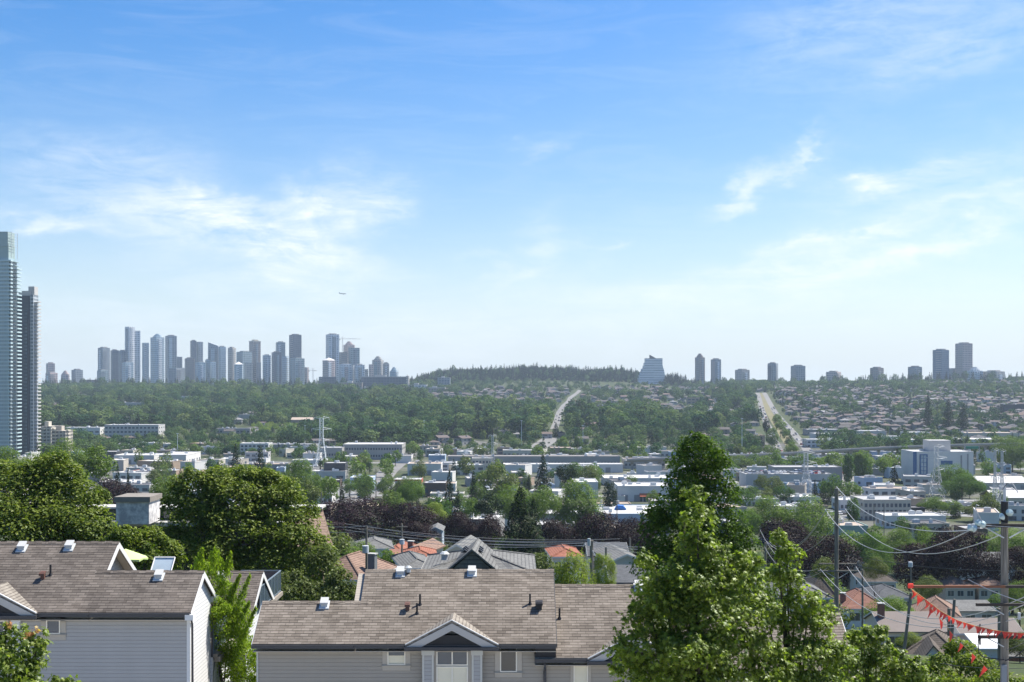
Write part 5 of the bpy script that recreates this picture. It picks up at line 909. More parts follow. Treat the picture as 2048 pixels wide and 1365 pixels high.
b = MB(); b.box(xat(1856, Y+10), xat(1899, Y+10), Y+8, Y+20, zt, zat(881, Y+10)); b.build('tower_box', cm('pale'), t)
# round ramps
for l, px, py, rr in (('white curved parking ramp left of the blue-windowed building', 1802, 938, 9.5), ('round concrete parking deck in front of the slit-windowed block', 760, 904, 12.5)):
    Y = Yof(px, py+6); c = Vector((xat(px, Y), Y, g1(xat(px, Y), Y))); z = zat(py, Y); t = thing('parking_ramp', l, 'parking ramp', c)
    b = MB(); b.cyl((c.x, c.y, z-.9), rr, .5, 28); b.build('deck', cm('conc'), t); b = MB(); n = 28
    for i in range(n):
        a0, a1 = 2*math.pi*i/n, 2*math.pi*(i+1)/n; b.extr([(c.x+rr*math.cos(a0), c.y+rr*math.sin(a0), z-1), (c.x+rr*math.cos(a1), c.y+rr*math.sin(a1), z-1), (c.x+rr*math.cos(a1), c.y+rr*math.sin(a1), z+.5), (c.x+rr*math.cos(a0), c.y+rr*math.sin(a0), z+.5)], (-.3*math.cos(a0), -.3*math.sin(a0), 0))
    b.build('parapet', cm('white'), t)
    for i in range(6): a0 = math.pi*i/3; b = MB(); b.cyl((c.x+rr*.8*math.cos(a0), c.y+rr*.8*math.sin(a0), c.z-.3), .5, z-.9-c.z+.3, 8); b.build('column', cm('conc'), t)
# elevated railway
t = thing('elevated_railway', 'grey elevated railway viaduct curving across the valley at right', 'viaduct', (xat(1650, 1000), 1000, g1(xat(1650, 1000), 1000)))
vp = [Vector((xat(px, Y), Y, zat(py, Y))) for px, py, Y in ((1250, 921, 930), (1330, 918, 940), (1430, 914, 960), (1530, 910, 980), (1620, 905, 995), (1700, 900, 1010), (1780, 896, 1025), (1860, 893, 1040), (1950, 890, 1055), (2100, 887, 1080))]
b = MB()
for i in range(len(vp)-1):
    a, c = vp[i], vp[i+1]; n = Vector((-(c-a).y, (c-a).x, 0)).normalized()*4; b.extr([a-n, a+n, a+n+Vector((0, 0, 1.0)), a+n*.93+Vector((0, 0, 1.0)), a+n*.93+Vector((0, 0, .1)), a-n*.93+Vector((0, 0, .1)), a-n*.93+Vector((0, 0, 1.0)), a-n+Vector((0, 0, 1.0))], c-a); b.extr([a-n*.5, a+n*.5, a+n*.3-Vector((0, 0, 1.5)), a-n*.3-Vector((0, 0, 1.5))], c-a)
b.build('deck', cm('conc'), t)
for i in range(26):
    u = (i+.5)/26*(len(vp)-1); k = int(u); p = vp[k].lerp(vp[k+1], u-k); zg = g1(p.x, p.y); b = MB(); b.box(p.x-.8, p.x+.8, p.y-.8, p.y+.8, zg-.5, p.z-1.5); b.extr([(p.x-1, p.y-2.6, p.z-1.52), (p.x-1, p.y+2.6, p.z-1.52), (p.x-1, p.y+.8, p.z-3), (p.x-1, p.y-.8, p.z-3)], (2, 0, 0)); b.build('pier', cm('conc'), t)
t = thing('road_sign', 'green overhead road sign board in front of the viaduct at right', 'sign', (xat(1941, 1020), 1020, g1(xat(1941, 1020), 1020)))
b = MB(); b.box(xat(1932, 1020), xat(1957, 1020), 1020, 1020.3, zat(898, 1020), zat(893, 1020)); b.build('sign_board', mat_plain('sign_green', (.01, .22, .13), .5, .05), t); b = MB(); [b.box(xat(p, 1020)-.2, xat(p, 1020)+.2, 1020.35, 1020.8, g1(xat(p, 1020), 1020), zat(892, 1020)) for p in (1930, 1959)]; b.box(xat(1930, 1020), xat(1959, 1020), 1020.35, 1020.8, zat(894, 1020), zat(892.5, 1020)); b.build('gantry', M_GALV, t)
# ------------------------------------------------------------------ lattice transmission towers, masts
def pylon(label, px, yt, yb, w0=30, arms=(.0, .25, .5), aw=1.0, r=.16, mat=None, Y=None):
    Y = Y or Yof(px, yb); x = xat(px, Y); zb = g1(x, Y); zt = zat(yt, Y); H = zt-zb; wb = w0*Y/F/2; wt = wb*.28; t = thing('transmission_tower', label, 'pylon', (x, Y, zb)); mat = mat or M_GALV
    def W(s): return wb+(wt-wb)*min(1, s/.62)
    def corner(s, i): w = W(s); return Vector((x+w*(-1, 1, 1, -1)[i], Y+w*(-1, -1, 1, 1)[i], zb+H*s))
    b = MB(); n = 9
    for i in range(4):
        b.tube([corner(0, i), corner(.62, i), corner(1, i)], r, 4)
    lv = [1-(1-k/n)**1.0 for k in range(n+1)]
    for k in range(n):
        for i in range(4):
            j = (i+1) % 4; b.tube([corner(lv[k], i), corner(lv[k+1], j)], r*.6, 3); b.tube([corner(lv[k], j), corner(lv[k+1], i)], r*.6, 3); b.tube([corner(lv[k+1], i), corner(lv[k+1], j)], r*.5, 3)
    b.build('lattice_frame', mat, t, uv=False)
    for q, s in enumerate(arms):
        z = zt-H*s*.85; L = wb*aw*(1.0 if q != 1 else 1.35)+wt; b = MB()
        for sg in (-1, 1):
            for dy in (-wt, wt): b.tube([(x+sg*wt, Y+dy, z+.9), (x+sg*L, Y, z)], r*.6, 3); b.tube([(x+sg*wt, Y+dy, z-.6), (x+sg*L, Y, z)], r*.6, 3)
        b.build('crossarm', mat, t, uv=False)
        for sg in (-1, 1): b = MB(); b.tube([(x+sg*L, Y, z), (x+sg*L, Y, z-1.8)], r*.7, 4); b.build('insulator', mat, t, uv=False)
    return [Vector((x+sg*(wb*aw*(1.0 if q != 1 else 1.35)+wt), Y, zt-H*s*.85-1.8)) for q, s in enumerate(arms) for sg in (-1, 1)]
M_PALE = mat_plain('pale_lattice_paint', (.62, .66, .66), .5, .1)
a1 = pylon('bright lattice pylon left of centre above the black-walled building', 643, 836, 940, 24, r=.15, mat=M_PALE); a2 = pylon('slim lattice pylon in front of the long grey building', 985, 871, 950, 12, r=.14); a3 = pylon('lattice pylon in front of the parking garage', 1612, 906, 996, 26, r=.13); a4 = pylon('lattice pylon in front of the blue-windowed building', 1873, 893, 1000, 26, r=.13); a5 = pylon('paired lattice pylon at right, left mast', 1990, 900, 1028, 12, r=.11); pylon('paired lattice pylon at right, right mast', 2004, 902, 1030, 12, r=.11)
for i, (px, yt, yb, l) in enumerate(((848, 842, 890, 'thin pale mast in front of the dense wooded slope at left centre'), (610, 852, 892, 'thin pale mast left of the bright lattice pylon'), (355, 868, 912, 'thin pale mast above the white warehouse pair'), (1043, 842, 892, 'thin pale mast left of the hillside road'), (1484, 838, 916, 'thin pale mast left of the boulevard'), (1397, 822, 850, 'small pale mast on the central hillside'), (1166, 852, 905, 'thin pale mast right of the beige block'))):
    Y = Yof(px, yb); x = xat(px, Y); zb = g1(x, Y); t = thing('light_mast', l, 'mast', (x, Y, zb)); b = MB(); b.tube([(x, Y, zb), (x, Y, zat(yt, Y))], [.35, .18], 6); b.build('pole', M_PALE, t); b = MB(); b.box(x-1, x+1, Y-.2, Y+.2, zat(yt, Y), zat(yt, Y)+.5); b.build('lamp_head', M_PALE, t)
# ------------------------------------------------------------------ the two near towers and mid-rises at left
M_BALC = mat_plain('pale_teal_balcony', (.42, .53, .54), .5, .1, .3)
def glass_tower():
    Y = 1000.; z0 = -63.; X1 = xat(22, Y); X0 = X1-26; zt = zat(516, Y); t = thing('residential_tower', 'tallest pale glass residential tower cut by the left edge of the photo', 'skyscraper', ((X0+X1)/2, Y+12, z0))
    gm = mat_facade('pale_green_curtain_wall', (.24, .35, .38), (.44, .53, .54), 3., 2.4, .25, .12, .3, .5)
    b = MB(); b.box(X0, X1-2, Y, Y+15, z0, zt); b.build('facade', gm, t); b = MB(); b.box(X1-2, X1-.8, Y+1.5, Y+14, z0, zt-2); b.build('recessed_facade', mat_facade('dark_recess_glazing', (.10, .13, .15), (.32, .35, .36), 3., 2., .25, .12), t)
    n = int((zt-z0)/3.)
    for i in range(n-34, n):
        z = z0+3.*(i+1)-.2; s = MB(); s.box(X1-9, X1+.3, Y-1.3, Y+3, z, z+.25); s.box(X1-9, X1+.3, Y-1.3, Y-1.2, z+.25, z+1.15); s.box(X1+.2, X1+.3, Y-1.2, Y+3, z+.25, z+1.15); s.build('balcony', M_BALC, t); s = MB()
        s.box(X1-.8, X1+(3.2 if i < n-2 else 1.5), Y+5, Y+14, z, z+.25); s.box(X1+3.1, X1+3.2, Y+5, Y+14, z+.25, z+1.1) if i < n-2 else None; s.build('balcony', M_BALC, t)
    s = MB()
    for i in range(2, n-34):
        z = z0+3.*(i+1)-.2; s.box(X1-9, X1+.3, Y-1.3, Y+3, z, z+.25); s.box(X1-9, X1+.3, Y-1.3, Y-1.2, z+.25, z+1.15); s.box(X1-.8, X1+3.2, Y+5, Y+14, z, z+.25); s.box(X1+3.1, X1+3.2, Y+5, Y+14, z+.25, z+1.1)
    tag(s.build('lower_balconies', M_BALC, t), None, None, None, 'stuff')
    b = MB(); b.box(X0, xat(16, Y), Y+1, Y+14, zt, zt+11); b.build('penthouse', mat_plain('pale_green_panel', (.30, .38, .36), .5, .15, .2), t)
    b = MB(); b.box(X0-1, xat(14, Y)+.5, Y+.4, Y+14, zt+9, zt+21); b.build('crown_screen', MATS['pale_green_panel'], t)
    b = MB()
    for k in range(6): b.tube([(xat(14, Y)+.6, Y+.5, zt+9.5+2.2*k), (xat(22, Y), Y+.5, zt+9.5+2.2*k), (xat(22, Y), Y+13, zt+9.5+2.2*k)], .14, 4)
    b.tube([(xat(22, Y), Y+.5, zt), (xat(22, Y), Y+.5, zt+21)], .2, 4); b.tube([(xat(22, Y), Y+13, zt), (xat(22, Y), Y+13, zt+21)], .2, 4); b.build('roof_ladder_frame', M_GALV, t)
glass_tower()
def dark_tower():
    Y = 1040.; z0 = -63.; X0, X1 = xat(31, Y), xat(68, Y); zt = zat(592, Y); t = thing('residential_tower', 'darker slender residential tower with side balconies, second from the left edge', 'skyscraper', ((X0+X1)/2, Y+12, z0))
    xm = xat(59, Y); b = MB(); b.box(X0+1, xm, Y, Y+12, z0, zt); b.build('dark_facade', mat_facade('charcoal_curtain_wall', (.035, .045, .065), (.075, .085, .10), 3., 2.6, .25, .2, .3, .2), t)
    b = MB(); b.box(xm, X1-1, Y+1, Y+12, z0, zt+1); b.build('white_facade', mat_facade('white_grid_wall', (.06, .08, .10), (.38, .42, .45), 3., 2.2, .42, .25, .3, .4), t)
    b = MB(); b.box(xat(48, Y), xat(55, Y), Y-.4, Y+.05, z0, zt-12); b.build('window_strip', mat_facade('paired_window_strip', (.13, .17, .20), (.04, .05, .065), 3., 2.1, .45, .3, .2, .8), t)
    n = int((zt-z0)/3.)
    for i in range(n-45, n-1):
        z = z0+3.*(i+1)-.2; s = MB(); s.box(X1-1, X1+2.2, Y+3, Y+10, z, z+.25); s.box(X1+2.1, X1+2.2, Y+3, Y+10, z+.25, z+1.1); s.build('balcony', cm('pale'), t)
    b = MB(); b.box(X0+2, xm, Y+1.5, Y+11, zt, zt+4.2); b.box(xat(54, Y), xat(66, Y), Y+3, Y+11, zt+1, zt+8); b.build('penthouse', cm('pale'), t)
dark_tower()
def midrise(label, x0, x1, yt, Y, wc, d=18):
    X0, X1 = xat(x0, Y), xat(x1, Y); z0 = g1((X0+X1)/2, Y)-1; zt = zat(yt, Y); t = thing('apartment_building', label, 'apartment building', ((X0+X1)/2, Y+d/2, z0)); b = MB(); b.box(X0, X1, Y, Y+d, z0, zt); b.build('facade', mat_facade('midrise_'+wc, (.05, .06, .07), C[wc], 3., 3.2, .4, .3), t)
    for i in range(int((zt-z0)/3)): z = z0+3*(i+1)-.2; s = MB(); s.box(X0+1, X0+(X1-X0)*.42, Y-1.4, Y, z, z+.2); s.box(X0+1, X0+(X1-X0)*.42, Y-1.4, Y-1.3, z+.2, z+1.1); s.build('balcony', cm('cream'), t); s = MB(); s.box(X1-1, X1+1.2, Y+3, Y+9, z, z+1.0); s.build('balcony', cm('cream'), t)
    b = MB(); b.box(X0+(X1-X0)*.2, X0+(X1-X0)*.6, Y+4, Y+11, zt, zt+4); b.build('penthouse', cm(wc), t); BL.append((X0-3, X1+3, Y-4, Y+d+5))
midrise('beige mid-rise with balconies just right of the two tall towers', 82, 102, 853, 1100, 'cream'); midrise('brown-grey mid-rise with balconies right of the beige one', 103, 131, 862, 1060, 'beige')
# ------------------------------------------------------------------ skyline
FAC = {}
def fac(k):
    if k in FAC: return FAC[k]
    g, s, fl, bay, sf, mf = {'teal': ((.10, .145, .16), (.34, .40, .41), 6., 6.5, .3, .22), 'dark': ((.05, .065, .09), (.13, .15, .175), 6., 7., .28, .2), 'mid': ((.09, .115, .14), (.27, .30, .325), 6., 7., .3, .25), 'white': ((.16, .19, .22), (.66, .67, .68), 6.4, 8., .35, .28), 'brown': ((.10, .10, .105), (.31, .26, .23), 6., 6., .4, .35), 'pink': ((.13, .125, .135), (.50, .40, .37), 6., 6.5, .4, .3), 'beige': ((.12, .13, .135), (.44, .41, .37), 6., 6.5, .4, .3), 'glass': ((.16, .22, .26), (.46, .53, .56), 6., 5.5, .28, .2), 'blue': ((.045, .085, .14), (.14, .20, .26), 5.4, 6., .28, .15), 'grid': ((.08, .075, .085), (.40, .34, .33), 6., 5., .4, .4), 'band': ((.14, .155, .17), (.78, .79, .80), 4.6, 400., .55, .0)}[k]; g = tuple(c*1.25 for c in g); s = tuple(min(.8, c*1.15) for c in s)
    FAC[k] = mat_facade('facade_'+k, g, s, fl, bay, sf, mf, .3, .6, .5); return FAC[k]
GS = 'high-rise towers of the distant skyline'
def tower(label, x0, x1, yt, k='mid', Y=3800., k2=None, top=1, side=0, d=None, base=None, group=GS):
    al = rad((18+((x0*7+x1*3) % 30))*(1 if (x0+x1) % 5 else -1)) if top != 3 else 0; X0, X1 = xat(x0, Y), xat(x1, Y); mid_ = (X0+X1)/2; w = (X1-X0)/(math.cos(al)+abs(math.sin(al))); X0, X1 = mid_-w/2, mid_+w/2; d = d or w; z0 = g1((X0+X1)/2, Y)-4 if base is None else zat(base, Y); zt = zat(yt, Y)-(3 if top else 0)
    t = thing('high_rise', label, 'high-rise', ((X0+X1)/2, Y+d/2, z0), group); cx = (X0+X1)/2
    ch = w*(.13 if top in (2, 5) else .02); b = MB(); b.extr([(X0+ch, Y, z0), (X1-ch, Y, z0), (X1, Y+ch, z0), (X1, Y+d-ch, z0), (X1-ch, Y+d, z0), (X0+ch, Y+d, z0), (X0, Y+d-ch, z0), (X0, Y+ch, z0)], (0, 0, zt-z0)); b.build('facade', fac(k), t)
    if k2:                                   # a lighter or darker bay projecting from the face
        b = MB(); u = .32 if side >= 0 else .12; b.box(X0+w*u, X0+w*(u+.34), Y-1.6, Y+.5, z0, zt-6); b.build('bay_stack', fac(k2), t)
    for sg in (-1, 1):                       # balcony fins at the corners
        xx = X0 if sg < 0 else X1; b = MB(); n = int((zt-z0)/6)
        for i in range(n): z = z0+6*(i+1)-3; b.box(xx-1.2 if sg < 0 else xx-.2, xx+.2 if sg < 0 else xx+1.2, Y+ch, Y+d*.6, z, z+1.1)
        b.build('balcony_stack', cm('pale'), t, uv=False)
    if top == 1: b = MB(); b.box(cx-w*.28, cx+w*.28, Y+d*.2, Y+d*.8, zt, zt+4.5); b.build('penthouse', cm('grey'), t); b = MB(); b.box(X0+w*.02, X1-w*.02, Y+d*.02, Y+d*.98, zt, zt+1.6); b.build('roof_screen', fac(k), t)
    elif top == 2:                           # stepped dome-like crown
        for i, s in enumerate((.42, .32, .2)): b = MB(); b.cyl((cx, Y+d/2, zt+i*3.5), w*s, 3.6, 14); b.build('crown_tier', fac(k), t)
    elif top == 3: b = MB(); b.extr([(X0, Y+1, zt), (X1, Y+1, zt), (X1, Y+1, zt+3), (X0, Y+1, zt+14)], (0, d*.8, 0)); b.build('slanted_crown', fac(k), t)
    elif top == 4: b = MB(); b.box(X0-.5, X1+.5, Y-.5, Y+d+.5, zt, zt+2.5); b.build('roof_slab', cm('cream'), t); b = MB(); b.box(cx-w*.25, cx+w*.25, Y+4, Y+d-4, zt+2.5, zt+7); b.build('penthouse', cm('cream'), t)
    elif top == 5: b = MB(); a = [(X0, Y, zt), (X1, Y, zt), (X1, Y+d, zt), (X0, Y+d, zt)]; [b.poly([a[i], a[(i+1) % 4], (cx, Y+d/2, zt+8)]) for i in range(4)]; b.build('pyramid_roof', cm('white'), t)
    t.rotation_euler = (0, 0, al)
    return t
TW = [('pink-beige paired tower, leftmost of the far skyline', 88, 112, 745, 'pink', 3500, 'white', 1), ('taller pinkish tower behind the leftmost pair', 89, 108, 726, 'pink', 3600, None, 1), ('short pinkish tower second from left in the far skyline', 118, 138, 747, 'pink', 3500, None, 2), ('grey short tower third from left in the far skyline', 140, 163, 739, 'mid', 3550, None, 1), ('low brownish block right of the grey short tower', 163, 192, 760, 'brown', 3500, None, 0),
 ('grey tower with white edges starting the dense cluster', 193, 217, 695, 'mid', 3700, 'white', 1), ('short tower at the foot of the white-edged one', 191, 214, 740, 'teal', 3500, None, 1), ('dark blue-grey broad tower, left half', 218, 236, 700, 'dark', 3850, None, 1), ('dark blue-grey broad tower, right half', 235, 251, 701, 'mid', 3900, None, 1), ('tallest white-gridded tower of the left cluster', 248, 267, 654, 'white', 3900, 'mid', 0), ('slightly lower wing tower joined to the tallest white-gridded one', 266, 280, 662, 'white', 3920, None, 0), ('mid-height pale tower in front of the tallest one', 241, 265, 724, 'glass', 3600, 'white', 1),
 ('pale tower left of the big rounded glass one', 282, 297, 686, 'glass', 3800, 'white', 0), ('big rounded pale glass tower with stepped crown', 296, 328, 673, 'glass', 3750, 'white', 2), ('darker glass tower right of the big rounded one', 327, 352, 671, 'mid', 3850, 'glass', 1), ('low tower under the darker glass one', 334, 366, 736, 'mid', 3550, None, 0), ('narrow tower behind, right of the darker glass one', 350, 364, 714, 'mid', 3900, None, 0), ('brown-grey blocky tower with plain roof', 366, 388, 716, 'brown', 3700, None, 1), ('split dark tower above the blocky brown one', 379, 392, 681, 'dark', 4000, None, 1), ('right half of the split dark tower', 391, 405, 684, 'mid', 4020, None, 0),
 ('pale low tower right of the brown-grey blocky one', 388, 410, 724, 'glass', 3550, 'white', 1), ('pair of striped mid-height towers, left one', 409, 420, 719, 'teal', 3600, None, 1), ('pair of striped mid-height towers, right one', 418, 431, 723, 'glass', 3580, None, 1), ('tower with sharply slanted top', 416, 436, 692, 'mid', 3900, 'glass', 3), ('tower wing right of the slanted top', 435, 451, 693, 'glass', 3880, None, 1), ('pale brown narrow tower left of the terraced one', 455, 470, 695, 'beige', 3950, None, 1), ('teal terraced broad tower', 470, 502, 703, 'teal', 3850, None, 1), ('small tower with white pyramid top', 465, 486, 727, 'glass', 3550, 'white', 5), ('tower with beige slab crown', 496, 520, 682, 'brown', 3950, 'mid', 4), ('blocky white-sided tower under the beige crown', 487, 505, 726, 'beige', 3600, None, 0), ('blocky dark tower beside the white-sided one', 505, 521, 725, 'dark', 3620, None, 0),
 ('pale stepped tower left of the dark teal one', 523, 541, 710, 'glass', 3700, 'white', 1), ('dark teal tower with narrow top', 541, 562, 704, 'dark', 3650, 'teal', 1), ('pale tower behind the dark teal one', 549, 570, 684, 'teal', 3950, 'white', 1), ('dark flat-topped tower, tallest of the centre cluster', 576, 602, 669, 'dark', 3900, None, 1), ('glass tower in front of the dark flat-topped one', 578, 608, 716, 'teal', 3600, 'mid', 1), ('narrow pale tower left of the dark flat-topped one', 563, 577, 713, 'glass', 3700, None, 0), ('small pinkish tower right of the glass one', 608, 617, 735, 'pink', 3700, None, 0),
 ('tall white-gridded tower with dark top, left of the crane', 649, 678, 668, 'white', 3900, 'mid', 1), ('pinkish mid-height tower at its foot', 642, 670, 719, 'pink', 3600, 'white', 5), ('brown narrow tower behind', 677, 694, 705, 'brown', 3800, None, 0), ('domed brownish tower under the crane jib', 684, 710, 688, 'pink', 3950, 'beige', 2), ('teal glass tower right of the domed one', 695, 719, 696, 'teal', 3800, 'mid', 0), ('white-striped lower tower, left of pair', 676, 703, 728, 'white', 3500, 'pink', 1), ('white-striped lower tower, right of pair', 704, 729, 729, 'white', 3500, 'beige', 1), ('small pale tower right of the striped pair', 728, 736, 739, 'beige', 3600, None, 0),
 ('grey-pink tower left of the green-domed one', 737, 746, 729, 'pink', 3600, None, 0), ('domed tower with greenish crown', 743, 767, 718, 'beige', 3700, 'teal', 2), ('pale stepped tower right of the greenish dome', 765, 778, 726, 'beige', 3650, 'white', 1), ('low pale tower at the edge of the forest hill', 778, 797, 740, 'glass', 3500, None, 2), ('low dark office block at the foot of the white-gridded tower', 634, 672, 754, 'dark', 3300, None, 0),
 ('grey tower with olive cap, left of a pair right of the forest', 1390, 1412, 713, 'brown', 3500, 'mid', 2), ('grey tower with dark cap, right of a pair right of the forest', 1423, 1443, 718, 'mid', 3500, 'white', 1), ('squat beige tower right of the pair', 1472, 1501, 739, 'beige', 3500, 'white', 1), ('solid grey tower left of the twin short one', 1536, 1559, 726, 'mid', 3450, 'dark', 1), ('square short grey tower with flat cap', 1585, 1612, 731, 'mid', 3450, None, 1), ('low stepped pinkish apartment block', 1654, 1686, 743, 'pink', 3450, None, 1), ('short beige balconied tower at right', 1743, 1770, 735, 'brown', 3400, 'beige', 1), ('short grey balconied tower left of the blue one', 1820, 1846, 733, 'mid', 3400, 'beige', 1), ('tall dark blue glass tower with balconies', 1870, 1901, 699, 'blue', 3400, None, 1), ('tall pinkish gridded slab tower at far right', 1917, 1947, 686, 'grid', 3420, None, 1), ('low blue-grey block between the two tall right towers', 1900, 1918, 737, 'mid', 3450, None, 0), ('low white stepped block right of the gridded slab', 1938, 1971, 740, 'white', 3350, 'glass', 2), ('low beige stepped block at the right end of the ridge', 1972, 2015, 742, 'beige', 3350, 'white', 1)]
for l, x0, x1, yt, k, Y, k2, top in TW: tower(l, x0, x1, yt, k, float(Y), k2, top, side=(x0 % 3)-1)
# stepped office building with its wedge top
Y = 3350.; t = thing('office_building', 'white banded office tower that steps outward toward its base, with a wedge on the roof', 'office building', (xat(1308, Y), Y+15, g1(xat(1308, Y), Y)-4)); prof = [(762, 1277, 1330), (756, 1279, 1330), (750, 1281, 1329), (744, 1284, 1328), (738, 1287, 1326), (732, 1289, 1325), (726, 1291, 1325), (721, 1291, 1325), (717, 1291, 1325)]
for i in range(len(prof)-1): b = MB(); b.box(xat(prof[i][1], Y), xat(prof[i][2], Y), Y-3+i*.4, Y+28, zat(prof[i][0], Y), zat(prof[i+1][0], Y)); b.build('storey_tier', fac('band'), t)
b = MB(); b.box(xat(1277, Y), xat(1332, Y), Y-3, Y+28, g1(xat(1308, Y), Y)-4, zat(762, Y)); b.build('podium', fac('band'), t)
b = MB(); b.extr([(xat(1300, Y), Y+6, zat(717, Y)), (xat(1313, Y), Y+6, zat(717, Y)), (xat(1300, Y), Y+6, zat(710, Y))], (0, 12, 0)); b.build('roof_wedge', cm('dark'), t)
HB = [('long dark brown hospital slab below the skyline', 722, 812, 754, 776, 'dark', 3000), ('concrete end tower of the dark hospital slab', 812, 817, 753, 778, 'beige', 3000), ('lower dark wing left of the hospital slab', 680, 724, 766, 776, 'brown', 2980), ('brick lower wing under the hospital slab', 768, 806, 776, 790, 'brown', 2900), ('white hospital wing with window bands', 817, 853, 770, 788, 'white', 2900), ('beige service tower of the lower hospital wing', 722, 742, 776, 794, 'beige', 2880), ('brown block right of the white hospital wing', 853, 890, 776, 788, 'brown', 2880), ('low grey school-like block in front of the forest hill', 875, 900, 756, 768, 'mid', 3150)]
for l, x0, x1, yt, yb, k, Y in HB:
    Y = float(Y); X0, X1 = xat(x0, Y), xat(x1, Y); z0 = min(zat(yb, Y), g1((X0+X1)/2, Y)-2); t = thing('hospital_building', l, 'building', ((X0+X1)/2, Y+12, z0)); b = MB(); b.box(X0, X1, Y, Y+24, z0, zat(yt, Y)); b.build('facade', fac(k), t); b = MB(); b.box(X0+(X1-X0)*.3, X0+(X1-X0)*.55, Y+4, Y+16, zat(yt, Y), zat(yt, Y)+4); b.build('penthouse', cm('pale'), t)
    b = MB(); b.box(X0-.5, X1+.5, Y-.5, Y+24.5, zat(yt, Y)-.8, zat(yt, Y)+.6); b.build('cornice', cm('pale'), t); BL.append((X0-4, X1+4, Y-60, Y+30))
def crane(label, px, yt, yb, j0, j1, Y):
    x = xat(px, Y); z0, zt = zat(yb, Y), zat(yt, Y); t = thing('tower_crane', label, 'crane', (x, Y, z0)); m = cm('pale'); b = MB(); b.tube([(x-.8, Y, z0), (x-.8, Y, zt)], .35, 4); b.tube([(x+.8, Y, z0), (x+.8, Y, zt)], .35, 4)
    for i in range(int((zt-z0)/3)): b.tube([(x-.8, Y, z0+3*i), (x+.8, Y, z0+3*i+3)], .25, 3)
    b.build('mast', m, t); zj = zt-7; b = MB(); b.tube([(xat(j0, Y), Y, zj), (xat(j1, Y), Y, zj)], .45, 4); b.tube([(x, Y, zj+2.2), (xat(j1, Y), Y, zj)], .3, 4); b.tube([(x, Y, zt), (xat(j0, Y), Y, zj)], .2, 3); b.tube([(x, Y, zt), (xat((px+j1)/2, Y), Y, zj+1)], .2, 3); b.build('jib', m, t)
    b = MB(); b.box(xat(j0, Y), xat(j0, Y)+3, Y-1, Y+1, zj-3, zj); b.build('counterweight', cm('grey'), t)
crane('tower crane above the domed skyline tower', 685, 674, 770, 679, 722, 3980.); crane('small tower crane standing alone in the skyline gap', 626, 737, 768, 617, 634, 3700.)
# the airliner
p = P(686, 588, 4300.); t = thing('airliner', 'tiny dark airliner flying low over the skyline', 'aeroplane', p); b = MB(); mt = mat_plain('aircraft_grey', (.20, .22, .25), .5, .1)
b.tube([p+Vector(v) for v in ((-12.5, 0, .6), (-8, 0, .2), (9, 0, 0), (12.2, 0, -.2))], [.25, 1.35, 1.4, .3], 10); b.build('fuselage', mt, t)
for s in (-1, 1):
    b = MB(); b.extr([p+Vector((3, s*1, -.6)), p+Vector((-1.5, s*1, -.6)), p+Vector((-5.5, s*13, .9)), p+Vector((-3.8, s*13, .9))], (0, 0, .3)); b.build('wing', mt, t); b = MB(); b.tube([p+Vector((2.5, s*4.5, -1.5)), p+Vector((-.8, s*4.5, -1.5))], .75, 8); b.build('engine', mt, t)
    b = MB(); b.extr([p+Vector((-9, s*.6, .8)), p+Vector((-11.5, s*.6, .8)), p+Vector((-13.2, s*4.6, 1.2)), p+Vector((-12, s*4.6, 1.2))], (0, 0, .2)); b.build('tailplane', mt, t)
b = MB(); b.extr([p+Vector((-8.5, -.15, 1)), p+Vector((-12.3, -.15, 1)), p+Vector((-14, -.15, 5.2)), p+Vector((-12, -.15, 5.2))], (0, .3, 0)); b.build('tail_fin', mt, t)
# ------------------------------------------------------------------ far trees, houses and cars
RNG = rs(2024)
roads = [([Vector(p) for p in R1], 8.5), ([Vector(p) for p in R2L], 9), ([Vector(p) for p in R2R], 9.5)]
def road_clear(x, y, extra=0):
    for pts, w in roads:
        if pts[0].y-60 < y < pts[-1].y+20:
            rx = np.interp(y, [p.y for p in pts], [p.x for p in pts])
            if abs(x-rx) < w+extra: return False
    if 1100 < y < 2700:
        a = np.interp(y, [p.y for p in roads[1][0]], [p.x for p in roads[1][0]]); c = np.interp(y, [p.y for p in roads[2][0]], [p.x for p in roads[2][0]])
        if a-4 < x < c+4: return extra < 5 and (a+6 < x < c-6) and RNG.random() < .35
    return True
R1Y = np.arange(1560, 3000, 25.); R1X = np.interp(R1Y, [p.y for p in roads[0][0]], [p.x for p in roads[0][0]])
def hides_road(x, y, h): m = (R1Y > y) & (R1Y < y+330); return (np.abs(x*R1Y[m]/y-R1X[m]) < 5+h*.35).any()
def blk_clear(x, y, m=0):
    return not any(a-m < x < b+m and c-m < y < d+m for a, b, c, d in BL)
hcol = NT('house_wall_varied'); oi = hcol.n('ShaderNodeObjectInfo').outputs['Random']; H_WALL = hcol.pbsdf(hcol.ramp(oi, [(0, (.34, .33, .31)), (.3, (.25, .22, .20)), (.5, (.42, .41, .40)), (.7, (.22, .21, .21)), (.85, (.34, .30, .27)), (.96, (.55, .55, .55))], 'CONSTANT'), .85)
hroof = NT('house_roof_varied'); oi = hroof.n('ShaderNodeObjectInfo').outputs['Random']; oi2 = hroof.math('FRACT', hroof.math('MULTIPLY', oi, 7.31)); cc = hroof.ramp(oi2, [(0, (.095, .085, .080)), (.2, (.125, .10, .092)), (.4, (.080, .082, .088)), (.6, (.14, .105, .092)), (.72, (.11, .105, .10)), (.88, (.165, .115, .098)), (.95, (.24, .24, .24))], 'CONSTANT'); H_ROOF = hroof.pbsdf(hroof.mix(hroof.math('MULTIPLY', hroof.noise(.6, 4), .5), cc, (.07, .06, .055)), .9)
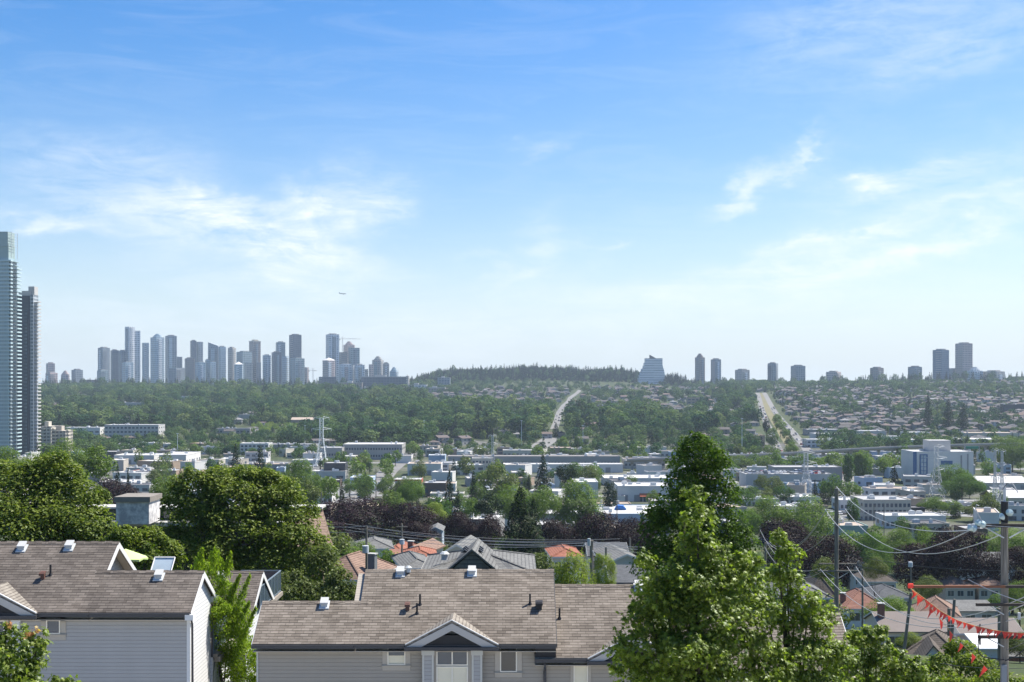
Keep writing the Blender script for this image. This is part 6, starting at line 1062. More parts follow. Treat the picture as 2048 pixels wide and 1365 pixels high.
def hproto(k):
    b = MB(); w, d, h, rr = ((11, 12, 5.4, 2.2), (13, 11, 5.6, 2.4), (10, 13, 6.0, 2.3), (12, 12, 4.6, 2.0))[k]; x, y = w/2, d/2; o = .6
    b.box(-x, x, -y, y, -2, h, 0)
    q = [(-x-o, -y-o, h), (x+o, -y-o, h), (x+o, y+o, h), (-x-o, y+o, h)]
    if k in (0, 3): R = [(-1, 0, h+rr), (1, 0, h+rr)]; b.poly([q[0], q[1], R[1], R[0]], 1); b.poly([q[1], q[2], R[1]], 1); b.poly([q[2], q[3], R[0], R[1]], 1); b.poly([q[3], q[0], R[0]], 1)
    elif k == 1: b.extr([(-x-o, -y-o, h), (-x-o, 0, h+rr), (-x-o, y+o, h)], (w+2*o, 0, 0), 1)
    else: b.extr([(-x-o, -y-o, h), (x+o, -y-o, h), (0, -y-o, h+rr)], (0, d+2*o, 0), 1)
    b.box(-x*.5, x*.15, -y-2.2, -y, -2, h*.55, 0); b.extr([(-x*.58, -y-2.6, h*.55), (x*.22, -y-2.6, h*.55), (-x*.18, -y-2.6, h*.55+1.3)], (0, 3, 0), 1)       # porch with a small gable
    for z0, z1 in ((h-2.1, h-.8), (.9, 2.2)):
        for c in (-.62, .55): b.box(x*c-1.1, x*c+1.1, -y-.06, -y, z0, z1, 2)
        for c in (-.4, .4): b.box(x, x+.06, y*c-.9, y*c+.9, z0, z1, 2); b.box(-x-.06, -x, y*c-.9, y*c+.9, z0, z1, 2)
    b.box(x*.5, x*.5+.8, y*.2, y*.2+.8, h, h+rr+.6, 0)
    return mesh_np('house', np.array(b.v), b.f, [H_WALL, H_ROOF, M_DWIN], b.m)
HP = [hproto(k) for k in range(4)]
def zone(x, y):
    px = HX+x*F/y; py = HY-g1(x, y)*F/y; return px, py
def clr(x, y): return math.sin(x/83+1.3)*math.sin(y/61+x/190)*.7+.3*math.sin(x/31-y/47)
cands = []
for y in np.arange(1290, 3100, 30):
    step = 17
    for x in np.arange(-.43*y-20, .43*y+20, step):
        xx = x+RNG.uniform(-5, 5); yy = y+RNG.uniform(-13, 13)+x*.05; px, py = zone(xx, yy)
        if 1540 < px: p = .54 if yy < 2350 else .28
        elif px > 1440: p = .16
        elif px > 1150: p = .17 if yy > 1900 else .05
        elif px > 860: p = .25 if yy > 2300 else .05
        elif px > 100: p = .09 if yy > 2300 else .045
        else: p = .03
        if px < 1440 and clr(xx, yy) > .52: p = .5
        if RNG.random() < p and road_clear(xx, yy, 9) and blk_clear(xx, yy, 9): cands.append((xx, yy, px))
cands.sort(key=lambda c: c[1])
HOUSE_XY = np.array([(c[0], c[1]) for c in cands])
def hl(px, yy):
    n = 'lower' if yy < 1600 else ('middle' if yy < 2000 else 'upper')
    if px > 1540:
        w = 'just right of the boulevard' if px < 1660 else ('above the left white warehouses' if px < 1760 else ('left of the three near-black conifers' if px < 1845 else ('behind the three near-black conifers' if px < 1945 else 'at the far right edge')))
        return f'small house in the {n} rows of the right hillside, {w}', f'houses in the {n} rows, {w}'
    if px > 1150: return f'small house among trees on the {n} central hillside below the white stepped tower', f'houses on the {n} central hillside'
    if px > 860: return f'small house among trees left of the hillside road, {n} slope', f'houses on the {n} slope left of the hillside road'
    return f'small house showing between woods on the {n} left hillside below the skyline', f'houses on the {n} left hillside'
vis = [c for c in cands if 0 < c[2] < 2048]
far = set(id(c) for c in vis[290:])
for i, (xx, yy, px) in enumerate(vis[:290]):
    l, g = hl(px, yy); o = bpy.data.objects.new('house', HP[(i*7+int(xx)) % 4]); COL.objects.link(o); o.location = (xx, yy, g1(xx, yy)); o.rotation_euler = (0, 0, rad(RNG.choice([0, 0, 90, 14, -18, 180, 35, -40, 62])+RNG.uniform(-6, 6))); s = RNG.uniform(.7, 1.15); o.scale = (s, s, s); tag(o, l, 'house', g)
def scatter(name, label, cat, pts, meshes, kindv='stuff'):
    # one object: points carrying scale, turn and choice of source mesh, instanced by geometry nodes
    src = bpy.data.collections.new(name+'_sources')
    for i, m in enumerate(meshes): so = bpy.data.objects.new(f'{name}_source_{i:02d}', m); src.objects.link(so)
    A = np.array(pts, float); me = bpy.data.meshes.new(name); me.vertices.add(len(A)); me.vertices.foreach_set('co', A[:, :3].astype(np.float32).ravel())
    for j, nm in ((3, 'sc_h'), (4, 'sc_w'), (5, 'turn')): at = me.attributes.new(nm, 'FLOAT', 'POINT'); at.data.foreach_set('value', A[:, j].astype(np.float32))
    at = me.attributes.new('pick', 'INT', 'POINT'); at.data.foreach_set('value', A[:, 6].astype(np.int32))
    o = bpy.data.objects.new(name, me); COL.objects.link(o); tag(o, label, cat, None, kindv)
    ng = bpy.data.node_groups.new(name+'_nodes', 'GeometryNodeTree'); ng.interface.new_socket('Geometry', in_out='INPUT', socket_type='NodeSocketGeometry'); ng.interface.new_socket('Geometry', in_out='OUTPUT', socket_type='NodeSocketGeometry')
    N = ng.nodes; L = ng.links; gi = N.new('NodeGroupInput'); go = N.new('NodeGroupOutput'); ip = N.new('GeometryNodeInstanceOnPoints'); ci = N.new('GeometryNodeCollectionInfo'); ci.inputs['Collection'].default_value = src; ci.inputs['Separate Children'].default_value = True; ci.inputs['Reset Children'].default_value = True
    def at_(nm, ty='FLOAT'): n = N.new('GeometryNodeInputNamedAttribute'); n.data_type = ty; n.inputs[0].default_value = nm; return n.outputs[0]
    sc = N.new('ShaderNodeCombineXYZ'); w = at_('sc_w'); L.new(w, sc.inputs[0]); L.new(w, sc.inputs[1]); L.new(at_('sc_h'), sc.inputs[2]); ro = N.new('ShaderNodeCombineXYZ'); L.new(at_('turn'), ro.inputs[2])
    L.new(gi.outputs[0], ip.inputs['Points']); L.new(ci.outputs[0], ip.inputs['Instance']); ip.inputs['Pick Instance'].default_value = True; L.new(at_('pick', 'INT'), ip.inputs['Instance Index']); L.new(ro.outputs[0], ip.inputs['Rotation']); L.new(sc.outputs[0], ip.inputs['Scale']); L.new(ip.outputs[0], go.inputs[0])
    md = o.modifiers.new('scatter', 'NODES'); md.node_group = ng; return o
hp = [(c[0], c[1], g1(c[0], c[1]), 1, 1, RNG.choice([0, 0, 1.57, 3.14]), RNG.integers(4)) for c in cands if (id(c) in far) or not 0 < c[2] < 2048]
if hp: scatter('distant_houses', 'uncountable far houses near the top of the hillsides', 'houses', hp, HP)
# tree sources for the woods: meshes one metre tall
def far_mesh(kind, gm, det, var): V, Fc, _ = crown(kind, gm, det, var); return tmesh(NAMES[kind], V, Fc, [gm, M_BARK])
SRC = [far_mesh('round', G_FAR, 'lo', v) for v in range(4)]+[far_mesh('oval', G_FAR, 'lo', v) for v in range(2)]+[far_mesh('cone', G_FCON, 'lo', v) for v in range(3)]
def near_house(x, y, r): return len(HOUSE_XY) and (((HOUSE_XY-np.array([x, y]))**2).sum(1) < r*r).any()
wood = []; conw = []; indiv = []
y = 1080.
while y < 3560:
    st = 13.5+(y-1080)/2400*8
    for x in np.arange(-.44*y-30, .44*y+30, st):
        xx = x+RNG.uniform(-.45, .45)*st; yy = y+RNG.uniform(-.5, .5)*st; px, py = zone(xx, yy)
        nz = math.sin(xx/61+yy/97)*math.sin(yy/43-xx/131)+.5*math.sin(xx/23)*math.sin(yy/29)
        p = .93; h = RNG.uniform(11, 27)+5*nz; con = RNG.random() < .14+.12*nz
        if px > 1540: p = .85+.2*nz if yy < 2350 else .9; h = RNG.uniform(5, 14) if yy < 2350 else RNG.uniform(9, 15); con = RNG.random() < .3
        elif px > 1440 and yy < 1600: p = .45; h = RNG.uniform(7, 14)
        elif yy < 1400 and px > 860: p = .45; h = RNG.uniform(7, 14)
        elif yy < 1235: p = .8 if px < 860 else .3; h = RNG.uniform(7, 13)
        elif yy < 1500 and px < 560: p = .75; h = RNG.uniform(8, 15)
        elif 860 < px < 1440 and yy > 2100: p = .62+.2*nz; h = RNG.uniform(8, 16)
        if yy > 2900: h = min(h, 15)
        if yy > 1450 and px < 1440 and clr(xx, yy) > .52: p *= .3; h *= .7
        h += 3.5*math.sin(xx/140+yy/210)
        h = max(h, 5)
        if 470 < px < 640 and 1500 < yy < 1640: continue
        if RNG.random() > p or not road_clear(xx, yy, h*.16) or not blk_clear(xx, yy, 3): continue
        if near_house(xx, yy, 8): continue
        if len(HOUSE_XY) and ((np.abs(HOUSE_XY[:, 0]*yy/HOUSE_XY[:, 1]-xx) < 9) & (HOUSE_XY[:, 1] > yy) & (HOUSE_XY[:, 1] < yy+(85 if px < 1540 else 24))).any() and (px < 1540 or RNG.random() < .6): h = RNG.uniform(3.5, 6); con = False
        # keep sight lines in front of the hillside buildings
        if any(a-3 < xx*((c)/yy) < b+3 and c-140 < yy < c for a, b, c, d in BL if c > 1250 and d-c < 60) and yy > 1350 and h > 7: h = RNG.uniform(4, 6.5)
        if not 2080 < yy < 2200 and hides_road(xx, yy, h): h = 2.5
        if 1515 < px < 1600 and 1100 < yy < 2700 and not con: h = min(h, 7)
        w = h*(RNG.uniform(.95, 1.4) if not con else RNG.uniform(.75, 1.1)); tur = RNG.uniform(0, 6.28); k = int(RNG.integers(6, 9)) if con else int(RNG.integers(0, 6))
        (indiv if (yy < 1150 and 0 < px < 2048 and len(indiv) < 60) else (conw if con else wood)).append((xx, yy, g1(xx, yy)-.3, h, w, tur, k))
    y += st
# the conifer forest on the hilltop
forest = []
yy = 3380.
while yy < 3960:
    for x in np.arange(-340, 510, 9.):
        xx = x+RNG.uniform(-4, 4); y2 = yy+RNG.uniform(-6, 6); z = g1(xx, y2); e = float(np.interp(xx, [-345, -290, -215, 330, 430, 520], [0, .5, 1, 1, .5, 0]))
        if e < .1: continue
        h = (RNG.uniform(12, 24)+(RNG.uniform(4, 12) if RNG.random() < .12 else 0))*(.6+.4*e); forest.append((xx, y2, z-.3, h, h*RNG.uniform(.5, .95), RNG.uniform(0, 6.28), int(RNG.choice([6, 7, 8, 6, 7, 8, 6, 7, 8, 6, 7, 8, 1]))))
    yy += 13
for _ in range(460): Y = 3300+RNG.uniform(0, 120); px = RNG.uniform(1340, 2060) if RNG.random() < .42 else RNG.uniform(85, 830); xx = xat(px, Y); h = RNG.uniform(13, 27)+(4 if px > 1640 else 0)+(7 if px < 830 else 0); forest.append((xx, Y, g1(xx, Y)-.5, h, h*RNG.uniform(.5, .9), RNG.uniform(0, 6), int(RNG.choice([6, 7, 8, 6, 7, 8, 0, 2]))))
for px, r in ((1345, 22), (1360, 18), (1335, 16), (1352, 14)):     # dark clump right of the stepped tower
    for _ in range(14): Y = 3330+RNG.uniform(0, 70); xx = xat(px+RNG.uniform(-12, 12), Y); h = r+RNG.uniform(4, 14)+max(0, -g1(xx, Y)); forest.append((xx, Y, g1(xx, Y), h, h*.85, RNG.uniform(0, 6), int(RNG.integers(6, 9))))
scatter('hillside_woods', 'unbroken mass of green leafy woods on the far slopes', 'woods', wood, SRC); scatter('hillside_conifers', 'dark conifers mixed through the far wooded slopes', 'woods', conw, SRC)
scatter('conifer_forest', 'dark conifer forest covering the low hill under the skyline', 'forest', forest, SRC)
for q in indiv:
    xx, y2, z, h, w, tu, k = q; px, _ = zone(xx, y2); side = 'left' if px < 640 else ('centre' if px < 1280 else 'right')
    kd = 'cone' if k > 5 else ('round' if k < 4 else 'oval'); put_tree(f"{'dark conifer' if k > 5 else 'green leafy tree'} at the foot of the far wooded slope, {side} part", kd, G_FCON if k > 5 else G_FAR, xx, y2, h, w*.8 if k < 6 else w*.5, 'lo', k % 3, f'trees at the foot of the far slope, {side}', z)
# yellow-green young trees by the field
yf_ = []
for _ in range(170): Y = RNG.uniform(1480, 1640); px = RNG.uniform(505, 655); xx = xat(px, Y); h = RNG.uniform(4, 8); yf_.append((xx, Y, g1(xx, Y), h, h, RNG.uniform(0, 6), int(RNG.integers(0, 2))))
scatter('young_grove', 'yellow-green grove of young trees on the left slope', 'grove', yf_, [far_mesh('round', G_YEL, 'lo', 0), far_mesh('round', G_BRI, 'lo', 1)])
ZN = [(0, 330, 'behind the big left maple'), (330, 700, 'left of the black-walled building'), (700, 1000, 'above the middle purple trees'), (1000, 1340, 'around the long white-roofed shed'), (1340, 1560, 'beside the parking garage'), (1560, 1800, 'near the side street'), (1800, 2048, 'around the blue-windowed building')]
nb = 0
for _ in range(12000):
    if nb >= 230: break
    Y = RNG.uniform(450, 1180); px = RNG.uniform(-10, 2050); w = RNG.uniform(9, 36)*(1 if RNG.random() < .35 else .55); d = RNG.uniform(9, 20); h = RNG.uniform(4, 7.5); xx = xat(px, Y)
    if any(a-2 < xx+w/2+2 and xx-w/2-2 < b and c-6 < Y+d+3 and Y-6 < d2 for a, b, c, d2 in BL): continue
    if 1500 < px < 1660 and Y > 1020: continue
    if 1675 < px < 1735 and 600 < Y < 990: continue
    if 630 < px < 880 and 560 < Y < 1000: continue
    if 640 < px < 790 and Y < 620: continue
    if 1860 < px < 1980 and Y < 625: continue
    x0 = px-w/2*F/Y; x1 = px+w/2*F/Y; zg = g1(xx, Y); yb_ = HY-zg*F/Y; yt_ = HY-(zg+h)*F/Y; wc = str(RNG.choice(['white', 'white', 'white', 'pale', 'cream', 'grey', 'beige', 'tan', 'blue'])); rc = str(RNG.choice(['white', 'grey', 'gravel', 'tan', 'dark'])); rcn = {'white': 'white', 'grey': 'grey', 'gravel': 'gravel', 'tan': 'tan', 'dark': 'black'}[rc]
    zn = next(z for a, b, z in ZN if px < b or b == 2048); dep = 'nearer' if Y < 640 else ('mid-valley' if Y < 880 else 'far-valley')
    block(f'low {wc} building with {rcn} roof, {dep}, {zn}'.replace('low pale', 'low pale-grey'), x0, x1, yt_, yb_, d, wc, rc, (1 if h < 6 else 2, max(2, int(w/4.5))) if RNG.random() < .6 else None, 'building', 'building', Y=Y, rt=2, rot=float(RNG.choice([0, 0, -8, 7, 14, -16])), group=f'{wc} {rcn}-roofed buildings {dep} {zn}'); nb += 1
# filler trees over the valley floor between the buildings, each its own object
cnt = 0; tries = 0
ZN_ = [(0, 330, 'behind the big left maple'), (330, 700, 'left of the black-walled building'), (700, 1000, 'above the middle purple trees'), (1000, 1340, 'around the long white-roofed shed'), (1340, 1560, 'beside the parking garage'), (1560, 1800, 'near the side street'), (1800, 2048, 'around the blue-windowed building')]
placed = []
while cnt < 270 and tries < 9000:
    tries += 1; Y = 340+800*RNG.random()**.85; px = RNG.uniform(-10, 2060); xx = xat(px, Y); h = RNG.uniform(7, 15)
    if Y < 470: h = min(h, 8)
    if not blk_clear(xx, Y, 2) or not blk_clear(xx, Y+12, 0): continue
    if 1545 < px < 1640 and Y > 1050: continue
    if 1680 < px < 1725 and 600 < Y < 980: continue
    if 655 < px < 770 and 430 < Y < 620: continue
    if any(a-2 < xx*c/Y < b+2 and 0 < c-Y < 30 for a, b, c, d in BL) and RNG.random() < .6: continue
    if any((xx-a)**2+(Y-b)**2 < 80 for a, b in placed): continue
    placed.append((xx, Y)); cnt += 1; zn = next(z for a, b, z in ZN if px < b or b == 2048); r = RNG.random(); kd, gm, nm = ('cone', G_CONI, 'dark conifer') if r < .2 else (('round', G_MID, 'rounded green tree') if r < .62 else (('round', G_DULL, 'dull olive tree') if r < .78 else (('oval', G_MID, 'upright green tree') if r < .9 else ('round', G_BRI, 'fresh green tree'))))
    dp = 'nearer' if Y < 600 else ('mid-valley' if Y < 860 else 'far-valley'); hs_ = 'tall' if h > 11 else 'low'; put_tree(f'{hs_} {nm}, {dp}, {zn}', kd, gm, xx, Y, h, None, 'mid' if Y < 800 else 'lo', cnt % 3, f'{hs_} {nm}s {dp} {zn}', None)
# ------------------------------------------------------------------ near greenery between the houses
near = [(700, 1120, 160, 6), (640, 1110, 190, 9), (900, 1120, 190, 6), (1085, 1130, 130, 5), (1300, 1120, 120, 7), (1560, 1150, 170, 8), (1660, 1140, 240, 8), (1720, 1150, 260, 6), (1830, 1180, 230, 5), (1880, 1190, 260, 4), (1950, 1200, 250, 4), (2000, 1180, 280, 6), (1600, 1230, 160, 7), (1650, 1260, 150, 6), (1540, 1130, 250, 8), (1480, 1120, 250, 8), (1250, 1130, 200, 6), (1170, 1120, 220, 6), (560, 1120, 150, 10), (500, 1100, 160, 10), (250, 1060, 160, 9), (180, 1050, 170, 9), (330, 1060, 170, 9)]
for i, (px, py, Y, h) in enumerate(near):
    x = xat(px, Y); gm = (G_MID, G_DULL, G_BRI, G_MID)[i % 4]; z = g1(x, Y)-.1
    put_tree(f"{('mid green', 'olive', 'fresh green', 'dark green')[i % 4]} garden tree among the pitched roofs {'at left' if px < 1000 else ('in the centre' if px < 1500 else 'at right')}", 'round', gm, x, Y, h, h*1.0, 'mid', i % 3, f"{('mid green', 'olive', 'fresh green', 'dark green')[i % 4]} garden trees {'at left' if px < 1000 else ('in the centre' if px < 1500 else 'at right')}", z)
# ------------------------------------------------------------------ cars
def carmesh(col, k):
    b = MB(); L, W = (4.5, 1.8) if k == 0 else (5.0, 2.0); h1, h2 = (.95, 1.45) if k == 0 else (1.15, 2.0)
    pr = [(-L/2, .35), (-L/2, .75), (-L/2+.15, h1-.08), (L/2-.9, h1), (L/2-.1, .72), (L/2, .35)]; b.extr([(x, -W/2, z) for x, z in pr], (0, W, 0), 0)
    pr = [(-L/2+.35, h1-.03), (-L/2+.85, h2), (L/2-1.9, h2), (L/2-1.05, h1-.03)]; b.extr([(x, -W/2+.12, z) for x, z in pr], (0, W-.24, 0), 1); pr = [(-L/2+.9, h2), (L/2-1.95, h2), (L/2-2.0, h2+.04), (-L/2+.95, h2+.04)]; b.extr([(x, -W/2+.2, z) for x, z in pr], (0, W-.4, 0), 0)
    for x in (-L/2+.85, L/2-.9):
        for y in (-W/2-.02, W/2-.2): b.tube([(x, y, .34), (x, y+.22, .34)], .34, 10, 2)
    return mesh_np('parked_car', np.array(b.v), b.f, [col, M_DWIN, M_BLACK], b.m)
PAINT = [mat_plain('car_paint_'+n, c, .25, .03, 1., .0, .6) for n, c in (('white', (.75, .75, .75)), ('silver', (.45, .46, .47)), ('black', (.02, .02, .022)), ('grey', (.12, .125, .13)), ('red', (.40, .03, .02)), ('blue', (.04, .10, .30)))]
CMESH = [carmesh(m, k) for m in PAINT for k in (0, 1)]; CN = ['white', 'silver', 'black', 'grey', 'red', 'blue']
def cars(pts, where, group, z=None, rot=0):
    for i, (x, y) in enumerate(pts):
        k = int(RNG.choice([0, 0, 0, 1, 1, 2, 3, 3, 4, 5])); m = CMESH[k*2+int(RNG.random() < .35)]; o = bpy.data.objects.new('parked_car' if 'parked' in group else 'car', m); COL.objects.link(o); o.location = (x, y, (g1(x, y)+.3) if z is None else z); o.rotation_euler = (0, 0, rad(rot+RNG.uniform(-4, 4))); tag(o, f'{CN[k]} car {where}', 'car', f'{CN[k]} cars {group}')
def row(x0, y0, x1, y1, n, fill=.85): return [(x0+(x1-x0)*i/n, y0+(y1-y0)*i/n) for i in range(n) if RNG.random() < fill]
t, (X0, X1, Y, zb, zt) = info['grey-blue parking garage with cars on its roof']; cars(row(X0+3, Y+5, X1-2, Y+5, 20)+row(X0+3, Y+15, X1-2, Y+15, 20), 'on the roof of the grey-blue parking garage', 'parked on the garage roof', zt+.14, 90)
pL = [Vector(p) for p in R2L]; pR = [Vector(p) for p in R2R]
def along(pts, n, off):
    out = []
    for _ in range(n): y = RNG.uniform(pts[0].y, pts[-1].y-500); out.append((float(np.interp(y, [p.y for p in pts], [p.x for p in pts]))+off, y))
    return out
cars(along(pL, 20, -2.2)+along(pL, 14, 2.2), 'driving on the left lanes of the hillside boulevard', 'on the left boulevard lanes', None, 95); cars(along(pR, 18, -2.2)+along(pR, 20, 2.2), 'driving on the right lanes of the hillside boulevard', 'on the right boulevard lanes', None, 98)
cars([(float(np.interp(y, [p[1] for p in R1], [p[0] for p in R1]))+o_, y) for y, o_ in ((1690, -2), (1730, 2.5), (1760, -2), (1800, 2), (1850, -2), (1900, 2.2), (2020, -2), (2150, 2)) ], 'on the narrow hillside road', 'on the hillside road', None, 90)
cars(row(xat(1662, 570), 570, xat(1730, 600), 596, 9), 'parked behind the tall wooden pole in the valley', 'parked behind the tall wooden pole', None, 90); cars(row(xat(1870, 570), 572, xat(1965, 590), 590, 13)+row(xat(1872, 600), 602, xat(1968, 610), 612, 13), 'parked by the street trees at right', 'parked by the right street trees', None, 90)
nz_ = 0
for a, b_, c, d in BL[60:]:
    if nz_ < 26 and 500 < c < 1100 and RNG.random() < .5 and b_-a > 16 and 0 < HX+a*F/c < 2040:
        if not any(p < (a+b_)/2 < q and r < c-3 < s2 for p, q, r, s2 in BL if (p, r) != (a, c)): nz_ += 1; zn = next(z for u, v, z in ZN if HX+a*F/c < v or v == 2048); cars(row(a+4, c-2, b_-4, c-2, int((b_-a)/3.2), .55), f'parked along an industrial building {zn}', f'parked along buildings {zn}', None, 90)
cars(row(*gp(752, 985), *gp(772, 962), 8)+row(*gp(765, 985), *gp(786, 962), 7), 'parked beside the pale blue workshop', 'parked beside the pale blue workshop', None, 20); cars(row(xat(1445, 1140), 1140, xat(1545, 1140), 1146, 14)+row(xat(1450, 1160), 1160, xat(1540, 1160), 1164, 12), 'parked at the foot of the boulevard', 'parked at the boulevard foot', None, 90)
cars(row(xat(1690, 985), 985, xat(1830, 985), 990, 22), 'parked under the viaduct', 'parked under the viaduct', None, 90); cars(row(xat(1700, 650), 650, xat(1694, 840), 840, 14, .7), 'on the side street left of the poplars', 'on the side street', None, 90); cars([gp(px, py) for px, py in ((724, 998), (742, 988), (735, 1004), (800, 988), (808, 986))], 'by the red-parapet building', 'parked by the red-parapet building', None, 10)
# ------------------------------------------------------------------ utility poles, wires, pennants
def wire(name, label, p, q, sag, r=.02, mat=None, group=None, n=18, parent=None):
    p, q = Vector(p), Vector(q); pts = [p.lerp(q, i/n)-Vector((0, 0, 4*sag*(i/n)*(1-i/n))) for i in range(n+1)]; b = MB(); b.tube(pts, r, 5); o = b.build(name, mat or M_WIRE, parent, uv=False)
    if parent is None: tag(o, label, 'cable', group)
    return o, pts
def pole(label, px, yt, Y, r0, r1, group=None, lean=0, yb=None):
    x = xat(px, Y); zt = zat(yt, Y); zb = g1(x, Y)-.3 if yb is None else zat(yb, Y); t = thing('utility_pole', label, 'utility pole', (x, Y, zb), group); b = MB(); b.tube([(x-lean, Y, zb), (x, Y, zt)], [r0, r1], 12); b.build('pole', M_WOOD, t, smooth=False, uv=False); return t, x, zb, zt
def arm(t, x0, x1, y, z, hh=.12, mat=None, dy=-.22, nm='crossarm'): b = MB(); b.box(x0, x1, y+dy-.06, y+dy+.06, z-hh, z); return b.build(nm, mat or M_WOODD, t)
def disc(t, c, r=.19, ax=(1, 0, 0)):
    b = MB(); a = Vector(ax).normalized(); c = Vector(c); b.tube([c-a*.10, c-a*.02, c+a*.03, c+a*.10], [.04, r*.75, r, r*.2], 16); b.build('insulator', mat_plain('pale_glass_insulator', (.36, .46, .46), .1, .1, 1, 0, .9), t, smooth=False, uv=False)
Yp = 47.
t1, xp, zb, zt = pole('big weathered wooden utility pole at the right edge with several crossarms', 2009, 1046, Yp, .17, .13)
za = zat(1046, Yp); b = MB(); b.tube([(xp, Yp, zat(1050, Yp)), (xp+.01, Yp, zat(968, Yp))], [.06, .045], 8); b.build('top_extension', M_GALV, t1); b = MB(); b.cyl((xp, Yp, zat(1045, Yp)), .135, .78, 10); b.build('pole_cap_sleeve', M_BLACK, t1)
arm(t1, xat(1950, Yp), xat(2095, Yp), Yp, zat(1047, Yp), .13); arm(t1, xat(2000, Yp), xat(2095, Yp), Yp, zat(1169, Yp), .1); arm(t1, xat(1948, Yp), xat(2095, Yp), Yp, zat(1205, Yp), .1); arm(t1, xat(1952, Yp), xat(2095, Yp), Yp, zat(1269, Yp), .11)
M_ORW = mat_plain('reddish_new_arm', (.20, .085, .045), .8, .3, 3); arm(t1, xat(1822, Yp), xat(2004, Yp), Yp, zat(1169, Yp), .09, M_ORW, -.26, 'long_side_arm')
for s in (-1, 1): b = MB(); b.tube([(xp+s*.1, Yp-.2, zat(1075, Yp)), (xp+s*.9, Yp-.22, zat(1051, Yp))], .025, 4); b.build('arm_brace', M_GALV, t1)
b = MB(); b.tube([(xp-.1, Yp-.2, zat(1228, Yp)), (xp-.7, Yp-.22, zat(1208, Yp))], .02, 4); b.build('arm_brace', M_GALV, t1); b = MB(); b.tube([(xp-.1, Yp-.2, zat(1292, Yp)), (xp-.8, Yp-.22, zat(1272, Yp))], .02, 4); b.build('arm_brace', M_GALV, t1)
b = MB(); b.box(xp-.19, xp+.0, Yp-.24, Yp-.14, zb, zat(1328, Yp)); b.build('cable_guard', mat_plain('grey_plastic', (.20, .22, .24), .5, .05), t1)
b = MB(); c = Vector((xat(2034, Yp), Yp-.2, zat(1224, Yp))); b.cyl(c-Vector((0, 0, .25)), .06, .25, 8); b.build('cutout_fuse', M_GALV, t1)
for px, py, ax in ((1940, 1057, (1, .3, .5)), (1948, 1057, (1, .3, -.4)), (1957, 1047, (.2, 1, .2)), (1965, 1049, (.2, 1, -.2)), (2003, 1034, (1, .4, .3)), (2019, 1026, (.5, 1, .2))): disc(t1, P(px, py, Yp-.3), .14, ax)
b = MB(); b.tube([P(1966, 1048, Yp-.3), P(1957, 1030, Yp-.3), P(1951, 1018, Yp-.3), P(1953, 1010, Yp-.3), P(1958, 1012, Yp-.3)], .02, 5); b.build('jumper_wire', M_WIRE, t1); b = MB(); b.tube([P(2018, 968, Yp-.2), P(2024, 966, Yp-.2), P(2030, 975, Yp-.2), P(2036, 986, Yp-.2)], .02, 5); b.build('jumper_wire', M_WIRE, t1); b = MB(); b.tube([P(2014, 968, Yp-.2), P(2006, 978, Yp-.2), P(1999, 993, Yp-.2)], .015, 5); b.build('jumper_wire', M_WIRED, t1)
b = MB(); b.tube([P(1960, 1248, Yp-.3), P(1956, 1290, Yp-.3), P(1958, 1306, Yp-.3), P(1966, 1314, Yp-.3), P(1980, 1317, Yp-.3), P(2008, 1320, Yp-.2)], .022, 5); b.build('drop_cable', M_BLACK, t1); b = MB(); b.tube([P(2010, 1322, Yp-.2), P(2030, 1314, Yp-.3), P(2048, 1300, Yp-.3), P(2060, 1280, Yp-.3)], .022, 5); b.build('drop_cable', M_BLACK, t1)
b = MB(); b.cyl(P(1960, 1290, Yp-.3), .035, .35, 8); b.build('cable_terminator', M_BLACK, t1)
Y2 = 94.
t2, x2, zb2, zt2 = pole('tall bare wooden utility pole between the bright green trees and the maroon roof', 1673, 977, Y2, .19, .15)
arm(t2, xat(1634, Y2), xat(1716, Y2), Y2, zat(1140, Y2), .12, M_WOOD, -.25); arm(t2, xat(1640, Y2), xat(1716, Y2), Y2, zat(1128, Y2), .09, M_WOOD, .3)
for s in (-1, 1): b = MB(); b.tube([(x2+s*.1, Y2-.25, zat(1156, Y2)), (x2+s*.9, Y2-.25, zat(1143, Y2))], .025, 4); b.build('arm_brace', M_GALV, t2)
b = MB(); b.tube([P(1650, 1019, Y2), P(1673, 1022, Y2)], .03, 5); b.build('side_bracket', M_GALV, t2)
t3 = pole('thin wooden pole left of the pinkish-white house, nearest the flag corner', 1822, 1186, 100, .14, .11, lean=.75, yb=1345); t4 = pole('thin leaning wooden pole right of the pinkish-white house', 1909, 1199, 98, .14, .11, lean=.4, yb=1330)
t5 = pole('short dark pole behind the dark tiled roof gable', 1898, 1217, 110, .15, .14, yb=1272); t6 = pole('thin grey pole behind the maroon-tiled house', 1725, 1140, 150, .14, .11); t7 = pole('pale wooden pole just left of the big utility pole', 1999, 1218, 70, .12, .10)
t8, x8, zb8, zt8 = pole('near wooden utility pole rising behind the middle roof', 1183, 1081, 86, .14, .12); b = MB(); b.cyl(P(1178, 1092, 85.8), .11, .5, 8); b.build('bracket_box', M_GALV, t8); b = MB(); b.tube([P(1185, 1102, 85.8), P(1190, 1112, 85.8)], .05, 6); b.build('bracket', M_WHITE, t8)
t9, x9, zb9, zt9 = pole('wooden pole with a grey transformer can left of the middle roof', 733, 1052, 115, .13, .10); b = MB(); b.cyl(P(731, 1106, 114.6), .3, .65, 12); b.build('transformer', mat_plain('transformer_grey', (.50, .53, .56), .5, .08), t9)
t10, x10, _, _ = pole('wooden pole with a transformer can in front of the purple trees', 804, 1048, 150, .13, .10); b = MB(); b.cyl(P(804, 1089, 149.6), .3, .6, 12); b.build('transformer', MATS['transformer_grey'], t10)
arm(t9, x9-.7, x9+.7, 115, zat(1058, 115), .08, M_WOOD); arm(t10, x10-.7, x10+.7, 150, zat(1053, 150), .08, M_WOOD)
